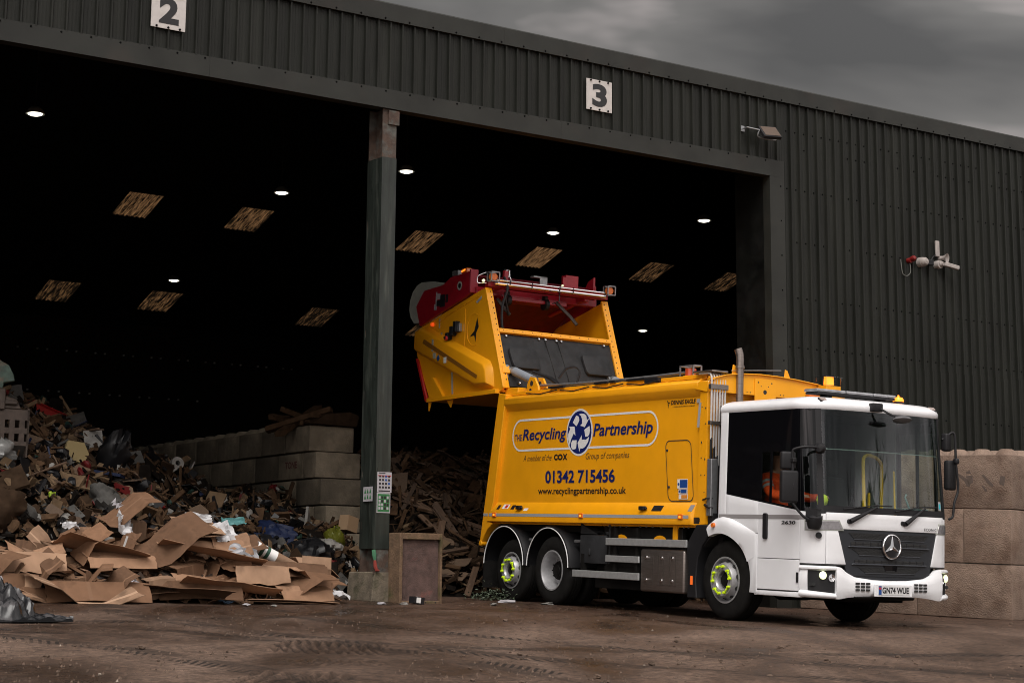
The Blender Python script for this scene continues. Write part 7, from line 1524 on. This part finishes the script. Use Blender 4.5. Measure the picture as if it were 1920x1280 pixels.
sheetthing('teal_sheet', .34, .14, mat('teal_card', (.05, .17, .17), .6), -2.75, -.3, 1.08, 45, 0, -6, 'teal printed strip at the top right of the cardboard heap', seed=9, cr=.02)
sheetthing('white_paper', .24, .12, PW, -5.1, -.3, .95, 40, 0, 8, 'low white paper scrap on the left top of the cardboard heap', seed=10, cr=.03)
mb = MB()
for i in range(60): M = Matrix.Translation((R.gauss(0, .09), R.gauss(0, .07), abs(R.gauss(0, .05)))) @ rnd_rot(Vector((0, 0, 1)), .9, R); mb.add([M @ Vector(p) for p in ((-.04, 0, 0), (0, -.018, .008), (.04, 0, 0), (0, .018, .008))], [(0, 1, 2, 3)])
o = mb.build('weed', mat('weed_leaf', (.10, .20, .05), .6), smooth=0, fix=False); at(o, -1.78, -.55, .30); tag(o, 'small green weed sprig on the right of the cardboard heap', 'plant')
# black plastic bag lying in the left foreground
mb = MB(); n_ = 64; G = []
r2 = random.Random(4)
for i in range(n_):
    row = []
    for j in range(34):
        a = i/(n_-1); b_ = j/33; x = -1.3+2.0*a; y = -.55+1.1*b_; h = .40*max(0, 1-((x+.75)/.85)**2)*max(0, 1-(y/.55)**2) if x < .1 else 0; h += .05*max(0, 1-abs(x-.2)/.6)*max(0, 1-(y/.4)**2); taper = 1 if a < .55 else 1-(a-.55)/.45*.85
        h += (.10*abs(sin(9*x+3*sin(5*y)))+.07*abs(sin(13*y+4*x+2*sin(7*x)))-.05+.02*sin(23*x-11*y)+r2.uniform(-.012, .012))*(1 if h > .05 else .35)
        row.append((x, y*taper, max(.004, h)))
    G.append(row)
mb.grid(G, [[(p[0], p[1], -.01) for p in row] for row in G]); o = mb.build('black_plastic_sheet', mat('black_polythene', (.009, .0095, .011), .24, spec=.5), smooth=28)
px, py = -4.66, 18.25; o.matrix_world = Matrix.Translation((px, py, gz(px, py)+.01)) @ Matrix.Rotation(radians(10), 4, 'Z') @ Matrix.Diagonal((.6, .7, .85, 1)); tag(o, 'crumpled black plastic sheet on the ground at the left edge', 'plastic sheet')
mb = MB(); mb.box(-.10, .10, -.055, .055, 0, .095); mb.cur = 1; mb.box(-.05, .03, -.0565, -.0555, .01, .085); mb.box(-.05, .03, -.05, .05, .0955, .0965); o = mb.build('small_carton', [BLKV, WHTV], smooth=0); at(o, -.02, -.72, .01, 0, 6, 8); tag(o, 'small black and white carton on the ground by the plinth', 'box')
# concrete box with a rusty recessed face in front of the column
cb_ = thing('concrete_trough', 'upended mossy concrete trough with a rusty recessed face beside the column', 'trough', shed_M(-.07, -.32, .17))
mb = MB(); W_, H_, D_ = .735, 1.03, .42
mb.box(0, .05, 0, D_, 0, H_); mb.box(W_-.035, W_, 0, D_, 0, H_); mb.box(.05, W_-.035, 0, D_, H_-.095, H_); mb.box(.05, W_-.035, .08, D_, 0, H_-.095); mb.box(.05, W_-.035, 0, D_, 0, .05); mb.build('shell', TROUGH, cb_, bevel=.008)
mb = MB(); mb.prism([(-.01, .05), (.02, .045), (.075, .93), (.06, .935)], 'y', .06, .65) if False else mb.box(.055, W_-.04, .06, .0795, .05, H_-.097); mb.build('rusty_face', BOXR, cb_, smooth=0)
mb = MB()
for x in (.10, .27, .45, .62): mb.cyl((x, -.001, .03), (x, -.003, .03), .012, .012, 8)
mb.build('drain_hole', SEAM, cb_, smooth=0)
mb = MB(); mb.hexa([(-.0, .0, 0), (.5, 0, 0), (.5, .4, 0), (0, .4, 0), (.0, .03, .4), (.48, .03, .4), (.48, .38, .4), (0, .38, .4)]); o = mb.build('concrete_block', CONCD, bevel=.02, smooth=0); o.matrix_world = shed_M(1.30, 2.4, .25); tag(o, 'low grey concrete block at the foot of the waste wood heap', 'concrete block')
# weeds by the rear wheel
mb = MB()
for i in range(260): M = Matrix.Translation((R.gauss(0, .20), R.gauss(0, .12), abs(R.gauss(0, .09)))) @ rnd_rot(Vector((0, 0, 1)), .9, R); mb.add([M @ Vector(p) for p in ((-.03, 0, 0), (0, -.014, .006), (.03, 0, 0), (0, .014, .006))], [(0, 1, 2, 3)])
o = mb.build('weed', mat('weed_dark', (.06, .08, .05), .6), smooth=0, fix=False); at(o, 2.35, .9, .02); tag(o, 'grey green weed clump on the ground by the rear wheel', 'plant')
scatter_l = [(-.4, -1.0, .06), (-3.3, -1.9, .05), (-3.0, -2.1, .04), (2.2, .2, .10), (2.6, -.3, .07), (-.7, -.9, .05), (1.4, -.6, .05)]
for i, (s, d, r_) in enumerate(scatter_l):
    mb = MB(); blob(mb, (0, 0, 0), r_, (1.3, 1, .4), 8, .4); o = mb.build('litter_scrap', PAPER if i % 2 else JM[3], smooth=0); at(o, s, d, .015, 0, 0, i*40); tag(o, 'pale scrap of litter lying on the dirt yard', 'litter', 'pale litter on the yard')

# ================================================================== TREES ACROSS THE YARD (out of frame on the right, seen mirrored in the windscreen)
BARK = mat('bark', (.05, .04, .03), .9, var=.3); LEAF = mat('evergreen', (.022, .04, .02), .7, var=.4); TWIG = mat('twig', (.06, .048, .036), .9)
def branch(mb, p, d, L_, r_, lev, rr):
    q = p; pts = [p]; rs_ = [r_]; d = d.copy()
    for k in range(3): d = (d + Vector((rr.uniform(-.2, .2), rr.uniform(-.2, .2), rr.uniform(-.05, .15)))).normalized(); q = q+d*L_/3; pts.append(q); rs_.append(r_*(1-.22*(k+1)))
    mb.tube(pts, rs_, 5 if lev < 2 else 3)
    if lev < 4:
        for k in range(3 if lev else 6):
            t_ = rr.uniform(.35, 1) ; i = min(2, int(t_*3)); b0 = pts[i].lerp(pts[i+1], t_*3-i); nd = (d + Vector((rr.uniform(-1, 1), rr.uniform(-1, 1), rr.uniform(-.1, .9)))*.8).normalized(); branch(mb, b0, nd, L_*rr.uniform(.45, .7), r_*.5, lev+1, rr)
def tree(x, y, h, kind, label, group, seed):
    rr = random.Random(seed); g = gz(x, y); r = thing('bare_tree' if kind == 'bare' else 'evergreen_tree', label, 'tree', Matrix.Translation((x, y, g-.1)), group)
    mb = MB()
    if kind == 'bare':
        mb.tube([(0, 0, 0), (.1, 0, h*.2), (.15, .1, h*.45), (.1, .1, h*.7)], [.28, .22, .17, .08], 8); mb.build('trunk', BARK, r); mb = MB()
        for k in range(12): z = h*(.18+.5*k/12); a = rr.uniform(0, 6.28); branch(mb, Vector((.1, .05, z)), Vector((cos(a)*.7, sin(a)*.7, .9)).normalized(), h*.34*(1.1-.4*k/12), .10, 1, rr)
        mb.build('crown', TWIG, r, smooth=0, fix=False)
    else:
        mb.tube([(0, 0, 0), (0, .05, h*.5), (0, 0, h*.97)], [.3, .2, .04], 8); mb.build('trunk', BARK, r); mb = MB()
        for k in range(4200):
            z = h*rr.uniform(.12, 1)**.9; w_ = h*.36*max(0, 1-(z/h)**2.2)**.6+.15; a = rr.uniform(0, 6.28); q = w_*sqrt(rr.uniform(.15, 1))*(1+.3*sin(a*5+z)); M = Matrix.Translation((q*cos(a), q*sin(a), z+rr.uniform(-.2, .2))) @ rnd_rot(Vector((cos(a), sin(a), .5)).normalized(), .5, rr); s_ = rr.uniform(.25, .65)
            mb.add([M @ Vector(p) for p in ((-s_, -s_*.5, 0), (s_, -s_*.5, 0), (s_*.6, s_*.6, .05), (-s_*.6, s_*.6, .05))], [(0, 1, 2, 3)])
        mb.build('crown', LEAF, r, smooth=0, fix=False)
TREES = []; rt = random.Random(9); az = -78.0
while az < 50:
    for ring, kind in ((52, 'ever' if int(az) % 3 else 'bare'), (63, 'ever')):
        a = radians(az+rt.uniform(-1.5, 1.5)); q = ring+rt.uniform(-3, 4); h = rt.uniform(9.5, 12) if kind == 'bare' else rt.uniform(7.6, 10)
        if -32 < az < -14: h += 2.0
        if az > 8: h += 1.5
        TREES.append((5.5+q*cos(a), 24+q*sin(a), h, kind))
    az += 4.6
tproto = {}
for i, (x, y, h, k) in enumerate(TREES):
    lab = ('bare winter tree' if k == 'bare' else 'dark evergreen tree') + ' across the yard mirrored in the windscreen'
    kk = (k, i//2 % 3)
    if kk not in tproto:
        tree(x, y, h, k, lab, 'trees across the yard', i+40); tproto[kk] = ([o for o in bpy.data.objects if o.name.startswith(('bare_tree', 'evergreen_tree'))], h); tproto[kk] = (max((o for o in tproto[kk][0]), key=lambda o: 0 if 'pick' in o.keys() else 1), h); tproto[kk][0]['pick'] = 1
    else:
        src, h0 = tproto[kk]; c = src.copy(); COL.objects.link(c); q = h/h0; c.matrix_world = Matrix.Translation((x, y, gz(x, y)-.1)) @ Matrix.Rotation(rt.uniform(0, 6.28), 4, 'Z') @ Matrix.Scale(q, 4)
        for ch in list(src.children): c2 = ch.copy(); COL.objects.link(c2); c2.parent = c
for o in bpy.data.objects:
    if 'pick' in o.keys(): del o['pick']
bpy.context.view_layer.update()

# every far apart piece of a part becomes an object of its own (nut covers, brackets, hoses ...); patterns and lettering stay in one mesh
KEEP = ('cladding', 'flashing', 'jamb', 'fixing', 'mesh_hole', 'rivet', 'hole', 'bolt', 'print', 'picture', 'sticker', 'address', 'letters', 'badge', 'slot_bar', 'lettering', 'crown', 'groove', 'notice', 'eyes', 'ears', 'outline', 'numeral', 'tape', 'label', 'bumper_vent', 'plate_band')
def find(p, i):
    while p[i] != i: p[i] = p[p[i]]; i = p[i]
    return i
for o in [o for o in bpy.data.objects if o.type == 'MESH' and o.parent and not o.get('kind')]:
    base = o.name.split('.')[0]
    if any(base.endswith(k) or base == k for k in KEEP) or len(o.data.vertices) > 6000 or o.data.users > 1: continue
    me = o.data; p = list(range(len(me.vertices)))
    for e in me.edges:
        a, b = find(p, e.vertices[0]), find(p, e.vertices[1])
        if a != b: p[a] = b
    isl = {}
    for i in range(len(p)): isl.setdefault(find(p, i), []).append(i)
    if not 1 < len(isl) <= 150: continue
    ks = list(isl); co = np.array([v.co for v in me.vertices]); lo = np.array([co[isl[k]].min(0) for k in ks]); hi = np.array([co[isl[k]].max(0) for k in ks]); sz = (hi-lo).max(1)
    q = list(range(len(ks)))
    for i in range(len(ks)):
        for j in range(i):
            g = np.maximum(0, np.maximum(lo[i]-hi[j], lo[j]-hi[i]))
            if np.sqrt((g*g).sum()) <= max(.02, .5*max(sz[i], sz[j])):
                a, b = find(q, i), find(q, j)
                if a != b: q[a] = b
    grp = {}
    for i, k in enumerate(ks): grp.setdefault(find(q, i), []).extend(isl[k])
    if not 1 < len(grp) <= 30: continue
    for gi, vs_ in list(enumerate(grp.values()))[1:]:
        c = o.copy(); c.data = me.copy(); COL.objects.link(c); ks_ = set(vs_)
        bm = bmesh.new(); bm.from_mesh(c.data); bm.verts.ensure_lookup_table(); bmesh.ops.delete(bm, geom=[v for v in bm.verts if v.index not in ks_], context='VERTS'); bm.to_mesh(c.data); bm.free()
    ks_ = set(list(grp.values())[0]); bm = bmesh.new(); bm.from_mesh(me); bm.verts.ensure_lookup_table(); bmesh.ops.delete(bm, geom=[v for v in bm.verts if v.index not in ks_], context='VERTS'); bm.to_mesh(me); bm.free()
bpy.context.view_layer.update()
